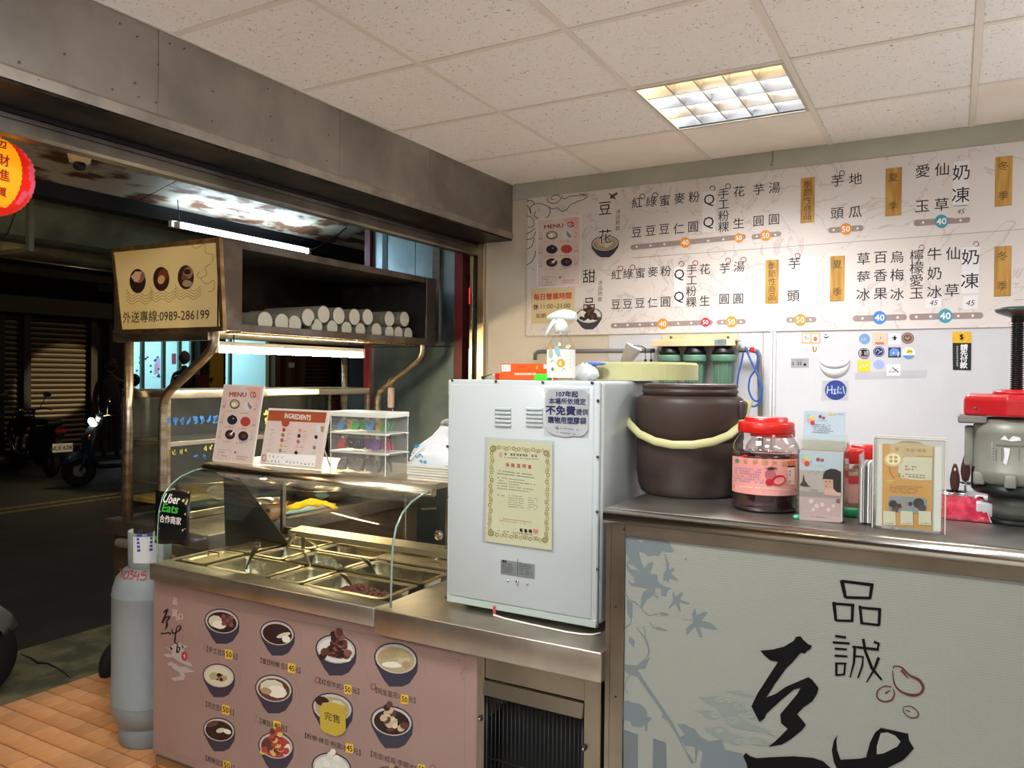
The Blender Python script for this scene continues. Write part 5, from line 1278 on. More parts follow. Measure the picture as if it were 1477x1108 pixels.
P8(0, [(600, 610), (625, 670), (680, 625), (705, 640), (670, 700), (780, 740), (760, 755), (665, 730), (680, 840), (655, 820), (620, 745), (555, 805), (555, 780), (595, 720), (590, 640)])
P8(0, [(828, 790), (850, 870), (930, 830), (970, 840), (900, 925), (1000, 950), (1080, 1025), (1000, 1020), (880, 990), (915, 1100), (880, 1108), (830, 990), (740, 1090), (735, 1010), (810, 945), (800, 850)])
P8(0, [(105, 700), (165, 740), (165, 890), (140, 900), (110, 850)])
P8(0, [(440, 850), (490, 835), (550, 855), (540, 880), (480, 875)]); P8(0, [(400, 1000), (440, 990), (540, 1030), (530, 1038), (430, 1025)])
P8(0, [(715, 262), (748, 258), (735, 295)])
for pts, w_ in (([(65, 590), (120, 690), (210, 745), (290, 830), (345, 870), (440, 852)], 1.6), ([(345, 945), (400, 1010)], 1.3), ([(150, 880), (140, 960), (75, 1010)], 1.6), ([(285, 980), (305, 1108)], 1.3), ([(700, 905), (810, 925)], .8)):
    g.spline([f8(*p) for p in pts], w_, LF, .5)
g.spline([(918, 905), (932, 925), (935, 945), (918, 962), (902, 985), (905, 1000)], [1, 3, 2, 1.4, 1.2, 1], LF, .5)
g.poly([(898, 957), (915, 962), (938, 948), (930, 965), (915, 966), (900, 966)], LF, 0); g.poly([(908, 917), (916, 925), (914, 935), (907, 926)], LF, 0)
# pole, bushes, clouds, town silhouette
P8(0, [(60, 118), (160, 122), (200, 190), (290, 330), (400, 490), (500, 640), (570, 780), (600, 860), (690, 990), (660, 1000), (590, 860), (520, 730), (450, 620), (390, 580), (410, 560), (330, 440), (300, 400), (180, 225), (110, 205), (60, 160)], LF, f9)
P8(0, [(55, 440), (100, 435), (130, 455), (190, 460), (250, 500), (270, 550), (260, 570), (310, 595), (270, 640), (268, 710), (250, 705), (245, 650), (210, 675), (130, 660), (120, 620), (55, 605)], LF, f9)
P8(0, [(55, 690), (185, 735), (185, 1034), (55, 1034)], mat('print_pillar_grey', '#626a6c', .5), f9); P8(0, [(320, 770), (435, 810), (442, 1034), (315, 1034)], mat('print_pillar_grey'), f9)
P8(.4, [(535, 640), (600, 645), (690, 690), (740, 760), (820, 800), (930, 780), (960, 870), (1110, 905), (1200, 1034), (740, 1034), (725, 850), (700, 1000), (600, 830), (560, 760), (600, 740)], LF, f9)
P8(1, [(610, 835), (690, 850), (695, 990), (640, 900)], PAN, f9); P8(1, [(730, 870), (760, 890), (745, 990), (730, 980)], PAN, f9)
for pts in ([(720, 405), (800, 405), (880, 395), (960, 410), (990, 460), (1060, 440), (1130, 460), (1150, 510), (1120, 540), (1060, 560), (1120, 600), (1200, 650), (1330, 695), (1405, 755), (1300, 720), (1180, 700), (1050, 680), (960, 640), (940, 590), (900, 540), (880, 500), (800, 465), (770, 440)],
            [(685, 530), (740, 520), (830, 525), (900, 540), (920, 590), (860, 610), (790, 595), (750, 555)], [(765, 675), (830, 680), (920, 665), (960, 690), (1050, 740), (1130, 760), (1130, 820), (1060, 835), (960, 790), (880, 760), (800, 715)],
            [(950, 355), (1060, 350), (1110, 340), (1130, 375), (1220, 385), (1215, 412), (1130, 400), (1080, 385)], [(1160, 770), (1240, 765), (1300, 790), (1380, 820), (1290, 840), (1200, 825)], [(1120, 520), (1230, 530), (1240, 600), (1170, 600)]):
    P8(.8, pts, LF2, f9)
for x, y, a, b_ in ((1020, 610, 60, 30), (1095, 480, 50, 35), (870, 560, 45, 22), (920, 425, 45, 18), (1100, 800, 50, 22), (1230, 800, 55, 18), (910, 700, 40, 15), (1180, 560, 40, 22)):
    for k in (1, .55): g.ring(*f9(x, y), a*k*.1625, b_*k*.1625, .8, LIN, 1.6)
g.build('silhouette_print', pb, kind='stuff')
# brush-written shop name
b_ = pZ(yq); F1 = lambda x, y: (1060+x*417/1477, 820+y*288/1020)
def B1(L, pts): b_.poly([F1(*p) for p in pts], BRK, L)
B1(3, [(130, 420), (190, 415), (250, 400), (300, 370), (312, 350), (335, 346), (350, 365), (375, 388), (394, 395), (385, 412), (365, 425), (360, 435), (335, 432), (290, 485), (262, 510), (230, 555), (205, 590), (160, 660), (210, 640), (260, 605), (375, 556), (395, 570), (428, 612), (420, 640), (395, 680), (350, 710), (318, 745), (340, 770), (363, 800), (340, 830), (290, 870), (240, 900), (170, 912), (210, 880), (270, 820), (235, 790), (232, 745), (270, 700), (320, 640), (335, 610), (300, 620), (240, 670), (190, 715), (160, 745), (150, 768), (125, 785), (84, 705), (115, 640), (160, 570), (220, 478), (180, 470), (150, 445)])
b_.poly([F1(*p) for p in [(42, 960), (55, 943), (80, 960), (110, 970), (180, 965), (300, 960), (400, 968), (450, 985), (500, 1030), (500, 1060), (300, 1060), (70, 1060), (60, 1000)]], BRK, 3)
B1(3, [(525, 850), (518, 880), (522, 930), (540, 978), (640, 972), (670, 965), (690, 890), (715, 840), (745, 815), (780, 822), (840, 835), (885, 845), (890, 880), (915, 920), (880, 960), (860, 980), (800, 1010), (760, 1030), (700, 1060), (540, 1060), (505, 990), (495, 930), (505, 880)])
b_.poly([F1(*p) for p in [(745, 842), (780, 838), (820, 855), (846, 885), (830, 910), (760, 945), (725, 950), (725, 910)]], PAN, 4)
b_.build('brush_lettering', pb, kind='stuff')
t_ = pZ(yq)
def stro(P, W): t_.stroke([F1(*p) for p in P], [w_*417/1477 for w_ in W], BRK, 3)
for P, W in (([(545, 60), (565, 150)], (20, 16)), ([(548, 65), (708, 85)], (14, 16)), ([(700, 80), (690, 155)], (18, 14)), ([(565, 148), (692, 152)], (14, 14)),
             ([(505, 172), (516, 268)], (18, 14)), ([(505, 180), (610, 188)], (12, 14)), ([(602, 185), (598, 272)], (16, 14)), ([(515, 266), (600, 268)], (12, 12)),
             ([(638, 190), (648, 285)], (14, 14)), ([(638, 200), (745, 210)], (12, 14)), ([(740, 205), (736, 292)], (16, 14)), ([(648, 280), (738, 290)], (12, 12)),
             ([(512, 345), (568, 353)], (12, 12)), ([(500, 378), (586, 384)], (12, 12)), ([(510, 410), (572, 414)], (12, 10)), ([(510, 446), (575, 450)], (12, 10)), ([(518, 480), (518, 550)], (12, 12)), ([(515, 486), (570, 486)], (10, 10)), ([(563, 484), (558, 545)], (10, 10)), ([(518, 545), (560, 542)], (10, 10)),
             ([(600, 400), (735, 415)], (12, 14)), ([(655, 360), (665, 420), (700, 510), (750, 570)], (14, 14, 16, 10)), ([(710, 375), (735, 385), (728, 412)], (14, 14, 10)), ([(612, 405), (608, 480), (588, 558)], (14, 12, 6)), ([(610, 448), (655, 452), (650, 500), (628, 560)], (10, 10, 10, 8)), ([(735, 455), (710, 520), (672, 582)], (16, 12, 6))):
    stro(P, W)
t_.build('small_lettering', pb, kind='stuff')
r_ = pZ(yq); MAR = mat('bean_maroon', '#55221f', .5)
for P, W in (([(808, 512), (815, 500), (850, 505), (890, 545), (940, 570), (962, 610), (945, 640), (905, 648), (850, 630), (815, 590), (805, 520)], [4, 6, 8, 10, 14, 14, 12, 14, 10, 8, 3]), ([(850, 520), (885, 562)], [14, 4]), ([(800, 605), (765, 602), (730, 625), (728, 660), (760, 680), (800, 672), (815, 640), (806, 615)], [5, 6, 7, 8, 7, 9, 7, 4]), ([(768, 640), (792, 622)], [10, 4]), ([(860, 708), (900, 705), (935, 735), (930, 760), (895, 762), (865, 738), (858, 712)], [4, 5, 7, 8, 6, 5, 3]), ([(868, 722), (895, 732)], [3, 6])):
    r_.spline([F1(*p) for p in P], [w_*417/1477 for w_ in W], MAR, 3, k=5)
r_.build('bean_drawing', pb, kind='stuff')

# ================================================================ WHITE METAL CABINET on the display counter
WM = mat('white_enamel', '#b9c1c1', .32, col2='#b3bbbb', nscale=1.5, coat=.2)
AX0, AX1, AY0, AY1, AZ0, AZ1 = -1.326, -.826, 1.955, 2.40, .822, 1.487
wc = thing('white_cabinet', 'white enamelled metal box machine with two louvre vents and a certificate on its front', 'cabinet', ((AX0+AX1)/2, (AY0+AY1)/2, .80))
MB(WM).box((AX0+.004, AY0+.012, AZ0), (AX1, AY1, AZ1), bev=.012, seg=4).build('body', wc)
MB(WM).box((AX0, AY0, AZ0-.005), (AX1-.006, AY0+.014, AZ1), bev=.006, seg=3).build('front_frame', wc)
MB(WM).box((AX0+.014, AY0-.004, AZ0+.016), (AX1-.022, AY0+.002, AZ1-.014), bev=.003, seg=2).build('front_panel', wc)
MB(mat('pale_green_sill', '#aab7b0', .4)).box((AX0+.003, AY0-.002, AZ0-.006), (AX1-.008, AY0+.003, AZ0+.016), bev=.002).build('bottom_sill', wc)
for x in (AX0+.05, AX1-.05):
    for y in (AY0+.06, AY1-.05): MB(RUBBER).lathe([(.016, 0), (.018, .01), (.016, .023)], (x, y, .80), RUBBER, seg=14).build('rubber_foot', wc)
for q in ((652.5, 548.5), (715.5, 550), (783, 551.5), (854.5, 552), (645.8, 572.5), (645.8, 644), (645.3, 717), (643.5, 790), (643, 862), (863, 578), (862.5, 659), (861.5, 738), (862, 821), (862, 903)):
    p = at(*q, y=AY0-.001); MB(SCREW).lathe([(.0042, 0), (.0044, -.0022), (.002, -.003)], p, seg=10, ax='y').build('screw', wc)
for cx_ in (726, 771.5):
    for k in range(5):
        p = at(cx_, 590+k*5.9, y=AY0-.004); w2 = .0265
        MB(WM).prism([(p.x-w2, p.y, p.z-.004), (p.x-w2, p.y-.006, p.z-.002), (p.x-w2, p.y-.006, p.z+.002), (p.x-w2, p.y, p.z+.0045)], (2*w2, 0, 0)).build('vent_louvre', wc)
rp = at(746.5, 821.5, y=AY0-.0045)
pl_ = MB(mat('rating_plate_grey', '#8d9494', .4, .4)).box((rp.x-.056, rp.y, rp.z-.0215), (rp.x+.056, rp.y+.001, rp.z+.0215), bev=.0005).build('rating_plate', wc)
g = prY(AY0-.0046); g.dashes(((723, 811), (745, 814), (745, 829), (723, 826)), 6, INK, cells=10, seed=2); g.dashes(((749, 812), (770, 815), (770, 832), (749, 829)), 6, INK, cells=10, seed=3)
g.stroke([(746.5, 806), (746.5, 830)], .5, INK, 1); g.text('高品', 727.5, 809.5, 3.4, INK, 1, bold=.04); g.build('plate_print', pl_, kind='stuff')
for q, r0_ in (((733.5, 838), .0035), ((746.5, 839.5), .0055), ((760.5, 842), .0035)):
    p = at(*q, y=AY0-.0045); MB(CHROME).lathe([(r0_, 0), (r0_, -.003), (r0_*.5, -.004)], p, CHROME, seg=12, ax='y').build('screw', wc)
p = at(746.5, 839.5, y=AY0-.008); MB(CHROME).tube([p, p+Vector((0, -.004, -.003)), p+Vector((0, -.004, -.012))], .0014, seg=6).build('latch_pin', wc)
cabl = [at(713, 890, y=AY0-.006), at(712, 893.5, y=AY0-.012), at(715, 897, y=1.945), at(727, 902, y=1.935), at(750, 910, y=1.93), at(783, 917.5, y=1.925), at(815, 922, y=1.92), at(838, 923.5, y=1.925), at(853, 921, y=1.935), at(866, 915, y=1.96)]
cabl = [Vector((p.x, p.y, max(p.z, .8035))) for p in cabl]
MB(mat('white_cable', '#dcdcd4', .4)).tube(cabl, .0028, seg=8).build('power_cable', wc)
rt = at(713, 882, y=AY0-.006); MB(mat('red_tag', '#b84a48', .6)).box(rt+Vector((-.005, -.001, -.016)), rt+Vector((.005, .001, .016)), bev=.001).build('red_tag', wc)
# certificate in a clear sleeve
CRT = mat('certificate_cream', '#cfd0ae', .4, col2='#c6c8a6', nscale=2)
def board(name, corners, y, th, m, **k):
    P = [at(*q, y=y) for q in corners]; return MB(m).prism(P, (0, th, 0)).build(name, **k)
sl2 = thing('certificate', 'cream insurance certificate with a gold scroll border taped to the white cabinet', 'certificate', at(747, 790, y=AY0-.006))
board('plastic_sleeve', ((699, 630), (800, 636), (799, 798), (695, 783)), AY0-.0085, .001, glassmat('sleeve_clear', '#fdfdfd', 1.1, 1.5, .1), parent=sl2)
board('paper', ((703, 633.5), (797, 640), (796, 794), (700, 781)), AY0-.007, .0006, CRT, parent=sl2)
g = prY(AY0-.0071); GB = mat('certificate_border', '#8f8352', .5); GB2 = mat('certificate_border2', '#a89c68', .5); RI = mat('red_print', '#b8564e', .6)
for a, b2, n in (((709, 645), (790, 651.5), 17), ((790, 655), (788, 779), 26), ((786, 779), (706, 770), 17), ((706, 768), (710, 648), 26)):
    for i in range(n):
        t = (i+.5)/n; x, y = a[0]+(b2[0]-a[0])*t, a[1]+(b2[1]-a[1])*t; g.ring(x+1.1*math.cos(i*2), y+1.1*math.sin(i*2), 2.0, 2.2, 1.1, (GB, GB2)[i % 2], .3*(i % 3))
for x, y in ((711, 647.5), (788, 654), (786, 779), (708, 769)): g.ring(x, y, 3.6, 3.6, 1.6, GB, 1); g.ring(x, y, 1.6, 1.6, 1, GB2, 1.4)
g.dashes(((727, 653), (779, 656.5), (779, 661), (727, 657.5)), 1, INK, cells=12, fill=.8, ragged=0); g.dashes(((727, 659), (777, 662), (777, 664), (727, 661)), 1, INK, cells=20, fill=.7, ragged=0)
g.vtext('保險證明書', 732, 670.3, 764, 673.5, 6.2, RI, 1, bold=.02)
g.ell(722, 656, 2.4, 3.8, mat('pink_logo', '#c79c8c', .6), 1)
g.dashes(((717, 677), (773, 684), (773, 692), (717, 685)), 2, INK, cells=22, fill=.4, seed=4)
g.dashes(((717, 687), (732, 688.5), (732, 708), (717, 706)), 5, INK, cells=5, fill=.35, ragged=0); g.dashes(((734, 689), (775, 694), (775, 713), (734, 708)), 5, INK, cells=16, fill=.35, seed=5, ragged=.7)
g.dashes(((717, 713), (731, 714.5), (731, 717), (717, 715.5)), 1, INK, cells=5); g.dashes(((733, 713), (758, 716), (758, 735), (733, 732)), 6, INK, cells=10, fill=.35, seed=6); g.dashes(((762, 716.5), (779, 719), (779, 738), (762, 735.5)), 6, INK, cells=6, fill=.35, seed=7)
g.dashes(((720, 746), (771, 752.5), (771, 759), (720, 752.5)), 2, RI, cells=24, fill=.45, seed=8); g.vtext('彰魯曉', 752, 765, 765, 766.5, 5.8, INK, 1, bold=.03); g.dashes(((742, 762), (749, 763), (749, 765), (742, 764)), 1, INK, cells=3)
g.poly([(769, 763), (776, 764), (776, 770), (769, 769)], mat('seal_pink', '#c78072', .6), 1); g.dashes(((717, 763.5), (777, 771), (777, 775), (717, 767.5)), 1, INK, cells=14, fill=.4, seed=9)
g.build('certificate_print', sl2, kind='stuff')
# silver notice sticker
ns = thing('notice_sticker', 'silver sticker in bold dark blue characters about shopping bags, top right of the white cabinet', 'sticker', at(818, 632, y=AY0-.006))
board('clear_backing', ((785.5, 559.5), (850, 560.5), (849, 632.5), (784.5, 629)), AY0-.0062, .0006, glassmat('sleeve_clear'), parent=ns)
board('silver_face', ((787, 569), (792, 563), (805, 561), (843, 562.5), (849, 569), (848.5, 620), (842, 628), (836, 630), (828, 629), (815, 631), (800, 628), (792, 624), (786, 616)), AY0-.0073, .0006, mat('silver_foil', '#bfc2c4', .3, .25, col2='#a9acae', nscale=8), parent=ns)
g = prY(AY0-.0074); NV = mat('navy_print', '#1c2348', .5)
g.text('107年起', 818, 568.5, 8.6, NV, 1, bold=.035, wmax=31); g.text('本場所依規定', 818, 579, 9, NV, 1, bold=.025, wmax=53)
g.text('不免費', 808.5, 592, 13, NV, 1, bold=.045, wmax=42); g.text('提供', 839.5, 594.5, 8.6, NV, 1, bold=.025, wmax=17); g.text('購物用塑膠袋', 817.5, 606.5, 9.5, NV, 1, bold=.035, wmax=55)
g.ring(803.5, 617.5, 1.7, 1.7, .8, NV, 1); g.dashes(((808, 616), (838, 619.5), (838, 622.5), (808, 619)), 1, INK, cells=12); g.dashes(((803, 622), (833, 626), (833, 628.5), (803, 624.5)), 1, INK, cells=12); g.build('notice_print', ns, kind='stuff')

# ---- on the cabinet
SBY = 2.055; p0 = at(809, 546, y=SBY); sx_, sy_, sz_ = p0.x, SBY, AZ1
sp = thing('spray_bottle', 'clear spray bottle with a white trigger head and a floral label', 'bottle', (sx_, sy_, sz_))
CLR = glassmat('clear_bottle', '#fbfcfa', 1.5, 1.45, .02)
MB(CLR).lathe([(.036, 0), (.04, .004), (.041, .015), (.041, .085), (.039, .1), (.03, .118), (.0185, .133), (.0155, .142), (.0155, .158)], (sx_, sy_, sz_), CLR, seg=32).build('bottle', sp)
MB(glassmat('bottle_liquid', '#ece8c0', 1, 1.33)).lathe([(.034, .003), (.037, .015), (.037, .02)], (sx_, sy_, sz_), seg=28).build('liquid', sp)
LBL = mat('bottle_label', '#e9ebdf', .5)
va_ = math.atan2(-sy_, -sx_)
MB(LBL).lathe([(.0414, .008), (.0416, .012), (.0416, .088), (.0414, .09)], (sx_, sy_, sz_), LBL, seg=24, a0=va_-1.45, a1=va_+1.45).build('label', sp)
class Cyl(Pr):
    def __init__(s, cx, cy, r): s.c = (cx, cy); s.r = r; super().__init__((cx, cy-r, 1), (1, 0, 0), (0, 0, 1))
    def pt(s, a, b, L=0):
        d = ray(a, b); r_ = s.r+.0004*(1+L); cx, cy = s.c; A_ = d.x*d.x+d.y*d.y; B_ = -2*(d.x*cx+d.y*cy); C_ = cx*cx+cy*cy-r_*r_
        D = max(B_*B_-4*A_*C_, 0); return EYEP+d*((-B_-math.sqrt(D))/(2*A_))
    def snap(s, p, L, kk):
        cx, cy = s.c; l = math.hypot(p.x-cx, p.y-cy); r_ = s.r+.0004*(1+L)+kk; return Vector((cx+(p.x-cx)/l*r_, cy+(p.y-cy)/l*r_, p.z))
g = Cyl(sx_, sy_, .0418); OR = mat('label_orange', '#e59a2c', .5); TL = mat('label_teal', '#8fb5b5', .5); GR_ = mat('label_green', '#7fae6c', .5)
g.ell(803.5, 506, 3.8, 8, TL, 1, rot=-.25); g.ell(794.5, 510, 3.3, 7.5, mat('label_grey', '#b4bcae', .5), 1); g.ell(809, 524, 6, 6.4, OR, 1); g.ell(819, 500, 3, 3, mat('label_pale', '#d4dcb8', .5), 1)
g.ell(797, 532.5, 2, 2.6, mat('label_dgreen', '#4c8a6a', .5), 1); g.ell(802.5, 534, 4, 3.5, mat('label_pale'), .6); g.ell(792, 500, 1.8, 3.4, OR, 1)
for a, b2 in ((797, 521), (813, 533), (807, 513), (817, 499)): g.spline([(a-2.5, b2+2), (a, b2-1.5), (a+3, b2+1)], 1, GR_, 1.4)
g.dashes(((820, 503), (826, 503), (826, 532), (820, 532)), 8, mat('label_grey'), cells=3); g.dashes(((793, 540.5), (822, 540.5), (822, 542.5), (793, 542.5)), 1, mat('label_brown', '#a08c70', .5), cells=14); g.build('label_print', sp, kind='stuff')
MB(CLR).tube([(sx_, sy_, sz_+.01), (sx_, sy_, sz_+.15)], .002, seg=8).build('dip_tube', sp)
TH = mat('trigger_white', '#e4ede8', .35)
nz = Vector((sx_, sy_, sz_)); dirx = Vector((-1, 0, 0))
MB(TH).lathe([(.0185, .140), (.0185, .162), (.0165, .166), (.015, .178)], nz, TH, seg=22).build('collar', sp)
rows = []
for i in range(11):
    t = i/10; x = .047-.092*t   # tail right (+x) to nozzle left
    zc = .185+.006*math.sin(t*3.14)-.0*t; h = .018*math.sin(math.pi*(.12+.82*t))**.6*(1-.35*t)+.001; wd = .016*math.sin(math.pi*(.1+.85*t))**.5
    rows.append([nz+Vector((x, wd*math.cos(a), zc+h*math.sin(a))) for a in [k*2*math.pi/12 for k in range(13)]])
hd_ = MB(TH).sheet(rows); hd_.f += [tuple(range(12))[::-1], tuple(range(130, 142))]; hd_.fm += [0, 0]; hd_.sm += [False, False]; hd_.build('spray_head', sp)
MB(TH).tube([nz+Vector((-.018, 0, .178)), nz+Vector((-.03, 0, .165)), nz+Vector((-.042, 0, .145)), nz+Vector((-.05, 0, .13))], [.008, .0075, .006, .004], TH, seg=10).build('trigger', sp)
# orange cartons, green pack, cutter
ORC = mat('orange_carton', '#e2570f', .5)
p = at(722, 536, y=2.10); c1 = thing('orange_box', 'orange carton with a white sticker, upper one left of the spray bottle', 'box', (p.x+.07, 2.12, AZ1+.024))
MB(ORC).box((p.x, 2.10, AZ1+.022), (at(790, 536, y=2.10).x, 2.16, AZ1+.05), bev=.001).build('carton', c1)
g = prY(2.10); g.poly([(723.5, 526), (736.5, 526), (736.5, 536), (723.5, 536)], PAPER, 1); g.dashes(((725, 527.5), (735, 527.5), (735, 534), (725, 534)), 2, RI, cells=5, L=2); g.ell(774.5, 530, 1.4, 2.6, mat('price_yellow'), 1); g.poly([(784, 525.5), (790, 525.5), (790, 532), (784, 532)], PAPER, 1); g.stroke([(747, 529), (758, 529)], .5, INK, 1); g.build('carton_print', c1, kind='stuff')
c2_ = thing('orange_box', 'longer orange carton with a pale stripe under the upper orange box', 'box', (p.x+.07, 2.10, AZ1))
MB(ORC).box((at(720, 540, y=2.08).x, 2.08, AZ1+.0005), (at(787, 540, y=2.08).x, 2.16, AZ1+.0215), bev=.001).build('carton', c2_)
g = prY(2.08); g.poly([(742, 538), (773, 538), (773, 541), (742, 541)], mat('carton_cream', '#e0c8a8', .6), 1); g.dashes(((743, 538), (772, 538), (772, 541), (743, 541)), 1, mat('label_brown'), cells=12, L=2); g.build('carton_print', c2_, kind='stuff')
q = at(780, 541, y=2.03); MB(mat('neon_green', '#3fe02c', .5)).box((q.x-.022, 2.03, AZ1), (q.x+.022, 2.06, AZ1+.0185), bev=.002).build('green_packet', label='small neon green packet in front of the orange boxes', cat='packet')
q = at(707, 540, y=2.12)
ct_ = thing('cutter', 'small cutter with a red handle and thin metal tip beside the orange boxes', 'tool', q+Vector((0, 0, -.012)))
MB(RED).box((q.x+.022, 2.11, AZ1), (q.x+.04, 2.13, AZ1+.02), bev=.003).build('handle', ct_)
MB(CHROME).tube([(q.x+.022, 2.12, AZ1+.014), (q.x-.0, 2.12, AZ1+.014), (q.x-.026, 2.12, AZ1+.006)], [.003, .0025, .002], seg=8).build('blade_rod', ct_)
MB(BLACK).ball((q.x-.028, 2.12, AZ1+.006), .0055, BLACK, seg=10, rings=6).build('tip', ct_)
# plastic bag of supplies behind the lid
q = at(842, 532, y=2.16)
pbg = thing('plastic_bag', 'white and blue plastic bag of supplies between the spray bottle and the cream lid', 'bag', (q.x, 2.16, AZ1))
rows = []
for j in range(8):
    t = j/7; rr_ = .045*math.sin(math.pi*(.22+.72*t))**.7; rows.append([(q.x+1.0*rr_*math.cos(a)*(1+.1*math.sin(3*a+j))+.01*t, 2.16+.7*rr_*math.sin(a)*(1+.1*math.sin(4*a)), AZ1+.001+.052*t+.003*math.sin(5*a+j*2)) for a in [k*2*math.pi/18 for k in range(19)]])
bg_ = MB(mat('bag_white', '#d8dadc', .35)).sheet(rows); k_ = len(bg_.v); bg_.f.append(tuple(range(k_-19, k_-1))); bg_.fm.append(0); bg_.sm.append(True); bg_.build('bag_body', pbg)
MB(mat('bag_blue', '#5f7fd0', .4)).ball((q.x+.03, 2.17, AZ1+.052), .03, seg=12, rings=8, sc=(1.3, .8, .2)).build('blue_flap', pbg)
# ---- cream lid, brown insulated bucket
CRM = mat('cream_plastic', '#c6c48e', .38, col2='#c0be88', nscale=3)
ld = thing('bucket_lid', 'cream plastic bucket lid lying across the cabinet top and the brown bucket', 'lid', (-.865, 2.36, 1.488))
Pn = []
for k in range(40):
    a = k*2*math.pi/40; Pn.append((-.865+.172*math.copysign(abs(math.cos(a))**.55, math.cos(a)), 2.36+.158*math.copysign(abs(math.sin(a))**.8, math.sin(a))))
m_ = MB(CRM); n = 40
vs = [(x, y, 1.491) for x, y in Pn]+[(x, y, 1.538) for x, y in Pn]+[(-.865+(x+.865)*.97, 2.36+(y-2.36)*.97, 1.545) for x, y in Pn]
m_.add(vs, [tuple(range(n))[::-1]]+[(j*n+i, j*n+(i+1) % n, (j+1)*n+(i+1) % n, (j+1)*n+i) for j in (0, 1) for i in range(n)]+[tuple(range(2*n, 3*n))], CRM); m_.build('lid_shell', ld)
BX, BY, BZ = -.668, 2.235, RZ
BRN_ = mat('brown_bucket', '#3f322b', .45, col2='#3a2e28', nscale=2, bump=.02, bscale=30)
bk = thing('insulated_bucket', 'large dark brown insulated bucket with a cream carrying handle', 'bucket', (BX, BY, BZ))
MB(BRN_).lathe([(.130, 0), (.137, .006), (.146, .03), (.149, .06), (.1505, .062), (.1518, .15), (.1505, .153), (.1505, .156), (.1535, .159), (.1535, .26), (.150, .274), (.142, .281), (.134, .283)], (BX, BY, BZ), BRN_, seg=56).build('body', bk)
MB(BRN_).lathe([(.134, .283), (.134, .289), (.137, .292), (.137, .297), (.133, .30), (.133, .304), (.136, .307), (.136, .312), (.131, .316), (.12, .318), (.118, .30)], (BX, BY, BZ), BRN_, seg=56).build('threaded_neck', bk)
for sd, px in ((-1, 905), (1, 1070)):
    MB(BRN_).box((BX+sd*.14-.02*sd, BY-.03, BZ+.18), (BX+sd*(.165 if sd > 0 else .1545), BY+.03, BZ+.27), bev=.01, seg=2).build('handle_lug', bk)
hp = [(1080, 579, .02), (1074, 597, 0), (1068, 614, -.04), (1052, 628, -.10), (1030, 637, -.145), (1000, 642, -.165), (970, 642, -.168), (945, 637, -.16), (922, 626, -.13), (908, 612, -.09), (902, 600, -.05)]
P = [at(px, py, y=BY+dy) for px, py, dy in hp]
rows = []
for i, p in enumerate(P):
    t = (P[min(i+1, len(P)-1)]-P[max(i-1, 0)]).normalized(); up = Vector((0, 1, 0)).cross(t).normalized(); nn = t.cross(up)
    rows.append([p+up*(.0115*math.cos(a))+nn*(.006*math.sin(a)) for a in [k*math.pi/4 for k in range(9)]])
MB(CRM).sheet(rows).build('carrying_handle', bk)
# ---- strawberry jam jar etc.
JX, JY = -.416, 2.062
def jar(x, y, s, label, full=True, lz=0):
    t = thing('jar', label, 'jar', (x, y, RZ)); c = (x, y, RZ)
    pl = mat('jar_plastic_g', '#e6dcd8') if False else glassmat('jar_plastic', '#faf4f3', 1.6, 1.5, .03)
    jam = mat('dark_jam', '#2a0a10', .18, coat=.6)
    MB(jam).lathe([(r_*s, h*s) for r_, h in ((.072, .003), (.077, .008), (.079, .014), (.0755, .02), (.079, .026), (.0755, .033), (.079, .04), (.0765, .046), (.0775, .05), (.0775, .128), (.0788, .14), (.07, .143))], c, jam, seg=40).build('jam', t)
    MB(pl).lathe([(r_*s, h*s) for r_, h in ((.074, 0), (.079, .005), (.0815, .013), (.078, .02), (.0815, .026), (.078, .033), (.0815, .04), (.079, .046), (.080, .05), (.080, .125), (.0815, .138), (.081, .15), (.076, .165), (.066, .18), (.062, .186), (.062, .196))], c, pl, seg=40).build('jar_wall', t)
    MB(RED).lathe([(r_*s, h*s) for r_, h in ((.066, .191), (.0675, .194), (.067, .213), (.064, .217), (.052, .2175), (.0515, .226), (.049, .2285), (.001, .229))], c, RED, seg=44).build('lid', t)
    return t
j1 = jar(JX, JY, 1.03, 'large jar of dark strawberry jam with a red screw lid and pink label')
CL = Cyl(JX, JY, .0856); va2 = math.atan2(-JY, -JX)
PNK = mat('jam_label_pink', '#dd8f86', .45, col2='#e3a296', nscale=6); LR = mat('jam_label_red', '#c33a44', .45)
MB(PNK).lathe([(.0846, .046), (.0852, .05), (.0852, .132), (.0846, .136)], (JX, JY, RZ), PNK, seg=30, a0=va2-1.25, a1=va2+1.4).build('label', j1)
g = CL
g.poly([(1059, 655+5), (1075, 655.8), (1100, 656.8), (1147, 657.5), (1147, 661), (1100, 660), (1075, 659), (1059, 660)], LR, 0)
g.poly([(1058, 699), (1075, 703), (1100, 706), (1125, 706.5), (1148, 704), (1148, 709.5), (1125, 712), (1100, 711.5), (1075, 708.5), (1058, 704)], LR, 0)
GO = mat('label_gold', '#c9a06a', .5); g.ell(1063, 664.5, 3, 3.4, mat('label_dgreen'), 1); g.vtext('草莓園果醬', 1075, 665.5, 1131, 668, 9, GO, 1, bold=.006)
g.dashes(((1060, 673), (1105, 677), (1105, 699), (1060, 695)), 6, mat('label_blue_ink', '#5a6aa8', .5), cells=14, seed=11)
BER = mat('berry_red', '#b8202c', .4); BPK = mat('berry_pink', '#e58a86', .4)
g.ell(1111, 685, 8, 8.5, mat('berry_dull', '#b4606a', .4), 1.5); g.ell(1110, 696, 6, 5, BER, 2); g.ell(1123, 693, 10.5, 7.2, BER, 2.5, rot=-.3); g.ell(1124, 693.5, 8, 5, BPK, 3, rot=-.3)
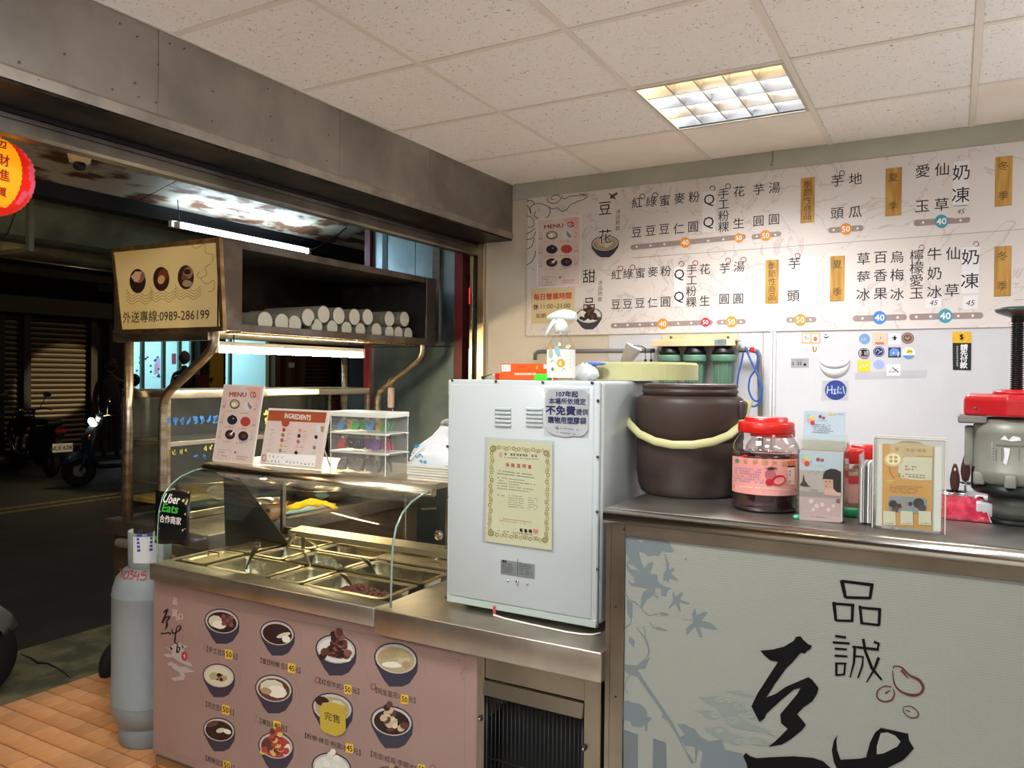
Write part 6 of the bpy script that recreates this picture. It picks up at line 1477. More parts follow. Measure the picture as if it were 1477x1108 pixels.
for k in range(6): g.stroke([(1112, 677), (1104+k*3.6, 672+abs(k-2.5)*1.4)], [2.2, .8], mat('berry_leaf', '#22301c', .5), 3.5+.1*k)
g.poly([(1136, 672), (1147, 671.5), (1147, 673.5), (1136, 674)], INK, 1); g.poly([(1136, 675), (1146, 674.5), (1146, 699), (1136, 699)], mat('label_cream2', '#e8c8b8', .5), 1); g.poly([(1136, 665), (1147, 664.5), (1147, 670.5), (1136, 671)], mat('label_orange2', '#e0703a', .5), 1)
g.dashes(((1137.5, 678), (1145, 677.5), (1145, 697), (1137.5, 697.5)), 4, INK, cells=2, L=2); g.dashes(((1060, 700.5), (1145, 706), (1145, 709), (1060, 703.5)), 1, PAPER, cells=26, L=2); g.build('label_print', j1, kind='stuff')
q = at(1148, 617, y=2.26)
jar(q.x-.065, 2.275, .9, 'second red-lidded jar mostly hidden behind the large jam jar')
def smalljar(px, y, r, h, label, lidh=.036):
    c = (at(px, 700, y=y).x, y, RZ); t = thing('jar', label, 'jar', c)
    MB(mat('jar_food_pale', '#b59a7c', .5, col2='#9d7c5c', nscale=60)).lathe([(r*.93, .002), (r*.95, .01), (r*.95, h-.03), (r*.8, h-.02)], c, seg=28).build('contents', t)
    pl = glassmat('jar_plastic'); MB(pl).lathe([(r*.96, 0), (r, .006), (r, h-.02), (r*.93, h-.004), (r*.93, h)], c, pl, seg=28).build('jar_wall', t)
    MB(RED).lathe([(r*.97, h), (r*.99, h+.003), (r*.98, h+lidh-.004), (r*.93, h+lidh), (.001, h+lidh+.001)], c, RED, seg=30).build('lid', t)
    m_ = mat('jar_label_rose', '#d29c94', .5); v_ = math.atan2(-c[1], -c[0])
    MB(m_).lathe([(r*1.01, .018), (r*1.012, .02), (r*1.012, h*.56), (r*1.01, h*.57)], c, m_, seg=20, a0=v_-1.3, a1=v_+1.3).build('label', t)
    MB(LR).lathe([(r*1.02, h*.57), (r*1.02, h*.74)], c, LR, seg=20, a0=v_-1.3, a1=v_+1.3).build('label_band', t)
    return t
smalljar(1222, 2.20, .042, .118, 'tall red-lidded jar with a rose label behind the leaflet holder')
smalljar(1249, 2.30, .04, .122, 'red-lidded jar standing between the slim card holder and the orange leaflet box')
# green clip, small teal blob
q = at(1225, 741, y=2.06); t = thing('green_clip', 'green plastic clip lying behind the leaflet holder', 'clip', (q.x, 2.06, RZ))
GP = mat('green_plastic', '#2fae78', .35); MB(GP).box((q.x-.024, 2.05, RZ), (q.x+.02, 2.075, RZ+.02), bev=.004, seg=2).build('clip_body', t)
MB(GP).tube([(q.x-.024, 2.062, RZ+.014), (q.x-.03, 2.062, RZ+.018), (q.x-.036, 2.062, RZ+.013)], .003, seg=8).build('clip_loop', t)
q = at(1149, 748, y=1.955); t = MB(mat('teal_clip', '#4cc4a0', .3)).ball((q.x, 1.955, RZ+.005), .008, seg=10, rings=6, sc=(1.1, .8, .65)).build('putty_blob', label='small teal blob of putty at the foot of the leaflet holder', cat='putty')
# ---- acrylic leaflet holders
def plate(c4, th, m, name, par, y=None):
    P = [Vector(p) for p in c4]; n_ = (P[1]-P[0]).cross(P[3]-P[0]).normalized()*th; return MB(m).prism(P, n_, m).build(name, par)
hx0, hx1, hy = -.319, -.214, 1.945
h1 = thing('leaflet_holder', 'clear holder with a charity leaflet showing a child in profile', 'leaflet holder', ((hx0+hx1)/2, 1.99, RZ))
MB(ACRYL).box((hx0, hy, RZ+.001), (hx1, hy+.003, RZ+.168)).build('front_wall', h1)
MB(ACRYL).box((hx0, hy+.003, RZ+.001), (hx0+.003, hy+.07, RZ+.165)).build('side_wall', h1)
MB(ACRYL).box((hx1-.003, hy+.003, RZ+.001), (hx1, hy+.07, RZ+.165)).build('side_wall', h1)
MB(ACRYL).box((hx0+.003, hy+.067, RZ+.001), (hx1-.003, hy+.07, RZ+.2)).build('rear_wall', h1)
MB(ACRYL).box((hx0+.003, hy+.003, RZ+.001), (hx1-.003, hy+.067, RZ+.004)).build('base', h1)
lf = thing('charity_leaflet', 'leaflet with a black-haired child and pale blossom print in the clear holder', 'leaflet', ((hx0+hx1)/2, hy+.004, RZ+.004))
MB(mat('leaflet_base', '#c9c4c0', .5)).box((hx0+.005, hy+.0045, RZ+.005), (hx1-.005, hy+.0055, RZ+.166)).build('sheet', lf)
g = prY(hy+.0044); g.poly([(1153, 652), (1213, 654), (1213, 680), (1153, 678)], mat('leaf_sky', '#b9c8d4', .5), 0)
g.poly([(1153, 716), (1213, 720), (1213, 754), (1153, 750)], mat('leaf_mauve', '#c0a5a5', .5), 0); g.poly([(1153, 678), (1213, 680), (1213, 720), (1153, 716)], mat('leaf_tan', '#b7aca4', .5), .3)
g.poly([(1153, 708), (1213, 712), (1213, 720), (1153, 716)], mat('leaf_grey', '#9c938f', .5), .6)
HEART = [('#8fd0c8', 1158, 659), ('#e8d050', 1163, 662), ('#e09aa0', 1159, 665), ('#c84040', 1164, 669)]
for c_, x, y in HEART: g.ell(x, y, 4, 4, mat('heart'+c_, c_, .5), 1)
g.ell(1180, 663, 3, 3, mat('blossom_red', '#9a4a58', .5), 1); g.ell(1186, 664, 2.6, 2.6, mat('blossom_red'), 1); g.dashes(((1168, 664), (1178, 664), (1178, 668), (1168, 668)), 1, mat('leaf_ink', '#7a8a94', .5), cells=3, fill=.9); g.dashes(((1168, 671), (1196, 673), (1196, 675), (1168, 673)), 1, mat('leaf_ink'), cells=10)
HB = mat('child_hair', '#17110f', .6); SK = mat('child_skin', '#cf9f86', .6)
g.ell(1195.5, 697, 7, 8.5, SK, 2); g.poly([(1189.5, 695), (1187, 698.5), (1190, 699.5)], SK, 2.2)
g.poly([(1186.5, 691.5), (1187.5, 684), (1191, 679), (1198, 676), (1206, 677), (1213, 681), (1213, 711), (1207, 710), (1202, 705), (1201.5, 692), (1196, 691.5), (1190, 691)], HB, 3)
g.ell(1191.2, 695, 1.1, .8, HB, 4); g.ell(1197, 695, 1.2, .8, HB, 4); g.ell(1191.6, 701.5, 1.7, .9, mat('child_lip', '#a05048', .6), 4)
g.poly([(1188, 713), (1192, 706), (1198, 704), (1207, 706), (1213, 711), (1213, 716), (1190, 714)], mat('child_sleeve', '#c9a294', .6), 2.4); g.ell(1193, 709, 3.5, 4, SK, 4)
g.poly([(1153, 700), (1157, 695), (1159, 684), (1161, 693), (1166, 700), (1170, 702), (1160, 702)], mat('leaf_dark', '#3a2a28', .5), 2)
g.dashes(((1167, 706), (1182, 707), (1182, 709.5), (1167, 708.5)), 1, mat('leaf_navy', '#2a2848', .5), cells=8, fill=.9, L=3)
g.spline([(1165, 680), (1168, 684), (1172, 679), (1176, 685), (1180, 680), (1186, 684), (1190, 676)], .7, mat('leaf_ink'), 1)
for x, y, r_ in ((1170, 723, 3.5), (1178, 730, 3.2), (1186, 728, 3), (1195, 735, 3), (1173, 735, 2.6), (1209, 723, 3.4), (1202, 730, 2.6)):
    for k in range(5): g.ell(x+r_*.6*math.cos(k*1.257), y+r_*.6*math.sin(k*1.257), r_*.48, r_*.48, mat('blossom_pale', '#ddd2cf', .5) if y != 723 or x < 1200 else mat('blossom_red'), 1+.1*k, n=8)
g.ring(1160, 738, 6, 8, .7, mat('leaf_teal', '#8fb8b0', .5), 1); g.dashes(((1171, 744), (1192, 746), (1192, 748.5), (1171, 746.5)), 1, INK, cells=8, L=2); g.build('leaflet_print', lf, kind='stuff')
# card standing behind in a second holder
h2 = thing('card_holder', 'smaller clear holder behind, with a pale blue card standing above it', 'leaflet holder', (-.262, 2.09, RZ))
cx0, cx1 = -.335, -.222
MB(ACRYL).box((cx0, 2.05, RZ+.001), (cx1, 2.053, RZ+.185)).build('front_wall', h2)
MB(ACRYL).box((cx0, 2.053, RZ+.001), (cx1, 2.11, RZ+.004)).build('base', h2)
MB(ACRYL).box((cx1-.003, 2.053, RZ+.004), (cx1, 2.11, RZ+.18)).build('side_wall', h2)
MB(mat('folded_cards', '#cfc9bf', .6)).box((cx0+.006, 2.056, RZ+.006), (cx1-.006, 2.066, RZ+.183)).build('card_stack', h2)
y2_ = 2.07
P = [at(*q, y=y2_) for q in ((1159.5, 592.5), (1220, 594.5), (1218.5, 637), (1158.5, 634))]
cd_ = thing('blue_card', 'pale blue card with a small heart logo above the leaflet holder', 'card', (P[2]+P[3])/2)
MB(mat('card_blue', '#bccbd6', .5)).prism([P[3], P[2]]+[P[1], P[0]], (0, .001, 0)).build('card', cd_)
ps = MB(mat('card_lower', '#d8d0cc', .5)).box((P[3].x-.001, y2_, RZ+.006), (P[2].x+.001, y2_+.001, P[3].z-.0005)).build('card_lower', cd_)
g = prY(y2_)
for c_, x, y in HEART: g.ell(x+8, y-59, 3.2, 3.4, mat('heart'+c_, c_, .5), 1)
g.ell(1183, 601, 2.6, 2.4, mat('blossom_red'), 1); g.ell(1188, 603, 2.2, 2, mat('blossom_red'), 1); g.dashes(((1174, 605.5), (1196, 606.5), (1196, 608.5), (1174, 607.5)), 1, mat('leaf_ink'), cells=9)
g.dashes(((1172, 611), (1204, 613), (1204, 627), (1172, 625)), 5, INK, cells=16, seed=12); g.poly([(1195, 596), (1204, 596.4), (1203, 599), (1195, 598.6)], mat('heart#e8d050', '#e8d050', .5), 1); g.dashes(((1204, 596.5), (1218, 597), (1218, 599), (1204, 598.5)), 1, INK, cells=7); g.build('card_print', cd_, kind='stuff')
# slim holder seen from the side
h3 = thing('card_holder', 'slim clear holder full of folded cards seen edge-on, left of the orange leaflet box', 'leaflet holder', (-.185, 1.99, RZ))
x3 = at(1238, 700, y=1.955).x
for x in (x3, x3+.03): MB(ACRYL).box((x, 1.955, RZ+.001), (x+.0025, 2.06, RZ+.16)).build('side_wall', h3)
MB(ACRYL).box((x3+.0025, 1.955, RZ+.001), (x3+.03, 2.06, RZ+.003)).build('base', h3)
for k in range(5):
    MB((PAPER, mat('card_grey', '#a9a6a4', .7), mat('card_dark', '#5d5a5c', .7))[k % 3]).box((x3+.004+k*.0048, 1.965, RZ+.004), (x3+.0075+k*.0048, 2.05, RZ+.13+.012*(k % 2)), bev=.0005).build('folded_card', h3)
# tall acrylic box with the orange leaflet
ax0, ax1, ay0, ay1 = at(1259, 700, y=1.925).x, at(1364, 700, y=1.925).x, 1.925, 1.99
bx_ = thing('acrylic_box', 'tall clear acrylic box showing an orange and cream leaflet', 'display box', ((ax0+ax1)/2, 1.96, RZ))
zt_ = RZ+.205
for a, b2, nm in (((ax0, ay0, RZ+.001), (ax1, ay0+.003, zt_), 'front_wall'), ((ax0, ay1-.003, RZ+.001), (ax1, ay1, zt_), 'rear_wall'), ((ax0, ay0+.003, RZ+.001), (ax0+.003, ay1-.003, zt_), 'side_wall'), ((ax1-.003, ay0+.003, RZ+.001), (ax1, ay1-.003, zt_), 'side_wall'), ((ax0+.003, ay0+.003, zt_-.003), (ax1-.003, ay1-.003, zt_), 'top_wall'), ((ax0+.003, ay0+.003, RZ+.001), (ax1-.003, ay1-.003, RZ+.004), 'base')):
    MB(ACRYL).box(a, b2).build(nm, bx_)
EDG = mat('acrylic_edge', '#cfcdbd', .25)
for x in (ax0, ax1): MB(EDG).box((x-.0012, ay0-.0012, RZ+.001), (x+.0012, ay0+.0012, zt_), bev=.0005).build('wall_edge', bx_)
MB(EDG).box((ax0, ay0-.0012, zt_-.001), (ax1, ay0+.0012, zt_+.0012), bev=.0005).build('wall_edge', bx_)
MB(EDG).box((ax0, ay1-.0012, zt_-.001), (ax1, ay1+.0012, zt_+.0012), bev=.0005).build('wall_edge', bx_)
MB(mat('inner_white_card', '#dfe3dc', .6)).box((at(1264, 700, y=1.935).x, 1.935, RZ+.006), (at(1358, 700, y=1.935).x, 1.937, RZ+.19)).build('backing_card', bx_)
ol = thing('orange_leaflet', 'orange leaflet with a cream bubble and a group photograph inside the acrylic box', 'leaflet', (at(1310, 760, y=1.931).x, 1.931, RZ+.006))
board('sheet', ((1273, 640), (1346, 643), (1344, 766), (1272, 757)), 1.931, .0012, mat('leaflet_orange', '#cf9c55', .5), parent=ol)
g = prY(1.931); LC = mat('leaflet_cream', '#d4d2b8', .5); LB = mat('leaflet_brown', '#8a5a2c', .6)
g.poly([(1284, 641), (1345, 643), (1345, 658), (1284, 656)], mat('leaflet_sand', '#cdb98a', .5), 0); g.ell(1311, 648, 27, 12, mat('leaflet_sand2', '#c9b48c', .5), .4)
g.poly([(1305, 659), (1345, 660), (1344, 693), (1325, 693), (1300, 690), (1295, 680), (1298, 664)], LC, .7)
g.ell(1289, 663, 14, 10.5, mat('slice_rim', '#d9c08a', .5), 1.2); g.ell(1288.5, 662.5, 10.5, 8.2, mat('slice_white', '#eee8cc', .5), 1.6)
for k in range(4): a = math.radians(45+90*k); g.ell(1288.5+5*math.cos(a), 662.5+4*math.sin(a), 2.6, 2.3, mat('slice_orange', '#cfa24a', .5), 2)
g.spline([(1283, 674), (1284, 682), (1290, 690)], .8, LB, 1.6)
g.dashes(((1290, 646), (1337, 648), (1337, 653), (1290, 651)), 1, mat('leaflet_line', '#b08a50', .5), cells=6, fill=.9, L=2, ragged=0)
g.dashes(((1305, 671), (1328, 672), (1328, 680), (1305, 679)), 2, LB, cells=5, fill=.6, L=2); g.dashes(((1296, 682), (1340, 685), (1340, 692), (1294, 688)), 2, INK, cells=9, fill=.55, L=2, ragged=.1)
g.dashes(((1283, 699), (1335, 702), (1335, 714), (1283, 711)), 4, LB, cells=16, seed=14, L=2); g.poly([(1277, 693), (1286, 692), (1292, 694), (1283, 696)], mat('leaflet_yellow', '#c9c44a', .5), 1)
PH = mat('photo_grey', '#8d969a', .5); g.poly([(1284, 715), (1333, 718), (1337, 722), (1336, 742), (1284, 738), (1281, 732), (1282, 718)], PH, 2)
for x, y, r_, c_ in ((1288, 727, 6, '#23201f'), (1297, 730, 4, '#3a2c26'), (1303, 728, 3.4, '#c0937c'), (1313, 727, 3.5, '#2a2624'), (1325, 726, 8, '#2c2b2d'), (1330, 733, 6, '#3b4046'), (1291, 735, 5, '#5b4436')): g.ell(x, y, r_, r_*.9, mat('ph'+c_, c_, .6), 2.6+.1*(x % 5))
for x in (1283, 1308, 1334): g.poly([(x-9, 737), (x+8.5, 738), (x+9, 758), (x-9, 757)], LC, 4); g.dashes(((x-6, 754), (x+6, 754.5), (x+6, 756.5), (x-6, 756)), 1, INK, cells=5, L=5, fill=.8, ragged=0)
g.build('leaflet_print', ol, kind='stuff')
# ================================================================ MENU BOARD and what hangs on the back wall
YM = YW-.012
BRD = bpy.data.materials.new('marbled_board'); BRD.use_nodes = True; nt = BRD.node_tree; b = nt.nodes['Principled BSDF']; b.inputs['Roughness'].default_value = .42
tc = nt.nodes.new('ShaderNodeTexCoord'); n1 = nt.nodes.new('ShaderNodeTexNoise'); n1.inputs['Scale'].default_value = 3.5; n1.inputs['Detail'].default_value = 6; n1.inputs['Distortion'].default_value = 1.6
r1 = nt.nodes.new('ShaderNodeValToRGB'); e = r1.color_ramp.elements; e[0].position = .485; e[0].color = (1, 1, 1, 1); e[1].position = .5; e[1].color = (0, 0, 0, 1); x_ = e.new(.515); x_.color = (1, 1, 1, 1)
n2 = nt.nodes.new('ShaderNodeTexNoise'); n2.inputs['Scale'].default_value = 1.3; n2.inputs['Detail'].default_value = 8
m1 = nt.nodes.new('ShaderNodeMix'); m1.data_type = 'RGBA'; m1.inputs[6].default_value = lin('#cdc3bd'); m1.inputs[7].default_value = lin('#d6cec9')
m2 = nt.nodes.new('ShaderNodeMix'); m2.data_type = 'RGBA'; m2.inputs[6].default_value = lin('#bdb0ac')
nt.links.new(tc.outputs['Object'], n1.inputs[0]); nt.links.new(tc.outputs['Object'], n2.inputs[0]); nt.links.new(n1.outputs[0], r1.inputs[0])
nt.links.new(n2.outputs[0], m1.inputs[0]); nt.links.new(m1.outputs[2], m2.inputs[7]); nt.links.new(r1.outputs[0], m2.inputs[0]); nt.links.new(m2.outputs[2], b.inputs['Base Color'])
mb_ = thing('menu_board', 'wide marbled wall menu board listing desserts in black characters with price dots', 'menu board', (-.6, YM, 1.73))
zb, zt2 = at(1100, 478.5, y=YM).z, at(900, 269.5, y=YM).z
mbp = MB(BRD).box((at(760, 400, y=YM).x, YM, zb), (.95, YW-.0005, zt2), bev=.001).build('board', mb_)
MI = mat('menu_ink', '#1b1512', .5); MR = mat('menu_ring_red', '#6e2228', .5); BARM = mat('price_bar_mauve', '#93827e', .5); DOT = mat('price_dot_white', '#e2d8d4', .5)
DC = {'o': mat('price_orange', '#d98a2a', .5), 'r': mat('price_red', '#b31d38', .5), 't': mat('price_teal', '#3f8fa5', .5), 'b': mat('price_blue', '#3f7cc4', .5)}
PW = mat('price_text', '#efe6dc', .5)
def mt(t, pts, h, bold=0):
    g = prY(YM); g.col(t, pts, h, MI, 0, bold); return g.build('menu_item', mb_, kind='stuff')
H1, H2 = 17.5, 17
for t, pts, h in (('紅豆', [(919, 292), (918.3, 335)], 17), ('綠豆', [(939.5, 290.5), (938.3, 332.7)], 17), ('蜜豆', [(959, 289), (958.2, 330.3)], 17), ('麥仁', [(980, 286), (979, 329.9)], 17), ('粉圓', [(1001, 284), (999.7, 327.2)], 17),
                  ('手工粉粿', [(1043.6, 279), (1043.6, 294.8), (1043.6, 311.4), (1043.6, 327.2)], 16.5), ('花生', [(1066, 276), (1065.5, 321.9)], 17), ('芋圓', [(1094.5, 273.1), (1094, 318.9)], 17), ('湯圓', [(1117.2, 270.7), (1116.4, 316.5)], 17),
                  ('芋頭', [(1208, 260.2), (1207.6, 307.7)], 18.5), ('地瓜', [(1234.1, 257.6), (1233.6, 305.6)], 18.5), ('愛玉', [(1330.9, 246.8), (1330.1, 297.3)], 20), ('仙草', [(1358.5, 244.2), (1358.2, 294.8)], 20),
                  ('紅豆', [(889, 396), (888.3, 439)], 16), ('綠豆', [(905.9, 394.9), (905.4, 438.3)], 16), ('蜜豆', [(923.5, 393.7), (923, 437.1)], 16), ('麥仁', [(941.8, 392), (941.3, 436.6)], 16), ('粉圓', [(960.1, 390.9), (959.9, 435.5)], 16.5),
                  ('手工粉粿', [(997.8, 388.9), (997.8, 404.4), (997, 419.8), (997, 435.6)], 16), ('花生', [(1016.8, 388.1), (1016.5, 433.7)], 16.5), ('芋圓', [(1045.3, 386.9), (1044.5, 431.5)], 16.5), ('湯圓', [(1066, 384.5), (1064.8, 431)], 16.5),
                  ('芋頭', [(1145.7, 379.6), (1144.5, 427.1)], 18), ('草莓冰', [(1245.5, 373.1), (1245.5, 399.6), (1245, 424.9)], 19), ('百香果', [(1270, 371.3), (1270, 397.1), (1270, 423.7)], 19), ('烏梅冰', [(1294, 370.6), (1294, 396.6), (1294, 424.4)], 19),
                  ('檸檬愛玉', [(1322.1, 368.8), (1322.1, 386.3), (1322, 404.7), (1322, 422.9)], 19), ('牛奶冰', [(1347.8, 366.3), (1347.8, 394.1), (1347.8, 421.1)], 20), ('仙草', [(1374.4, 365.5), (1373.1, 418.6)], 20)):
    mt(t, pts, h, .004)
for t, pts, h in (('豆花', [(872.6, 300.5), (873, 341)], 22), ('甜品', [(849.6, 398.4), (849.6, 439)], 21.5)):
    g = prY(YM)
    for ch, p in zip(t, pts): g.text(ch, p[0], p[1], h, PW, 8, em=True, bold=.045); g.text(ch, p[0], p[1], h, MI, 9, em=True, bold=.008)
    g.build('heading', mb_, kind='stuff')
for x, ya, yb in ((891.6, 305, 329), (866, 407.5, 431.5)):
    g = prY(YM); g.vtext('冰品熱飲', x, ya, x-.6, yb, 7.6, MI, 0); g.build('side_note', mb_, kind='stuff')
def bar(x0, y0, x1, y1, w_, price=(), dots=()):
    g = prY(YM); g.stroke([(x0+w_/2, y0), (x1-w_/2, y1)], w_, BARM, 0); g.ell(x0+w_/2, y0, w_/2, w_/2, BARM, 0); g.ell(x1-w_/2, y1, w_/2, w_/2, BARM, 0)
    for x, y in dots: g.ell(x, y, w_*.2, w_*.2, DOT, 1)
    g.build('price_bar', mb_, kind='stuff')
    for x, y, r_, c_, t in price:
        d_ = prY(YM); d_.ell(x, y, r_, r_, DC[c_], 2); d_.text(t, x, y, r_*.92, PW, 3, bold=.02); d_.build('price_dot', mb_, kind='stuff')
bar(909.4, 356.8, 1075.7, 341.6, 7.6, [(988.3, 349.8, 7.8, 'o', '40'), (1065.7, 343.3, 6.8, 'o', '50')], [(918.3, 356), (938.3, 354.2), (958.2, 352.2), (1021.4, 347.4), (1043.3, 345.2)])
bar(1083.8, 341.8, 1126.9, 337.5, 7.6, [(1104.3, 339.9, 8, 'o', '50')], [(1091.6, 341), (1118.4, 338.9)])
bar(1194.4, 332.3, 1245.5, 329, 8.4, [(1220.2, 330.4, 8.6, 'o', '50')], [(1202.4, 331.8), (1236.9, 329.4)])
bar(1317.8, 321.8, 1399.6, 316.8, 9, [(1358, 319.3, 9.8, 't', '40')], [(1331.4, 321), (1385.5, 317.8)])
bar(880.8, 470, 1028.2, 465.2, 7.4, [(955.9, 467.2, 7.8, 'o', '40'), (1017.5, 464.9, 6.7, 'r', '50')], [(887.8, 469.5), (905.2, 469), (923, 468.5), (941, 467.9), (978.2, 466.7), (997, 466.1)])
bar(1033.6, 465, 1075.7, 464, 7.6, [(1054.8, 464.4, 8.2, 'o', '50')], [(1041.6, 464.8), (1068.6, 464.3)])
bar(1133.7, 461.7, 1177.6, 461, 8, [(1154.4, 461.5, 8.7, 'o', '50')], [(1140.5, 461.7), (1169, 461.2)])
bar(1230.3, 459.7, 1308.2, 457.6, 8.8, [(1268.7, 458.3, 9.7, 'b', '40')], [(1244, 459.3), (1294.8, 458)])
bar(1311.2, 457.4, 1418.1, 455, 9.2, [(1363.5, 455.8, 10.4, 't', '40')], [(1321.8, 457.2), (1342.3, 456.7), (1382.2, 455.8), (1402.9, 455.3)])
WOOD = mat('printed_wood', '#bf9340', .5, col2='#a2742a', nscale=5, ndetail=5, stretch=(9, 1, 1))
WSH = mat('plaque_shadow_print', '#8e7e74', .5)
def plaque(x0, y0, x1, y1, t, pts, h):
    A_, B_ = at(x0, y0, y=YM), at(x1, y1, y=YM); o = MB(WOOD).box((A_.x, YM-.003, B_.z), (B_.x, YM, A_.z), bev=.0012).build('wood_plaque', mb_)
    g = prY(YM-.0031); g.col(t, pts, h, mat('plaque_ink', '#4a3316', .6), 0); g.build('plaque_lettering', o, kind='stuff')
def vpts(x, y0, y1, n): return [(x, y0+(y1-y0)*i/(n-1)) for i in range(n)]
plaque(1155.5, 257.5, 1174.5, 320.5, '季節性商品', vpts(1164.6, 266.3, 311.4, 5), 12)
plaque(1277.8, 243.5, 1300, 310.5, '夏季', [(1288.6, 256), (1288, 296.8)], 13)
plaque(1436, 227, 1459.5, 296.5, '冬季', [(1447.6, 239.2), (1446.8, 282.1)], 14)
plaque(1104.4, 375.5, 1122.5, 437.3, '季節性商品', vpts(1113.4, 383.7, 428.3, 5), 11.5)
plaque(1198, 370, 1217.5, 434, '夏季', [(1207.8, 381.3), (1207.4, 421)], 13)
plaque(1434.6, 356, 1457.8, 427, '冬季', [(1446, 369.3), (1445.6, 412.3)], 14)
def strip_(x0, y0, x1, y1, t, pts, h, bold=.0, hand=None, m=PAPER):
    A_, B_ = at(x0, y0, y=YM), at(x1, y1, y=YM); o = MB(m).box((A_.x, YM-.0012, B_.z), (B_.x, YM, A_.z)).build('paper_strip', mb_)
    g = prY(YM-.0013)
    if t: g.col(t, pts, h, MI, 0, bold)
    if hand: g.text('45', hand[0], hand[1], hand[2], mat('pencil', '#3a3634', .6), 0, shear=.25)
    if t or hand: g.build('strip_lettering', o, kind='stuff')
PPR = mat('strip_paper', '#dcd8d8', .6)
strip_(1013.5, 277, 1032, 334, 'QQ', [(1022.9, 289), (1021.9, 321.6)], 21, .004, m=PPR)
strip_(972.5, 385.5, 989, 441.5, 'QQ', [(979.8, 396.7), (979.3, 428.9)], 20, .004, m=PPR)
strip_(1375, 233.5, 1397.5, 296, '奶凍', [(1386.3, 248.5), (1385.7, 281)], 24, .004, m=PPR)
strip_(1375.4, 297, 1397, 313.5, '', [], 0, hand=(1386, 305, 7), m=mat('strip_paper2', '#cfc8c4', .6))
strip_(1387.5, 357, 1411.5, 422.5, '奶凍', [(1399.6, 370.6), (1398.9, 405)], 24, .004, m=PPR)
strip_(1389.2, 427, 1410.2, 445.4, '', [], 0, hand=(1399.6, 437, 8), m=PPR)
strip_(1335.4, 430.6, 1357.8, 443, '', [], 0, hand=(1346.6, 436.8, 7.6), m=PPR)
strip_(1158, 370.5, 1176.2, 431.5, '', [], 0, m=PPR)
g = prY(YM)
for x, y in ((926.6, 283.4), (944.9, 281.5), (1027.7, 271.9), (1050.2, 268.7), (1214.6, 250), (894.9, 387.4), (912.5, 386), (983, 380.8), (1003.1, 379.6), (1050.2, 375.9), (1072.6, 374.7), (1150.5, 369.1), (1329.6, 357.2), (1408, 352.1)):
    g.ring(x, y, 3.6, 3.6, 1.1, MR if y > 350 else MI, 1, -200, 120)
g.stroke([(910.8, 372.3), (1100, 358.5), (1477, 330.6)], .8, BARM, 0); g.stroke([(1462, 433), (1477, 432)], .8, BARM, 0)
g.build('ring_marks', mb_, kind='stuff')
g = prY(YM)
cl = lambda x, y: (740+x/4.2615, 240+y/4.2615)
for P in ([(85, 215), (110, 210), (130, 225), (120, 240)], [(215, 185), (215, 215), (250, 228), (285, 212), (290, 190), (275, 178), (245, 180), (232, 200), (255, 205)], [(305, 178), (300, 195), (320, 200), (345, 185), (400, 180), (455, 178), (440, 200), (400, 215), (350, 240), (330, 265), (300, 275), (270, 255), (240, 262), (222, 250)],
          [(110, 290), (108, 250), (140, 230), (190, 235), (225, 260), (222, 300), (190, 325), (155, 322), (130, 300), (140, 275)], [(85, 305), (110, 312), (128, 340), (120, 370), (90, 375)], [(85, 240), (100, 262), (108, 290)], [(82, 415), (110, 400), (135, 380)], [(84, 450), (120, 440), (140, 400)], [(84, 510), (115, 490), (130, 440)], [(84, 605), (115, 585), (135, 545), (138, 520)], [(455, 178), (430, 172), (405, 168)]):
    g.spline([cl(*p) for p in P], .95, MI, 0, k=5)
g.poly([(877, 278), (883, 281), (890, 277), (891, 280), (886, 283), (889, 288), (884, 286), (879, 287), (881, 283)], mat('bird_brown', '#54403a', .6), 0)
g.build('cloud_drawing', mb_, kind='stuff')
for cx_, cy_, rx, ry, base, bl, hp_, sd in ((872.8, 357, 20, 15, 'tan', blobs(5, ['nut', 'cream', 'olive'], 9, .2, .3), None, 2), (849.6, 461, 19, 15, 'ice', blobs(7, ['dark', 'pale', 'dark'], 8, .22, .35), (('dark', 'brown', 'dark'), 20), 3)):
    g = prY(YM); food_bowl(g, cx_, cy_, rx, ry, base, bl, hp_, seed=sd, slope=-.07); g.build('bowl_picture', mb_, kind='stuff')
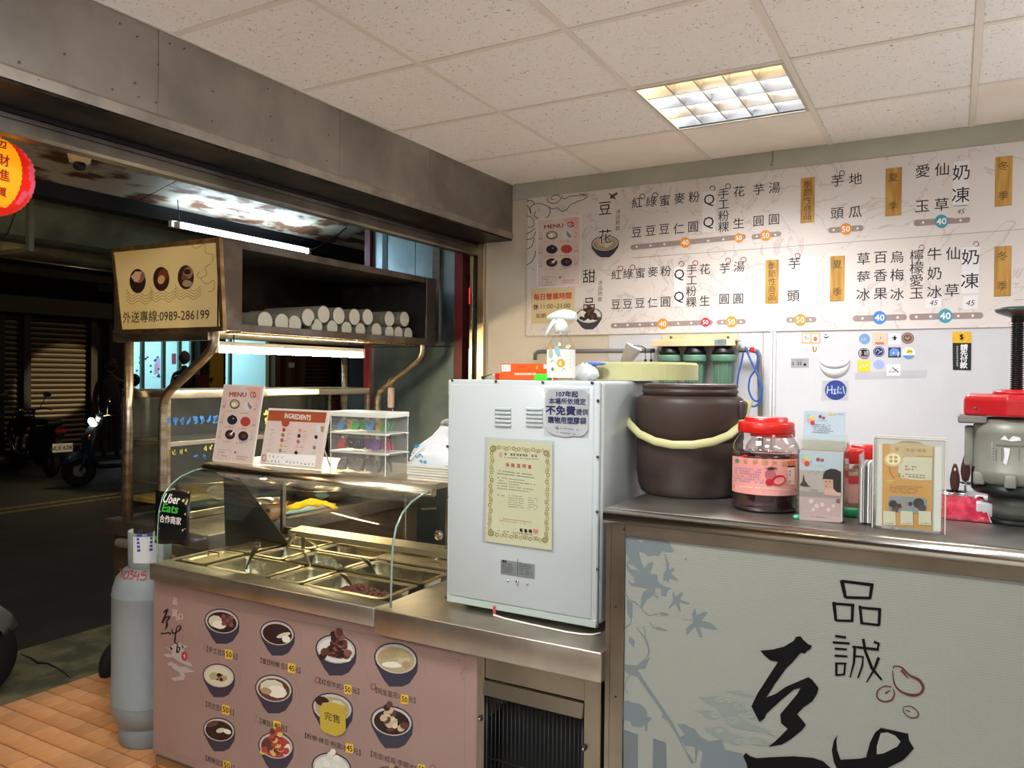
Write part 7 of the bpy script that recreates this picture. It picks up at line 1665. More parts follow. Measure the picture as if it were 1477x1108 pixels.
# ---- poster print used on the wall and on the stand
PB = mat('poster_pink', '#d3c4bc', .5, col2='#d2b6ac', nscale=4); PRED = mat('poster_red', '#8e1f2a', .5)
def poster(g, c4, z=1.0):
    tl, tr, br, bl = c4
    def q(u, v): return tuple((tl[d]*(1-u)+tr[d]*u)*(1-v)+(bl[d]*(1-u)+br[d]*u)*v for d in (0, 1))
    hgt = math.hypot(bl[0]-tl[0], bl[1]-tl[1]); wd = math.hypot(tr[0]-tl[0], tr[1]-tl[1])
    g.poly([q(.55, .03), q(.93, .02), q(.93, .2), q(.75, .14)], mat('poster_rose', '#d9a59c', .5), .6)
    g.text('MENU', *q(.38, .125), hgt*.055, PRED, 1, bold=.03, wmax=wd*.42)
    g.ring(*q(.76, .12), wd*.07, hgt*.035, wd*.018, PRED, 1, 20, 330); g.ring(*q(.79, .12), wd*.03, hgt*.02, wd*.014, PRED, 1)
    IT = [(.34, .25, 'olive', 'pale', 'cream'), (.67, .265, 'ice', 'bean', 'pale'), (.34, .455, 'dark', 'dark', 'olive'), (.67, .465, 'red', 'red', 'red'), (.34, .645, 'dark', 'brown', 'bean'), (.67, .65, 'dark', 'brown', 'brown')]
    NAV = mat('poster_navy', '#1d2232', .5)
    for i, (u, v, a, b2, c_) in enumerate(IT):
        x, y = q(u, v); rx, ry = wd*.125, hgt*.062
        if i == 5: g.ell(x, y+ry*.5, rx, ry, mat('poster_saucer', '#b6a6b4', .5), .6)
        g.ell(x, y, rx, ry, NAV if i != 3 and i != 1 else FM[a], 1); g.ell(x, y-ry*.05, rx*.85, ry*.84, {0: FM['olive'], 1: FM['ice'], 2: NAV, 3: FM['red']}.get(i, FM['dark']), 1.5)
        if i in (0, 4, 5): g.ell(x+rx*.15, y, rx*.5, ry*.45, FM[c_], 2)
        if i == 0: g.ell(x-rx*.2, y+ry*.1, rx*.4, ry*.5, FM['pale'], 2.4)
        if i == 1: g.poly([(x, y-ry), (x+rx*.9, y+ry*.2), (x+rx*.5, y+ry*.8), (x, y)], mat('poster_shade', '#8a7a84', .5), 2)
        if i == 2: g.poly([(x-rx*.25, y-ry*.8), (x, y-ry*1.25), (x+rx*.25, y-ry*.8)], NAV, 2); g.ell(x+rx*.2, y-ry*.3, rx*.12, ry*.1, PAPER, 2)
        if i == 4: g.stroke([(x+rx*.1, y), (x+rx*.8, y-ry*.8)], [wd*.05, wd*.02], PAPER, 3)
        sd = -1 if u < .5 else 1; qx = u+sd*.235
        g.dashes((q(qx-.06, v-.06), q(qx+.06, v-.06), q(qx+.06, v+.02), q(qx-.06, v+.02)), 4, mat('poster_grey', '#a08c88', .5), cells=3, seed=i)
        g.dashes((q(qx-.06, v+.025), q(qx+.06, v+.025), q(qx+.06, v+.055), q(qx-.06, v+.055)), 2, NAV, cells=3, seed=i, fill=.9)
        g.dashes((q(u-.08, v+.085), q(u+.1, v+.085), q(u+.1, v+.105), q(u-.08, v+.105)), 1, mat('poster_brown', '#8a5a4a', .5), cells=4, fill=.9, seed=i+9)
        g.ell(*q(u-.13, v+.095), wd*.022, hgt*.012, PT, 1.2)
    a, b2, c_, d = q(.13, .845), q(.43, .85), q(.42, .965), q(.12, .96)
    g.stroke([a, b2, c_, d, a], wd*.01, mat('poster_grey'), 1); g.dashes((q(.16, .86), q(.4, .865), q(.4, .95), q(.16, .945)), 2, mat('poster_brown'), cells=6, seed=20)
    g.ell(*q(.53, .865), wd*.025, hgt*.014, mat('poster_brown'), 1); g.dashes((q(.58, .855), q(.68, .86), q(.68, .88), q(.58, .875)), 1, PRED, cells=3, fill=.9); g.dashes((q(.57, .895), q(.9, .9), q(.9, .965), q(.57, .96)), 2, PRED, cells=8, seed=21)
PWH = mat('poster_edge', '#ded6d0', .5)
c4 = ((774, 316), (839, 310.2), (837.7, 412.2), (774, 415.8))
def inset(c4, k):
    cx_ = sum(p[0] for p in c4)/4; cy_ = sum(p[1] for p in c4)/4; return [(cx_+(p[0]-cx_)*(1-k), cy_+(p[1]-cy_)*(1-k*.6)) for p in c4]
mp_ = thing('menu_poster', 'pink menu poster with six bowl pictures taped over the left end of the menu board', 'poster', at(806, 414, y=YM-.003))
board('poster_sheet', c4, YM-.003, .001, PWH, parent=mp_)
g = prY(YM-.0031); g.poly(inset(c4, .06), PB, 0); poster(g, c4); g.build('poster_print', mp_, kind='stuff')
hs = thing('hours_sign', 'yellowed laminated sign of daily opening hours with a red heading, below the menu poster', 'sign', at(797, 466, y=YM-.003))
c4 = ((765.8, 417.6), (828, 415.2), (827.6, 465), (766.3, 467))
board('sign_sheet', c4, YM-.003, .001, mat('old_laminate', '#c9b48c', .35), parent=hs)
g = prY(YM-.0031); g.text('每日營業時間', 796.5, 427.5, 9.3, mat('hours_red', '#b8382a', .5), 1, bold=.03, wmax=54)
g.text('休', 773, 443, 8, MI, 1, bold=.03); g.text('11:00~21:00', 801, 441.5, 6.5, MI, 1, wmax=42); g.text('星期', 780, 455.5, 6.5, MI, 1, wmax=14); g.build('hours_lettering', hs, kind='stuff')

# ---- stickers on the white wall panels
YS = YW-.0065
def stk(name, label, shape, cx_, cy_, w_, h_, m, cat='sticker'):
    if shape == 'r': pts = [(cx_+w_/2*math.cos(a), cy_+h_/2*math.sin(a)) for a in [k*2*math.pi/28 for k in range(28)]]
    else: pts = [(cx_-w_/2, cy_-h_/2), (cx_+w_/2, cy_-h_/2), (cx_+w_/2, cy_+h_/2), (cx_-w_/2, cy_+h_/2)]
    o = MB(m).prism([at(*p, y=YS-.0006) for p in pts][::-1], (0, .0005, 0)).build(name, label=label, cat=cat)
    return o, prY(YS-.0007)
def fin(g, o): g.build('sticker_print', o, kind='stuff')
N1 = mat('st_navy', '#22284e', .5); WHT = mat('st_white', '#e8e8ea', .5)
o, g = stk('sticker', 'orange double-frame sticker with two small white squares', 's', 1169.8, 487.8, 27, 15.6, mat('st_orange', '#dba467', .5)); g.poly([(1158, 482), (1168.5, 482), (1168.5, 493.5), (1158, 493.5)], WHT, 1); g.poly([(1171, 482), (1181.5, 482), (1181.5, 493.5), (1171, 493.5)], WHT, 1); g.spline([(1160, 488), (1162, 485), (1163, 490), (1166, 487), (1167, 489)], .8, N1, 2); g.ell(1176, 489, 3, 3.5, mat('st_brown', '#a06a48', .5), 2); fin(g, o)
o, g = stk('sticker', 'white sticker with a small navy smile-shaped mark', 's', 1191.6, 486.4, 14, 11, WHT); g.poly([(1187, 484), (1189, 487.5), (1192, 488.5), (1195, 486.5), (1196.5, 483.5), (1194, 485.5), (1191.5, 486.3), (1189, 485.5)], N1, 1); g.ell(1191, 482.8, 1.1, 1.1, N1, 1); fin(g, o)
o, g = stk('sticker', 'small white sticker with a red and green U shape', 's', 1175.2, 503.8, 12.5, 13, WHT); g.spline([(1173, 499.5), (1173.2, 505), (1174.8, 507.5)], 2, mat('st_red', '#c0442c', .5), 1); g.spline([(1174.8, 507.5), (1177, 505.5), (1177.3, 500.5)], 2, mat('st_green', '#4f8a3c', .5), 1.5); fin(g, o)
o, g = stk('sticker', 'grey rectangular sticker with black brush writing', 's', 1153.7, 523.7, 26, 13.4, mat('st_grey', '#9b9b9c', .5)); g.dashes(((1142, 518.5), (1162, 518.5), (1162, 520.5), (1142, 520.5)), 1, INK, cells=9); g.dashes(((1142, 522), (1157, 522), (1157, 528), (1142, 528)), 1, INK, cells=4, fill=.9, ragged=0); g.ell(1161, 526, 2, 2, INK, 1); fin(g, o)
# peeling round sticker
ps = thing('peeling_sticker', 'round white sticker peeling off and curling over above the blue round logo', 'sticker', at(1204, 545, y=YS-.001))
rows = []
c_ = at(1204, 526.5, y=YS-.001)
r0_ = (at(1226, 531, y=YS).x-c_.x)
def prow(k, off, z0, z1, bulge):
    return [(c_.x+r0_*1.0*math.cos(math.pi*i/12)*(1 if k else .97), c_.y-off-bulge*math.sin(math.pi*i/12), z0+(z1-z0)*math.sin(math.pi*i/12)) for i in range(13)]
MB(WHT).sheet([prow(1, .0, c_.z+.01, c_.z-.066, 0), prow(1, .0, c_.z+.02, c_.z-.045, .01), prow(1, .0, c_.z+.024, c_.z-.02, .02)], .0008).build('curled_face', ps)
MB(mat('st_back', '#cfcfd2', .4)).sheet([prow(1, .0, c_.z+.024, c_.z-.02, .0205), prow(0, .002, c_.z+.024, c_.z-.008, .026), prow(0, .004, c_.z+.026, c_.z+.022, .018)], .0008).build('folded_back', ps)
o, g = stk('sticker', 'dark blue round sticker with pale letters HiM', 'r', 1205.4, 562.7, 31, 28.5, mat('st_blue', '#24408c', .4)); PL = mat('st_pale', '#c3ccf0', .5)
for P in ([(1194, 557), (1193, 568)], [(1200, 556), (1200, 568)], [(1193.5, 563), (1200.5, 562)], [(1204, 562), (1204, 568)], [(1202, 562), (1206, 562)], [(1202, 568), (1206, 568)], [(1208, 568), (1209, 557), (1212.5, 562), (1216, 557), (1218, 568)]): g.stroke(P, 1.3, PL, 1)
g.text('ns', 1212.3, 566.5, 2.6, PL, 1); fin(g, o)
o, g = stk('sticker', 'light blue round sticker, first in the top row of small logos', 'r', 1247, 488.9, 16, 15, mat('st_sky', '#6d93bf', .5)); g.dashes(((1242, 487), (1252, 488), (1252, 492.5), (1242, 491.5)), 2, WHT, cells=5); fin(g, o)
o, g = stk('sticker', 'beige square sticker with a red-brown label line', 's', 1268.9, 488.8, 21, 18.5, mat('st_beige', '#dcb8a0', .5)); g.poly([(1262.5, 493.5), (1275, 493.8), (1275, 497), (1262.5, 496.7)], mat('st_rust', '#b0685c', .5), 1); g.ell(1270.3, 487.5, .9, 1.5, mat('st_brown'), 1); fin(g, o)
o, g = stk('sticker', 'white sticker with a small black crab-like figure', 's', 1290.4, 489, 18, 16, WHT); g.ell(1290.5, 488.5, 2, 2.6, INK, 1); g.ring(1290.5, 489, 3.8, 3, 1, INK, 1, 180, 360); g.ell(1290.5, 484.8, 1, 1, INK, 1); fin(g, o)
o, g = stk('sticker', 'brown round sticker at the right end of the top row', 'r', 1309.2, 487.8, 18, 16.5, mat('st_dbrown', '#6a4c40', .5)); g.ring(1309.2, 487.8, 7, 6.4, .5, mat('st_beige'), 1); g.stroke([(1306, 486.5), (1309, 489), (1312, 486)], 1, mat('st_beige'), 1); fin(g, o)
o, g = stk('sticker', 'black round badge sticker with a white rim', 'r', 1246.2, 509.8, 18.6, 17.6, WHT); g.ell(1246.2, 509.8, 8.6, 8.1, INK, 1); g.dashes(((1240, 507), (1252.5, 507), (1252.5, 513), (1240, 513)), 1, WHT, cells=4, L=2, fill=.9, ragged=0); g.ring(1246.2, 509.8, 6.9, 6.4, .6, WHT, 2); g.poly([(1243, 513.5), (1249.5, 513.5), (1249, 515.5), (1243.5, 515.5)], mat('st_rust'), 3); fin(g, o)
o, g = stk('sticker', 'navy round sticker with fine pale line drawing', 'r', 1267.6, 507.3, 16.4, 15, N1); g.ring(1267.6, 507.3, 6.8, 6.2, .5, PL, 1); g.spline([(1263, 508), (1266, 504), (1270, 508), (1272, 506), (1266, 511)], .6, PL, 1); fin(g, o)
o, g = stk('sticker', 'dark square sticker with a blue shape and white lettering', 's', 1290.2, 508.4, 18, 14.4, N1); g.poly([(1283, 514), (1283, 506), (1287, 502), (1295, 503), (1298, 508), (1298, 512)], mat('st_sky2', '#5a86c4', .5), 1); g.dashes(((1287, 508), (1297.5, 508), (1297.5, 514.5), (1287, 514.5)), 2, WHT, cells=3, L=2, fill=.95, ragged=0); fin(g, o)
o, g = stk('sticker', 'round sticker, yellow above and blue below', 'r', 1310.6, 509.5, 18.6, 17.6, mat('st_cream', '#dfe0d0', .5)); g.ell(1312, 507, 4, 4, mat('st_yellow', '#d8c23c', .5), 1); g.ell(1310.6, 509.5, 9.0, 8.5, mat('st_sky2'), 1.3, a0=20, a1=160); g.spline([(1308, 509), (1312, 506.5), (1316, 508)], 1, INK, 2); fin(g, o)
o, g = stk('sticker', 'yellow square sticker with a pale squiggle', 's', 1245.9, 528.3, 18, 16, mat('st_gold', '#d2be2e', .5)); g.spline([(1240, 531), (1245, 526), (1246, 530), (1252, 525)], 1, mat('st_cream'), 1); fin(g, o)
o, g = stk('sticker', 'lilac-blue oval sticker in the third row of logos', 'r', 1267.6, 525.7, 16, 13.6, mat('st_lilac', '#9aa5d8', .5)); g.dashes(((1265.5, 524.5), (1269.5, 524.5), (1269.5, 527), (1265.5, 527)), 1, N1, cells=2); fin(g, o)
o, g = stk('sticker', 'white sticker with a thin black triangle drawing', 's', 1288.5, 534, 20, 16.5, WHT); g.stroke([(1282, 537), (1288, 530), (1292, 536.5), (1282, 537)], .6, INK, 1); g.stroke([(1287, 530), (1296, 537)], 1.3, INK, 1); g.stroke([(1296, 531), (1288, 536)], .6, INK, 1); fin(g, o)
TAPE = glassmat('clear_tape', '#fdfdfe', .9, 1.45, .2)
MB(TAPE).prism([at(*p, y=YS-.0012) for p in ((1233, 538), (1337, 533), (1337, 545), (1233, 548))], (0, .0004, 0)).build('clear_tape', label='long strip of clear tape under the rows of small logos', cat='tape')
MB(TAPE).prism([at(*p, y=YS-.0012) for p in ((1186, 549), (1224, 549), (1224, 578), (1184, 578))], (0, .0004, 0)).build('clear_tape', label='square of clear film around the blue HiM logo', cat='tape')
py = thing('payment_sign', 'black and yellow vertical pay-first sign with a dollar symbol', 'sign', at(1387.5, 534, y=YS))
board('yellow_head', ((1374, 478.5), (1401, 478.5), (1401, 494.8), (1374, 494.8)), YS-.002, .0018, mat('sign_yellow', '#d8a81c', .4), parent=py)
board('black_body', ((1374, 494.8), (1401, 494.8), (1400.5, 534), (1374.5, 533.5)), YS-.002, .0018, mat('sign_black', '#191a1c', .35), parent=py)
g = prY(YS-.0021); g.ring(1387, 486.5, 7.8, 7, .7, mat('sign_gold', '#f0cf58', .4), 1, -90, 90); g.text('$', 1387, 486.5, 8.5, INK, 1, bold=.03)
g.vtext('請先付款', 1390.6, 501, 1390, 527, 9.6, WHT, 1, bold=.03); g.dashes(((1379, 499), (1382.5, 499), (1382.5, 529), (1379, 529)), 12, WHT, cells=1, seed=3, ragged=0); g.build('sign_lettering', py, kind='stuff')
# small drill marks/scuffs on the panel
sc_ = prY(YS); rg = random.Random(5)
for _ in range(26): x, y = rg.uniform(1120, 1420), rg.uniform(575, 650); sc_.stroke([(x, y), (x+rg.uniform(-1.5, 1.5), y+rg.uniform(1, 4))], rg.uniform(.4, 1), mat('scuff', '#cfcece', .7), 0)
sc_.build('scuff_marks', wb, kind='stuff')

# ---- water filter set
YF = 4.075
def fx(px, y=YF): return at(px, 500, y=y).x
wf = thing('water_filter', 'cream wall bracket holding three green water filter housings', 'water filter', (fx(1004), 4.11, 1.45))
FC = mat('filter_cream_metal', '#d3bd94', .45, col2='#c7ad80', nscale=6); GRF = mat('filter_green', '#5a7d68', .38, col2='#527360', nscale=3)
z1_, z2_, z3_ = at(1000, 482, y=4.14).z, at(1000, 490.5, y=YF).z, at(1000, 500, y=YF).z
MB(FC).box((fx(955, 4.15), 4.145, z3_-.01), (fx(1064, 4.15), 4.16, z1_), bev=.002).build('back_plate', wf)
br_ = MB(FC).box((fx(944.5), YF-.055, z3_), (fx(1064), YF-.045, z2_), bev=.002).build('front_rail', wf)
MB(FC).box((fx(944.5), YF-.045, z2_-.008), (fx(1064), 4.145, z2_), bev=.001).build('top_rail', wf)
for px in (968, 1050): MB(SCREW).lathe([(.008, 0), (.006, -.004)], at(px, 486.5, y=4.144), ax='y', seg=10).build('screw', wf)
MB(mat('rating_plate_grey')).box((fx(1034.5), YF-.0565, z3_+.002), (fx(1051.5), YF-.0552, z2_-.001)).build('rating_plate', wf)
g = prY(YF-.0566); g.dashes(((1035, 487.5), (1050, 487.5), (1050, 496), (1035, 496)), 3, N1, cells=7); g.build('plate_print', wf, kind='stuff')
for px in (966, 1003, 1043.5):
    x = fx(px); z0_ = z3_
    MB(BLACK).lathe([(.05, -.045), (.056, -.04), (.058, -.03), (.05, -.02), (.045, -.0)], (x, YF, z0_), BLACK, seg=26).build('filter_head', wf)
    MB(GRF).lathe([(.035, -.30), (.045, -.28), (.05, -.10), (.0515, -.082), (.063, -.08), (.0645, -.075), (.0645, -.05), (.062, -.045), (.05, -.044)], (x, YF, z0_), GRF, seg=32).build('filter_bowl', wf)
    for k in range(6):
        a = math.radians(-150+24*k); MB(GRF).box((x+.0505*math.cos(a)-.003, YF+.0505*math.sin(a)-.003, z0_-.27), (x+.0505*math.cos(a)+.003, YF+.0505*math.sin(a)+.003, z0_-.085), bev=.001).build('bowl_rib', wf)
PIP = mat('grey_pipe', '#66645f', .5)
def wpipe(pts, r_, m, label, y=4.12, name='water_pipe', cat='pipe'):
    P = []
    pp = [at(*q, y=y) for q in pts]
    return MB(m).tube(pp, r_, seg=12).build(name, label=label, cat=cat)
yp = 4.1
zz = at(930, 506, y=yp).z
def fxx(px): return at(px, 506, y=yp).x
MB(PIP).tube([(fxx(772), yp, zz-.05), (fxx(772), yp, zz-.015), (fxx(776), yp, zz-.003), (fxx(782), yp, zz), (fxx(944), yp, zz)], .012, seg=12).build('water_pipe', label='grey water pipe running left from the filters behind the spray bottle', cat='pipe')
MB(PIP).tube([(fxx(1066), yp, zz), (fxx(1084), yp, zz), (fxx(1092), yp, zz-.008), (fxx(1095), yp, zz-.03), (fxx(1097), yp, zz-.2), (fxx(1099), yp, zz-.5), (fxx(1099), yp, .9)], .0125, seg=12).build('water_pipe', label='grey water pipe going down the wall right of the filters', cat='pipe')
t = thing('tap_valve', 'small red-handled valve on the pipe right of the filters', 'valve', (fxx(1086), yp, zz-.02))
MB(RED).box((fxx(1083), yp-.02, zz-.012), (fxx(1089), yp-.012, zz+.014), bev=.003).build('handle', t); MB(CHROME).lathe([(.014, -.012), (.016, 0), (.014, .012)], (fxx(1080), yp, zz), ax='x', seg=14).build('valve_body', t)
BL = mat('blue_tube', '#2f4f96', .4)
for pts, lb in (([(1072, 508), (1070, 520), (1065, 540), (1063, 556)], 'short blue hose hanging beside the right filter'), ([(1075, 500), (1082, 518), (1092, 540), (1099, 560), (1094, 577), (1086, 576), (1080, 562), (1082, 545), (1090, 532), (1093, 515), (1091, 505)], 'blue hose twisted in a loop right of the filters'), ([(1090, 534), (1096, 552), (1097, 575), (1091, 585), (1084, 586)], 'blue hose end curling behind the bucket handle')):
    P = [at(*q, y=4.06) for q in pts]; Q = []
    for i in range(len(P)-1):
        p0, p1, p2, p3 = P[max(i-1, 0)], P[i], P[i+1], P[min(i+2, len(P)-1)]
        for j in range(5):
            s_ = j/5; Q.append(.5*((2*p1)+(-p0+p2)*s_+(2*p0-5*p1+4*p2-p3)*s_*s_+(-p0+3*p1-3*p2+p3)*s_**3))
    Q.append(P[-1]); MB(BL).tube(Q, .005, BL, seg=8).build('blue_hose', label=lb, cat='hose')
for px in (931, 939):
    MB(BLACK).tube([at(px, 503, y=4.085), at(px, 510, y=4.083), at(px, 518, y=4.085)], .002, seg=6).ball(at(px, 520, y=4.085), .008, BLACK, seg=10, rings=6).build('cable_tie', label='black tie knot on the grey pipe, %s of the pair' % ('left' if px < 935 else 'right'), cat='tie')
q = at(908, 512, y=2.42+1.5)
cu = thing('plastic_scoop', 'translucent white plastic scoop hanging on the pipe above the cream lid', 'scoop', q)
MB(mat('translucent_plastic', '#cfcdc8', .35)).lathe([(.028, -.05), (.045, .05), (.047, .052), (.043, .05), (.026, -.046), (.001, -.046)], q, seg=22, rot=Matrix.Rotation(.5, 3, 'Y')).build('cup', cu)
MB(PIP).tube([q+Vector((.02, 0, .05)), q+Vector((.03, .1, .05)), Vector((q.x+.03, yp-.01, zz+.01))], .003, seg=6).build('hook', cu)
# conduit
for px in (1113, 1117.5):
    a = at(px, 476, y=4.155); MB(mat('conduit_white', '#c9c6c2', .5)).tube([(a.x, 4.155, 1.74), (a.x, 4.155, .8)], .006, seg=8).build('wall_conduit', label='thin white conduit down the wall panel joint, %s of two' % ('left' if px < 1115 else 'right'), cat='conduit')

# ================================================================ right end of the counter: ice shaver, ladles, pink bag
IX, IY = at(1466, 600, y=2.19).x, 2.19
GRY = mat('motor_grey', '#94978b', .4, .2, col2='#8a8d82', nscale=4); RDM = mat('machine_red', '#c01c24', .3, coat=.5); DKM = mat('machine_black', '#1d2221', .4, .4)
im = thing('ice_shaver', 'ice shaving machine with red top housing, grey motor and threaded black spindle', 'machine', (IX, IY, RZ))
MB(DKM).lathe([(.062, 0), (.064, .005), (.062, .010), (.056, .014)], (IX, IY, RZ), DKM, seg=30).build('base_plate', im)
MB(mat('column_grey', '#6c706a', .4, .4)).lathe([(.055, .012), (.055, .072)], (IX, IY, RZ), seg=30).build('column', im)
MB(DKM).lathe([(.05, .064), (.085, .070), (.088, .078), (.080, .088), (.078, .095)], (IX, IY, RZ), DKM, seg=32).build('flange', im)
MB(GRY).lathe([(.05, .080), (.072, .088), (.086, .102), (.090, .118), (.090, .125), (.088, .128), (.088, .208), (.0895, .212), (.088, .228), (.078, .243), (.06, .248)], (IX, IY, RZ), GRY, seg=40).build('motor', im)
for a in (-150, -100, -50, 10, 80, 140):
    a = math.radians(a); MB(GRY).box((IX+.086*math.cos(a)-.012, IY+.086*math.sin(a)-.012, RZ+.09), (IX+.086*math.cos(a)+.012, IY+.086*math.sin(a)+.012, RZ+.12), bev=.004, seg=2).build('motor_foot', im)
MB(GRY).box((IX-.105, IY-.02, RZ+.13), (IX-.085, IY+.03, RZ+.225), bev=.004, seg=2).build('terminal_box', im)
MB(DKM).box((IX-.09, IY-.03, RZ+.075), (IX-.06, IY+.05, RZ+.13), bev=.004).build('bracket', im)
P8_ = []
for k in range(8):
    a = math.radians(22.5+45*k); P8_.append((IX+.035+.155*math.cos(a), IY+.02+.125*math.sin(a)))
n = 8; mb = MB(RDM); z0_, z1_, z2_ = RZ+.252, RZ+.293, RZ+.303
mb.add([(x, y, z0_) for x, y in P8_]+[(x, y, z1_) for x, y in P8_]+[(IX+.035+(x-IX-.035)*.93, IY+.02+(y-IY-.02)*.93, z2_) for x, y in P8_], [tuple(range(n))[::-1]]+[(j*n+i, j*n+(i+1) % n, (j+1)*n+(i+1) % n, (j+1)*n+i) for j in (0, 1) for i in range(n)]+[tuple(range(2*n, 3*n))], RDM)
hs_ = mb.build('top_housing', im); bv = hs_.modifiers.new('b', 'BEVEL'); bv.width = .006; bv.segments = 3; bv.limit_method = 'ANGLE'
MB(mat('cast_under', '#8f8d86', .5, .5)).box((IX-.12, IY-.06, RZ+.234), (IX-.06, IY+.06, RZ+.2515), bev=.003).build('under_casting', im)
MB(SCREW).lathe([(.004, 0), (.003, -.003)], (IX-.085, IY-.088, RZ+.27), ax='y', seg=8).build('screw', im)
MB(RDM).lathe([(.05, .303), (.048, .31), (.036, .314), (.001, .315)], (IX, IY, RZ), RDM, seg=30).build('spindle_collar', im)
sp_prof = []
for k in range(30): z = .315+k*.0052; sp_prof += [(.0115, z), (.0145, z+.0018), (.0145, z+.0026), (.0115, z+.0042)]
sp_prof += [(.0115, .472), (.0135, .474), (.0135, .492)]
MB(mat('spindle_steel', '#2a2a28', .35, .8)).lathe([(.001, .314)]+sp_prof, (IX, IY, RZ), seg=20).build('threaded_spindle', im)
MB(mat('handwheel_green', '#4c5a52', .3, .5)).lathe([(.014, .484), (.03, .49), (.045, .497), (.048, .502), (.045, .506), (.03, .509), (.001, .511)], (IX, IY, RZ), seg=36).build('handwheel', im)
g = Cyl(IX, IY, .0885); g.poly([(1430, 637), (1485, 640), (1485, 668), (1430, 664)], mat('plate_silver', '#a9aca8', .4, .4), 0)
g.text('1 PHASE INDUCTION MOTOR', 1454, 643.5, 2.6, INK, 1, wmax=44)
for k in range(5): g.stroke([(1431, 647+k*4), (1484, 650+k*4)], .5, INK, 1)
for x in (1437, 1445, 1470): g.stroke([(x, 647), (x, 665)], .5, INK, 1)
g.poly([(1448, 646), (1457, 647), (1456, 655), (1452, 671), (1447, 668), (1449, 658)], WHT, 2); g.poly([(1443, 634), (1449, 628), (1455, 635), (1461, 629), (1471, 631), (1473, 636), (1460, 637)], WHT, 2)
g.build('motor_plate_print', im, kind='stuff')
# steel pot block with ladles
q0, q1 = at(1360, 712, y=2.33), at(1416, 723, y=2.33)
pt2 = thing('ladle_tray', 'low steel tray with round openings behind the orange leaflet box', 'tray', ((q0.x+q1.x)/2, 2.38, RZ))
tz = RZ+.036
TRS = mat('tray_steel', '#aeb0b0', .22, 1)
MB(TRS).box((q0.x, 2.33, tz-.012), (q1.x+.02, 2.455, tz), bev=.002).build('tray_top', pt2)
MB(mat('tray_side_steel', '#77797a', .35, 1)).box((q0.x+.006, 2.336, RZ), (q1.x+.014, 2.449, tz-.012)).build('tray_body', pt2)
for px, py in ((1377, 710), (1394, 698)):
    c_ = at(px, py, z=tz); MB(TRS).lathe([(.026, .0), (.032, .003), (.033, .001), (.034, 0)], c_, TRS, seg=26).build('opening_rim', pt2)
    MB(DKM).lathe([(.001, .0006), (.026, .0006)], c_, seg=20).build('opening', pt2)
HND = mat('brown_handle', '#4a2c26', .4)
for (px, py, py2, lb) in ((1377, 709, 669, 'brown-handled ladle with a hanging hole, nearer the acrylic box'), (1392.5, 694, 656, 'brown-handled ladle standing further back in the steel tray')):
    a = at(px, py, y=2.385 if px < 1380 else 2.43); b2 = at(px, py2, y=a.y); t = thing('ladle', lb, 'ladle', (a.x, a.y, tz), 'ladles in the steel tray')
    hh = b2.z-a.z; rows = []
    for k in range(9):
        s_ = k/8; w_ = .006+.006*math.sin(math.pi*min(1, s_*.95+.12))**1.5; z = a.z+hh*s_
        if k == 8: w_ = .0035
        rows.append([(a.x+w_*math.cos(u), a.y+.004*math.sin(u), z) for u in [i*2*math.pi/12 for i in range(13)]])
    m_ = MB(HND).sheet(rows); m_.f += [tuple(range(12))[::-1], tuple(range(13*8, 13*8+12))]; m_.fm += [0, 0]; m_.sm += [False, False]; m_.build('handle', t)
    MB(TRS).tube([(a.x, a.y, tz-.01), (a.x, a.y, a.z+.004)], .003, seg=8).build('shank', t)
    if px < 1380: MB(mat('wall_glimpse', '#d8d6d6', .5)).ball((a.x, a.y-.0035, a.z+hh*.8), .0036, seg=10, rings=6, sc=(.8, .35, 1.3)).build('hanging_hole', t)
# pink bag of packets
pb_ = thing('pink_packet', 'crinkled pink plastic packet lying in front of the ladle tray', 'packet', (.03, 2.2, RZ))
rows = []
a0 = at(1355, 757, y=2.14); a1 = at(1430, 757, y=2.14)
for j in range(7):
    s_ = j/6; rows.append([(a0.x+(a1.x-a0.x)*(i/12)*(1-.16*s_), 2.14+.06*s_**1.3+.004*math.sin(i*2.1+j), RZ+.002+.05*s_*(1-.0*s_)+.004*math.sin(i*1.7+j*2.3)*(j > 0)) for i in range(13)])
for j in range(3): rows.append([(x, y+.05*(j+1)/3, z-.012*(j+1)) for x, y, z in rows[6]])
MB(mat('pink_foil', '#cf3f58', .25, col2='#b82a44', nscale=30, bump=.3, bscale=60, coat=.4)).sheet(rows, .001).build('packet_body', pb_)
MB(mat('bag_seam', '#e6a8b4', .3)).tube([rows[j][12] for j in range(7)], .0018, seg=6).build('sealed_edge', pb_)
MB(mat('white_tub', '#cfd0d4', .4)).box((a1.x+.004, 2.16, RZ), (IX-.079, 2.30, RZ+.045), bev=.004, seg=2).build('plastic_tub', label='low white plastic tub between the pink packet and the ice shaver', cat='tub')

# ================================================================ on top of the glass case
CZ = 1.148
st = thing('menu_stand', 'tall leaning pink menu stand with six bowl pictures on the glass case', 'menu stand', (-2.45, 2.12, CZ))
tv = Vector((0, .04, .305)).normalized()
ms = Pr((-2.44, 2.12, CZ), (1, 0, 0), tv)
C4_ = ((323, 554.5), (381, 556.5), (364, 670.5), (306, 664.5))
def leaning(name, c4, plane, th, m, par):
    P = [plane.pt(*q, -1) for q in c4]; return MB(m).prism(P, plane.n*-th, m).build(name, par)
leaning('acrylic_back', C4_, ms, .004, mat('stand_white', '#d9d2c8', .3), st)
g = Pr((-2.44, 2.12, CZ), (1, 0, 0), tv); g.poly(inset(C4_, .05), PB, 0); poster(g, C4_); g.build('poster_print', st, kind='stuff')
MB(mat('stand_white')).box((-2.55, 2.11, CZ), (-2.33, 2.175, CZ+.004), bev=.001).build('stand_foot', st)
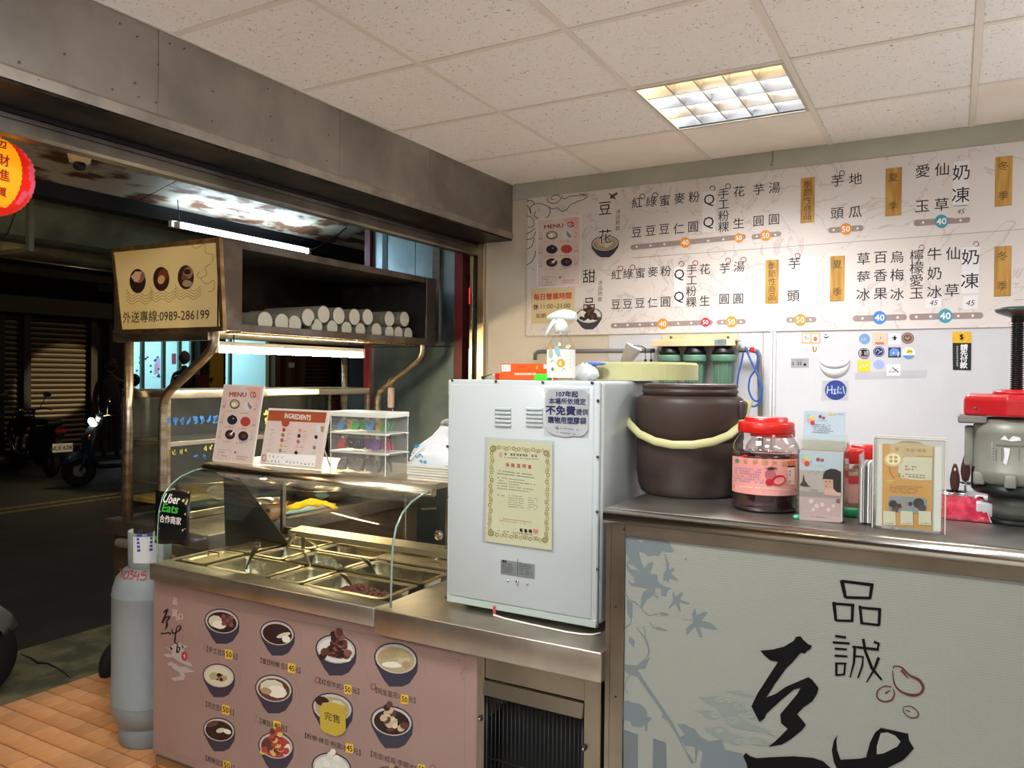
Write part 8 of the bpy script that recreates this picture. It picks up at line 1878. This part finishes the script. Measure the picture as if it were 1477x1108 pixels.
si = thing('ingredient_stand', 'leaning ingredient list with a rust-red heading and handwritten note on the glass case', 'menu stand', (-2.15, 2.12, CZ))
tv2 = Vector((0, .045, .2)).normalized(); c4i = ((387.5, 588.5), (477, 592.5), (462.5, 678), (374.5, 669.5))
pl2 = Pr((-2.14, 2.12, CZ), (1, 0, 0), tv2); leaning('acrylic_back', c4i, pl2, .004, mat('stand_white'), si)
g = Pr((-2.14, 2.12, CZ), (1, 0, 0), tv2); z10 = lambda x, y: (370+x*120/1209, 580+y*110/1108)
def G(P, m, L=1): g.poly([z10(*p) for p in P], m, L)
G([(165, 130), (1015, 160), (930, 970), (60, 890)], PB, 0); G([(185, 118), (1022, 152), (995, 305), (160, 268)], mat('heading_rust', '#9c4a26', .5)); g.ell(*z10(420, 300), 5.8, 6, mat('heading_rust'), 1)
g.text('INGREDIENTS', *z10(598, 215), 7, PAPER, 2, bold=.015, rot=-.035, wmax=38)
for i in range(5):
    for j in range(3):
        x = 225+j*235-i*15; y = 405+i*76+j*14; g.dashes((z10(x-20, y-12), z10(x+50, y-8), z10(x+50, y+8), z10(x-20, y+4)), 1, INK, cells=4, fill=.9, seed=i*3+j); g.stroke([z10(x-20, y+38), z10(x+48, y+40)], .4, mat('poster_grey'), 1)
for x, y, c_ in ((397, 403, '#a83a44'), (382, 480, '#7d7a50'), (370, 555, '#a84a4c'), (360, 632, '#d0a860'), (345, 705, '#8a8488'), (632, 415, '#d08a84'), (617, 492, '#2a2020'), (605, 575, '#b85a68'), (590, 650, '#cfa8a4'), (574, 738, '#201a18'), (865, 508, '#221c1c'), (853, 588, '#c9beb8'), (840, 662, '#8a7a58'), (830, 738, '#c0bab6')): g.ell(*z10(x, y), 2.4, 2.9, mat('ing'+c_, c_, .5), 1.5)
G([(870, 330), (925, 330), (930, 440), (870, 440)], mat('ing_pale', '#c8cdd0', .5)); G([(935, 350), (985, 355), (970, 440), (935, 430)], mat('ing_tan', '#a8865c', .5)); g.ring(*z10(112, 810), 3, 4.5, 1, PRED, 1)
G([(150, 740), (868, 775), (848, 945), (138, 885)], PAPER, 2)
rg = random.Random(8)
for r_, (y0_, y1_, xs_, xe_) in enumerate(((790, 800, 170, 415), (855, 905, 150, 845))):
    n_ = int((xe_-xs_)/50)
    for i in range(n_):
        x = xs_+(xe_-xs_)*i/n_+18; y = y0_+(y1_-y0_)*i/n_
        if r_ and i in (4, ): continue
        for k in range(3): g.stroke([z10(x+rg.uniform(-16, 6), y+rg.uniform(-22, 22)), z10(x+rg.uniform(-4, 18), y+rg.uniform(-22, 22))], .5, INK, 3)
g.build('ingredient_print', si, kind='stuff')
MB(mat('stand_white')).tube([pl2.pt(465, 645, 0)+Vector((0, .004, 0)), (at(477, 675, y=2.2).x, 2.2, CZ+.003)], .003, seg=6).build('rear_strut', si)
q = [at(*p, y=2.06) for p in ((324, 684), (341, 686), (382, 673), (366, 672))]
sl_p = MB(PAPER).sheet([[at(324, 685, y=2.052), at(341, 687, y=2.052)], [at(341, 679, y=2.062), at(359, 681, y=2.062)], [Vector((at(362, 672, y=2.09).x, 2.09, CZ+.002)), Vector((at(384, 673, y=2.09).x, 2.09, CZ+.002))]], .0008).build('paper_slip', label='white paper slip hanging over the front edge of the glass case top', cat='paper')
# stacked clear boxes with clips
BXM = mat('box_plastic', '#e6e8e2', .3, alpha=.07); BXE = mat('box_edge_white', '#d8d8cf', .35)
bx0, bx1, by0, by1 = at(477, 650, y=2.12).x, at(556, 650, y=2.12).x, 2.12, 2.245
zs = [CZ, at(520, 652, y=2.12).z, at(520, 624, y=2.12).z, at(520, 599, y=2.12).z]
names3 = ('bottom', 'middle', 'top'); cont = ('silver and grey clips', 'black, red and purple clips', 'yellow, green and blue clips')
clipc = [[('#9a958c', 'silver-grey')]*6, [('#b81f2a', 'red'), ('#15151a', 'black'), ('#15151a', 'black'), ('#7a3f8e', 'purple'), ('#7a3f8e', 'purple'), ('#b82a5a', 'crimson')], [('#3f86bc', 'blue'), ('#e0b01e', 'yellow'), ('#3ab04a', 'green'), ('#3ab04a', 'green'), ('#2f86c4', 'blue'), ('#e0b01e', 'yellow'), ('#2f8a4a', 'dark green')]]
for k in range(3):
    z0_, z1_ = zs[k]+.0005, zs[k+1]
    t = thing('storage_box', 'clear plastic box of %s, %s of the stack of three' % (cont[k], names3[k]), 'box', ((bx0+bx1)/2, (by0+by1)/2, z0_), 'stacked clear clip boxes')
    th = .0018
    for a, b2 in (((bx0, by0, z0_), (bx1, by0+th, z1_-.008)), ((bx0, by1-th, z0_), (bx1, by1, z1_-.008)), ((bx0, by0+th, z0_), (bx0+th, by1-th, z1_-.008)), ((bx1-th, by0+th, z0_), (bx1, by1-th, z1_-.008))):
        MB(BXM).box(a, b2).build('box_wall', t)
    MB(BXM).box((bx0+th, by0+th, z0_), (bx1-th, by1-th, z0_+.002)).build('box_floor', t)
    hL = .02 if k == 2 else .008
    MB(BXE if k == 2 else mat('box_rim', '#c9c9c0', .35)).box((bx0-.004, by0-.004, z1_-.008), (bx1+.004, by1+.004, z1_-.001+(.012 if k == 2 else 0)), bev=.002).build('lid', t)
    for x, y in ((bx0, by0), (bx1, by0), (bx1, by1)):
        MB(BXE).box((x-.0012, y-.0012, z0_), (x+.0012, y+.0012, z1_-.009)).build('box_corner', t)
    if k < 2:
        MB(mat('wire_dark', '#55524e', .4, .6)).tube([(bx1+.004, by0+.02, z1_-.02), (bx1+.006, by0+.02, z1_-.004), (bx1+.006, by1-.02, z1_-.004), (bx1+.004, by1-.02, z1_-.02)], .0022, seg=6).build('clasp', t)
    cs = clipc[k]; n_ = len(cs)
    if k == 2: MB(mat('wire_dark')).tube([(bx1+.004, by0+.02, z1_-.018), (bx1+.006, by0+.02, z1_-.01), (bx1+.006, by1-.015, z1_-.006)], .0022, seg=6).build('clasp', t)
    for i, (c_, cn) in enumerate(cs):
        x = bx0+.022+(bx1-bx0-.05)*i/(n_-1); y = by0+.022+.02*(i % 2); hgt = (z1_-z0_)*.62; m_ = mat('clip'+c_, c_, .35, .5 if k == 0 else 0)
        tt = thing('clip', '%s clip, %s from the left in the %s clear box' % (cn, ('first', 'second', 'third', 'fourth', 'fifth', 'sixth', 'seventh')[i], names3[k]), 'clip', (x, y, z0_+.002), 'clips in the %s clear box' % names3[k])
        lean = (-1)**i*.35
        def LP(u, v, w_=0): return (x+u*math.cos(lean)+v*math.sin(lean), y+w_, z0_+.0035+abs(v)*math.cos(lean)*1+abs(u)*.2)
        MB(m_).prism([LP(-.014, 0), LP(.014, 0), LP(.017, hgt*.55), LP(.008, hgt), LP(-.008, hgt), LP(-.017, hgt*.55)], (0, .006, 0)).build('front_jaw', tt)
        MB(m_).prism([LP(-.012, 0, .02), LP(.012, 0, .02), LP(.013, hgt*.9, .03), LP(-.013, hgt*.9, .03)], (0, .005, 0)).build('rear_jaw', tt)
        MB(mat('wire_silver', '#b9b5aa', .25, 1)).tube([LP(-.008, hgt*.5, -.002), LP(0, hgt*.9, -.004), LP(.009, hgt*.5, -.002)], .0016, seg=6).build('spring_wire', tt)
# bag of tissues
tp = thing('tissue_pack', 'white and blue plastic bag of paper tissues with a knotted handle on the glass case', 'tissues', (-1.5, 2.13, CZ))
tx0, tx1, ty0, ty1 = at(587, 687, y=2.10).x, at(646, 690, y=2.10).x+.006, 2.10, 2.22
TS = mat('tissue_white', '#d5d2c2', .8)
nL = 7; zt3 = at(600, 667, y=2.10).z
for k in range(nL):
    z = CZ+(zt3-CZ)*k/nL; o_ = .0015*math.sin(k*2.3); MB(TS).box((tx0+o_, ty0+o_, z+.0004), (tx1+o_, ty1+o_, z+(zt3-CZ)/nL-.0004), bev=.0015).build('tissue_layer', tp)
BGM = mat('bag_film', '#dde2e4', .3, coat=.3)
cxm = (tx0+tx1)/2; rows = []
for j, (s_, zz_, ox) in enumerate(((1.03, zt3-.012, 0), (1.04, zt3+.016, 0), (.98, zt3+.04, .0), (.7, zt3+.062, .004), (.42, zt3+.08, .010), (.3, zt3+.1, .018), (.26, zt3+.118, .026))):
    hw, hd2 = (tx1-tx0)/2*s_, (ty1-ty0)/2*s_*(1 if j < 3 else .7); rw = []
    for i in range(25):
        a = i*2*math.pi/24; rx_ = math.copysign(abs(math.cos(a))**(.4 if j < 2 else .8), math.cos(a)); ry_ = math.copysign(abs(math.sin(a))**(.4 if j < 2 else .8), math.sin(a))
        w_ = 1+(.05*math.sin(5*a+j*1.3) if j > 1 else 0); rw.append((cxm+ox+hw*rx_*w_, 2.16+hd2*ry_*w_, zz_+(.004*math.sin(3*a+j) if j else 0)))
    rows.append(rw)
mm = MB(BGM).sheet(rows); mm.f.append(tuple(range(25*6, 25*6+24))); mm.fm.append(0); mm.sm.append(True); mm.build('bag_film', tp)
hb = rows[6]; c0_ = Vector((cxm+.022, 2.16, zt3+.112))
rows = []
for j in range(8):
    a = math.radians(150-j*24); p = c0_+Vector((.028+.034*math.cos(a), 0, .0+.03*math.sin(a))); rows.append([p+Vector((0, w_*.02, .004*math.sin(w_*5))) for w_ in (-1, -.5, 0, .5, 1)])
MB(BGM).sheet(rows, .001).build('bag_handle', tp)
g = prY(ty0-.005); TB = mat('bag_print_blue', '#3f93bd', .5)
g.poly([(596, 643), (602, 641), (606, 643), (601, 647)], TB, 1); g.spline([(590, 652), (594, 658), (598, 653), (601, 660), (606, 655), (610, 660)], 1.2, TB, 1); g.ell(607, 665, 2.2, 1.4, TB, 1); g.ell(613, 666, 2.2, 1.5, TB, 1); g.poly([(590, 662), (611, 640), (612, 642), (592, 664)], PAPER, 1.4)
g.build('bag_print', tp, kind='stuff')

# ================================================================ gas cylinder
GX, GY = -2.853, 2.062
GC = mat('cylinder_grey', '#8b9496', .42, col2='#808a8c', nscale=3, ndetail=8, coat=.1)
gc = thing('gas_cylinder', 'tall grey gas cylinder with red digits on its shoulder, left of the display counter', 'gas cylinder', (GX, GY, 0))
MB(GC).lathe([(.118, 0), (.122, .006), (.122, .085), (.118, .088)], (GX, GY, 0), GC, seg=40).build('foot_ring', gc)
MB(GC).lathe([(.06, .04), (.11, .06), (.135, .09), (.148, .125), (.150, .16), (.150, .165), (.1512, .167), (.1512, .17), (.150, .172), (.150, .595), (.1512, .598), (.1512, .603), (.150, .606), (.148, .625), (.135, .668), (.11, .698), (.07, .718), (.03, .722)], (GX, GY, 0), GC, seg=56).build('body', gc)
va_ = math.atan2(-GY, -GX)
cl_ = MB(GC)
rows = []
for z, rr_ in ((.70, .088), (.72, .09), (.852, .092)):
    rows.append([(GX+rr_*math.cos(a), GY+rr_*math.sin(a), z) for a in [va_-2.2+i*(3.1/24) for i in range(25)]])
cl_.sheet(rows, .004).build('collar', gc)
MB(mat('label_white', '#d3d6da', .5)).lathe([(.0925, .735), (.094, .84)], (GX, GY, 0), seg=14, a0=va_-.85, a1=va_+.45).build('label', gc)
g = Cyl(GX, GY, .0958); BLU = mat('label_blue', '#2e3f8e', .5)
for k in range(5): g.poly([(197+.2*k, 771+k*5.4), (220, 769.5+k*5.4), (220, 773+k*5.4), (197+.2*k, 774.5+k*5.4)], BLU, 0)
g.ring(202, 767, 3, 2, .8, BLU, 1); g.build('label_print', gc, kind='stuff')
MB(mat('brass', '#8a6a3a', .35, .9)).lathe([(.018, .72), (.018, .75), (.012, .752), (.012, .80), (.016, .802), (.016, .815)], (GX, GY, 0), seg=16).build('valve', gc)
MB(mat('valve_green', '#1f6f4c', .4)).lathe([(.01, .815), (.026, .818), (.028, .826), (.024, .836), (.001, .838)], (GX, GY, 0), seg=14).build('valve_wheel', gc)
MB(mat('hose_red', '#7a3226', .5)).tube([(GX, GY, .775), (GX+.05, GY-.01, .775), (GX+.1, GY+.03, .74), (GX+.14, GY+.12, .6)], .008, seg=8).build('gas_hose', gc)
class Shoulder(Pr):
    def pt(s, a, b, L=0):
        d = ray(a, b); best = None
        pr = [(.1507, .606), (.1487, .625), (.1357, .668), (.1107, .698)]
        for (ra, za), (rb, zb_) in zip(pr, pr[1:]):
            for k in range(8):
                t = k/8; r_ = ra+(rb-ra)*t+.0012; z = za+(zb_-za)*t
                A_ = d.x*d.x+d.y*d.y; B_ = -2*(d.x*GX+d.y*GY); C_ = GX*GX+GY*GY-r_*r_; D = max(B_*B_-4*A_*C_, 0)
                p = EYEP+d*((-B_-math.sqrt(D))/(2*A_)); e_ = abs(p.z-z)
                if best is None or e_ < best[0]: best = (e_, p)
        return best[1]
g = Shoulder((GX, GY, .65), (1, 0, 0), (0, 0, 1)); RP = mat('red_paint_digits', '#a82a2c', .5)
for P in ([(172, 822), (176, 822), (175, 834)], [(184, 823), (179, 828), (179, 835), (184, 833), (186, 826), (184, 823)], [(187, 824), (192, 823), (189, 828), (193, 831), (189, 836), (186, 834)], [(197, 824), (194, 831), (201, 831)], [(200, 827), (198, 838)], [(212, 825), (206, 825), (204, 830), (209, 829), (211, 833), (207, 837), (202, 836)]):
    g.spline(P, 1.5, RP, 0, k=3)
g.build('painted_digits', gc, kind='stuff')
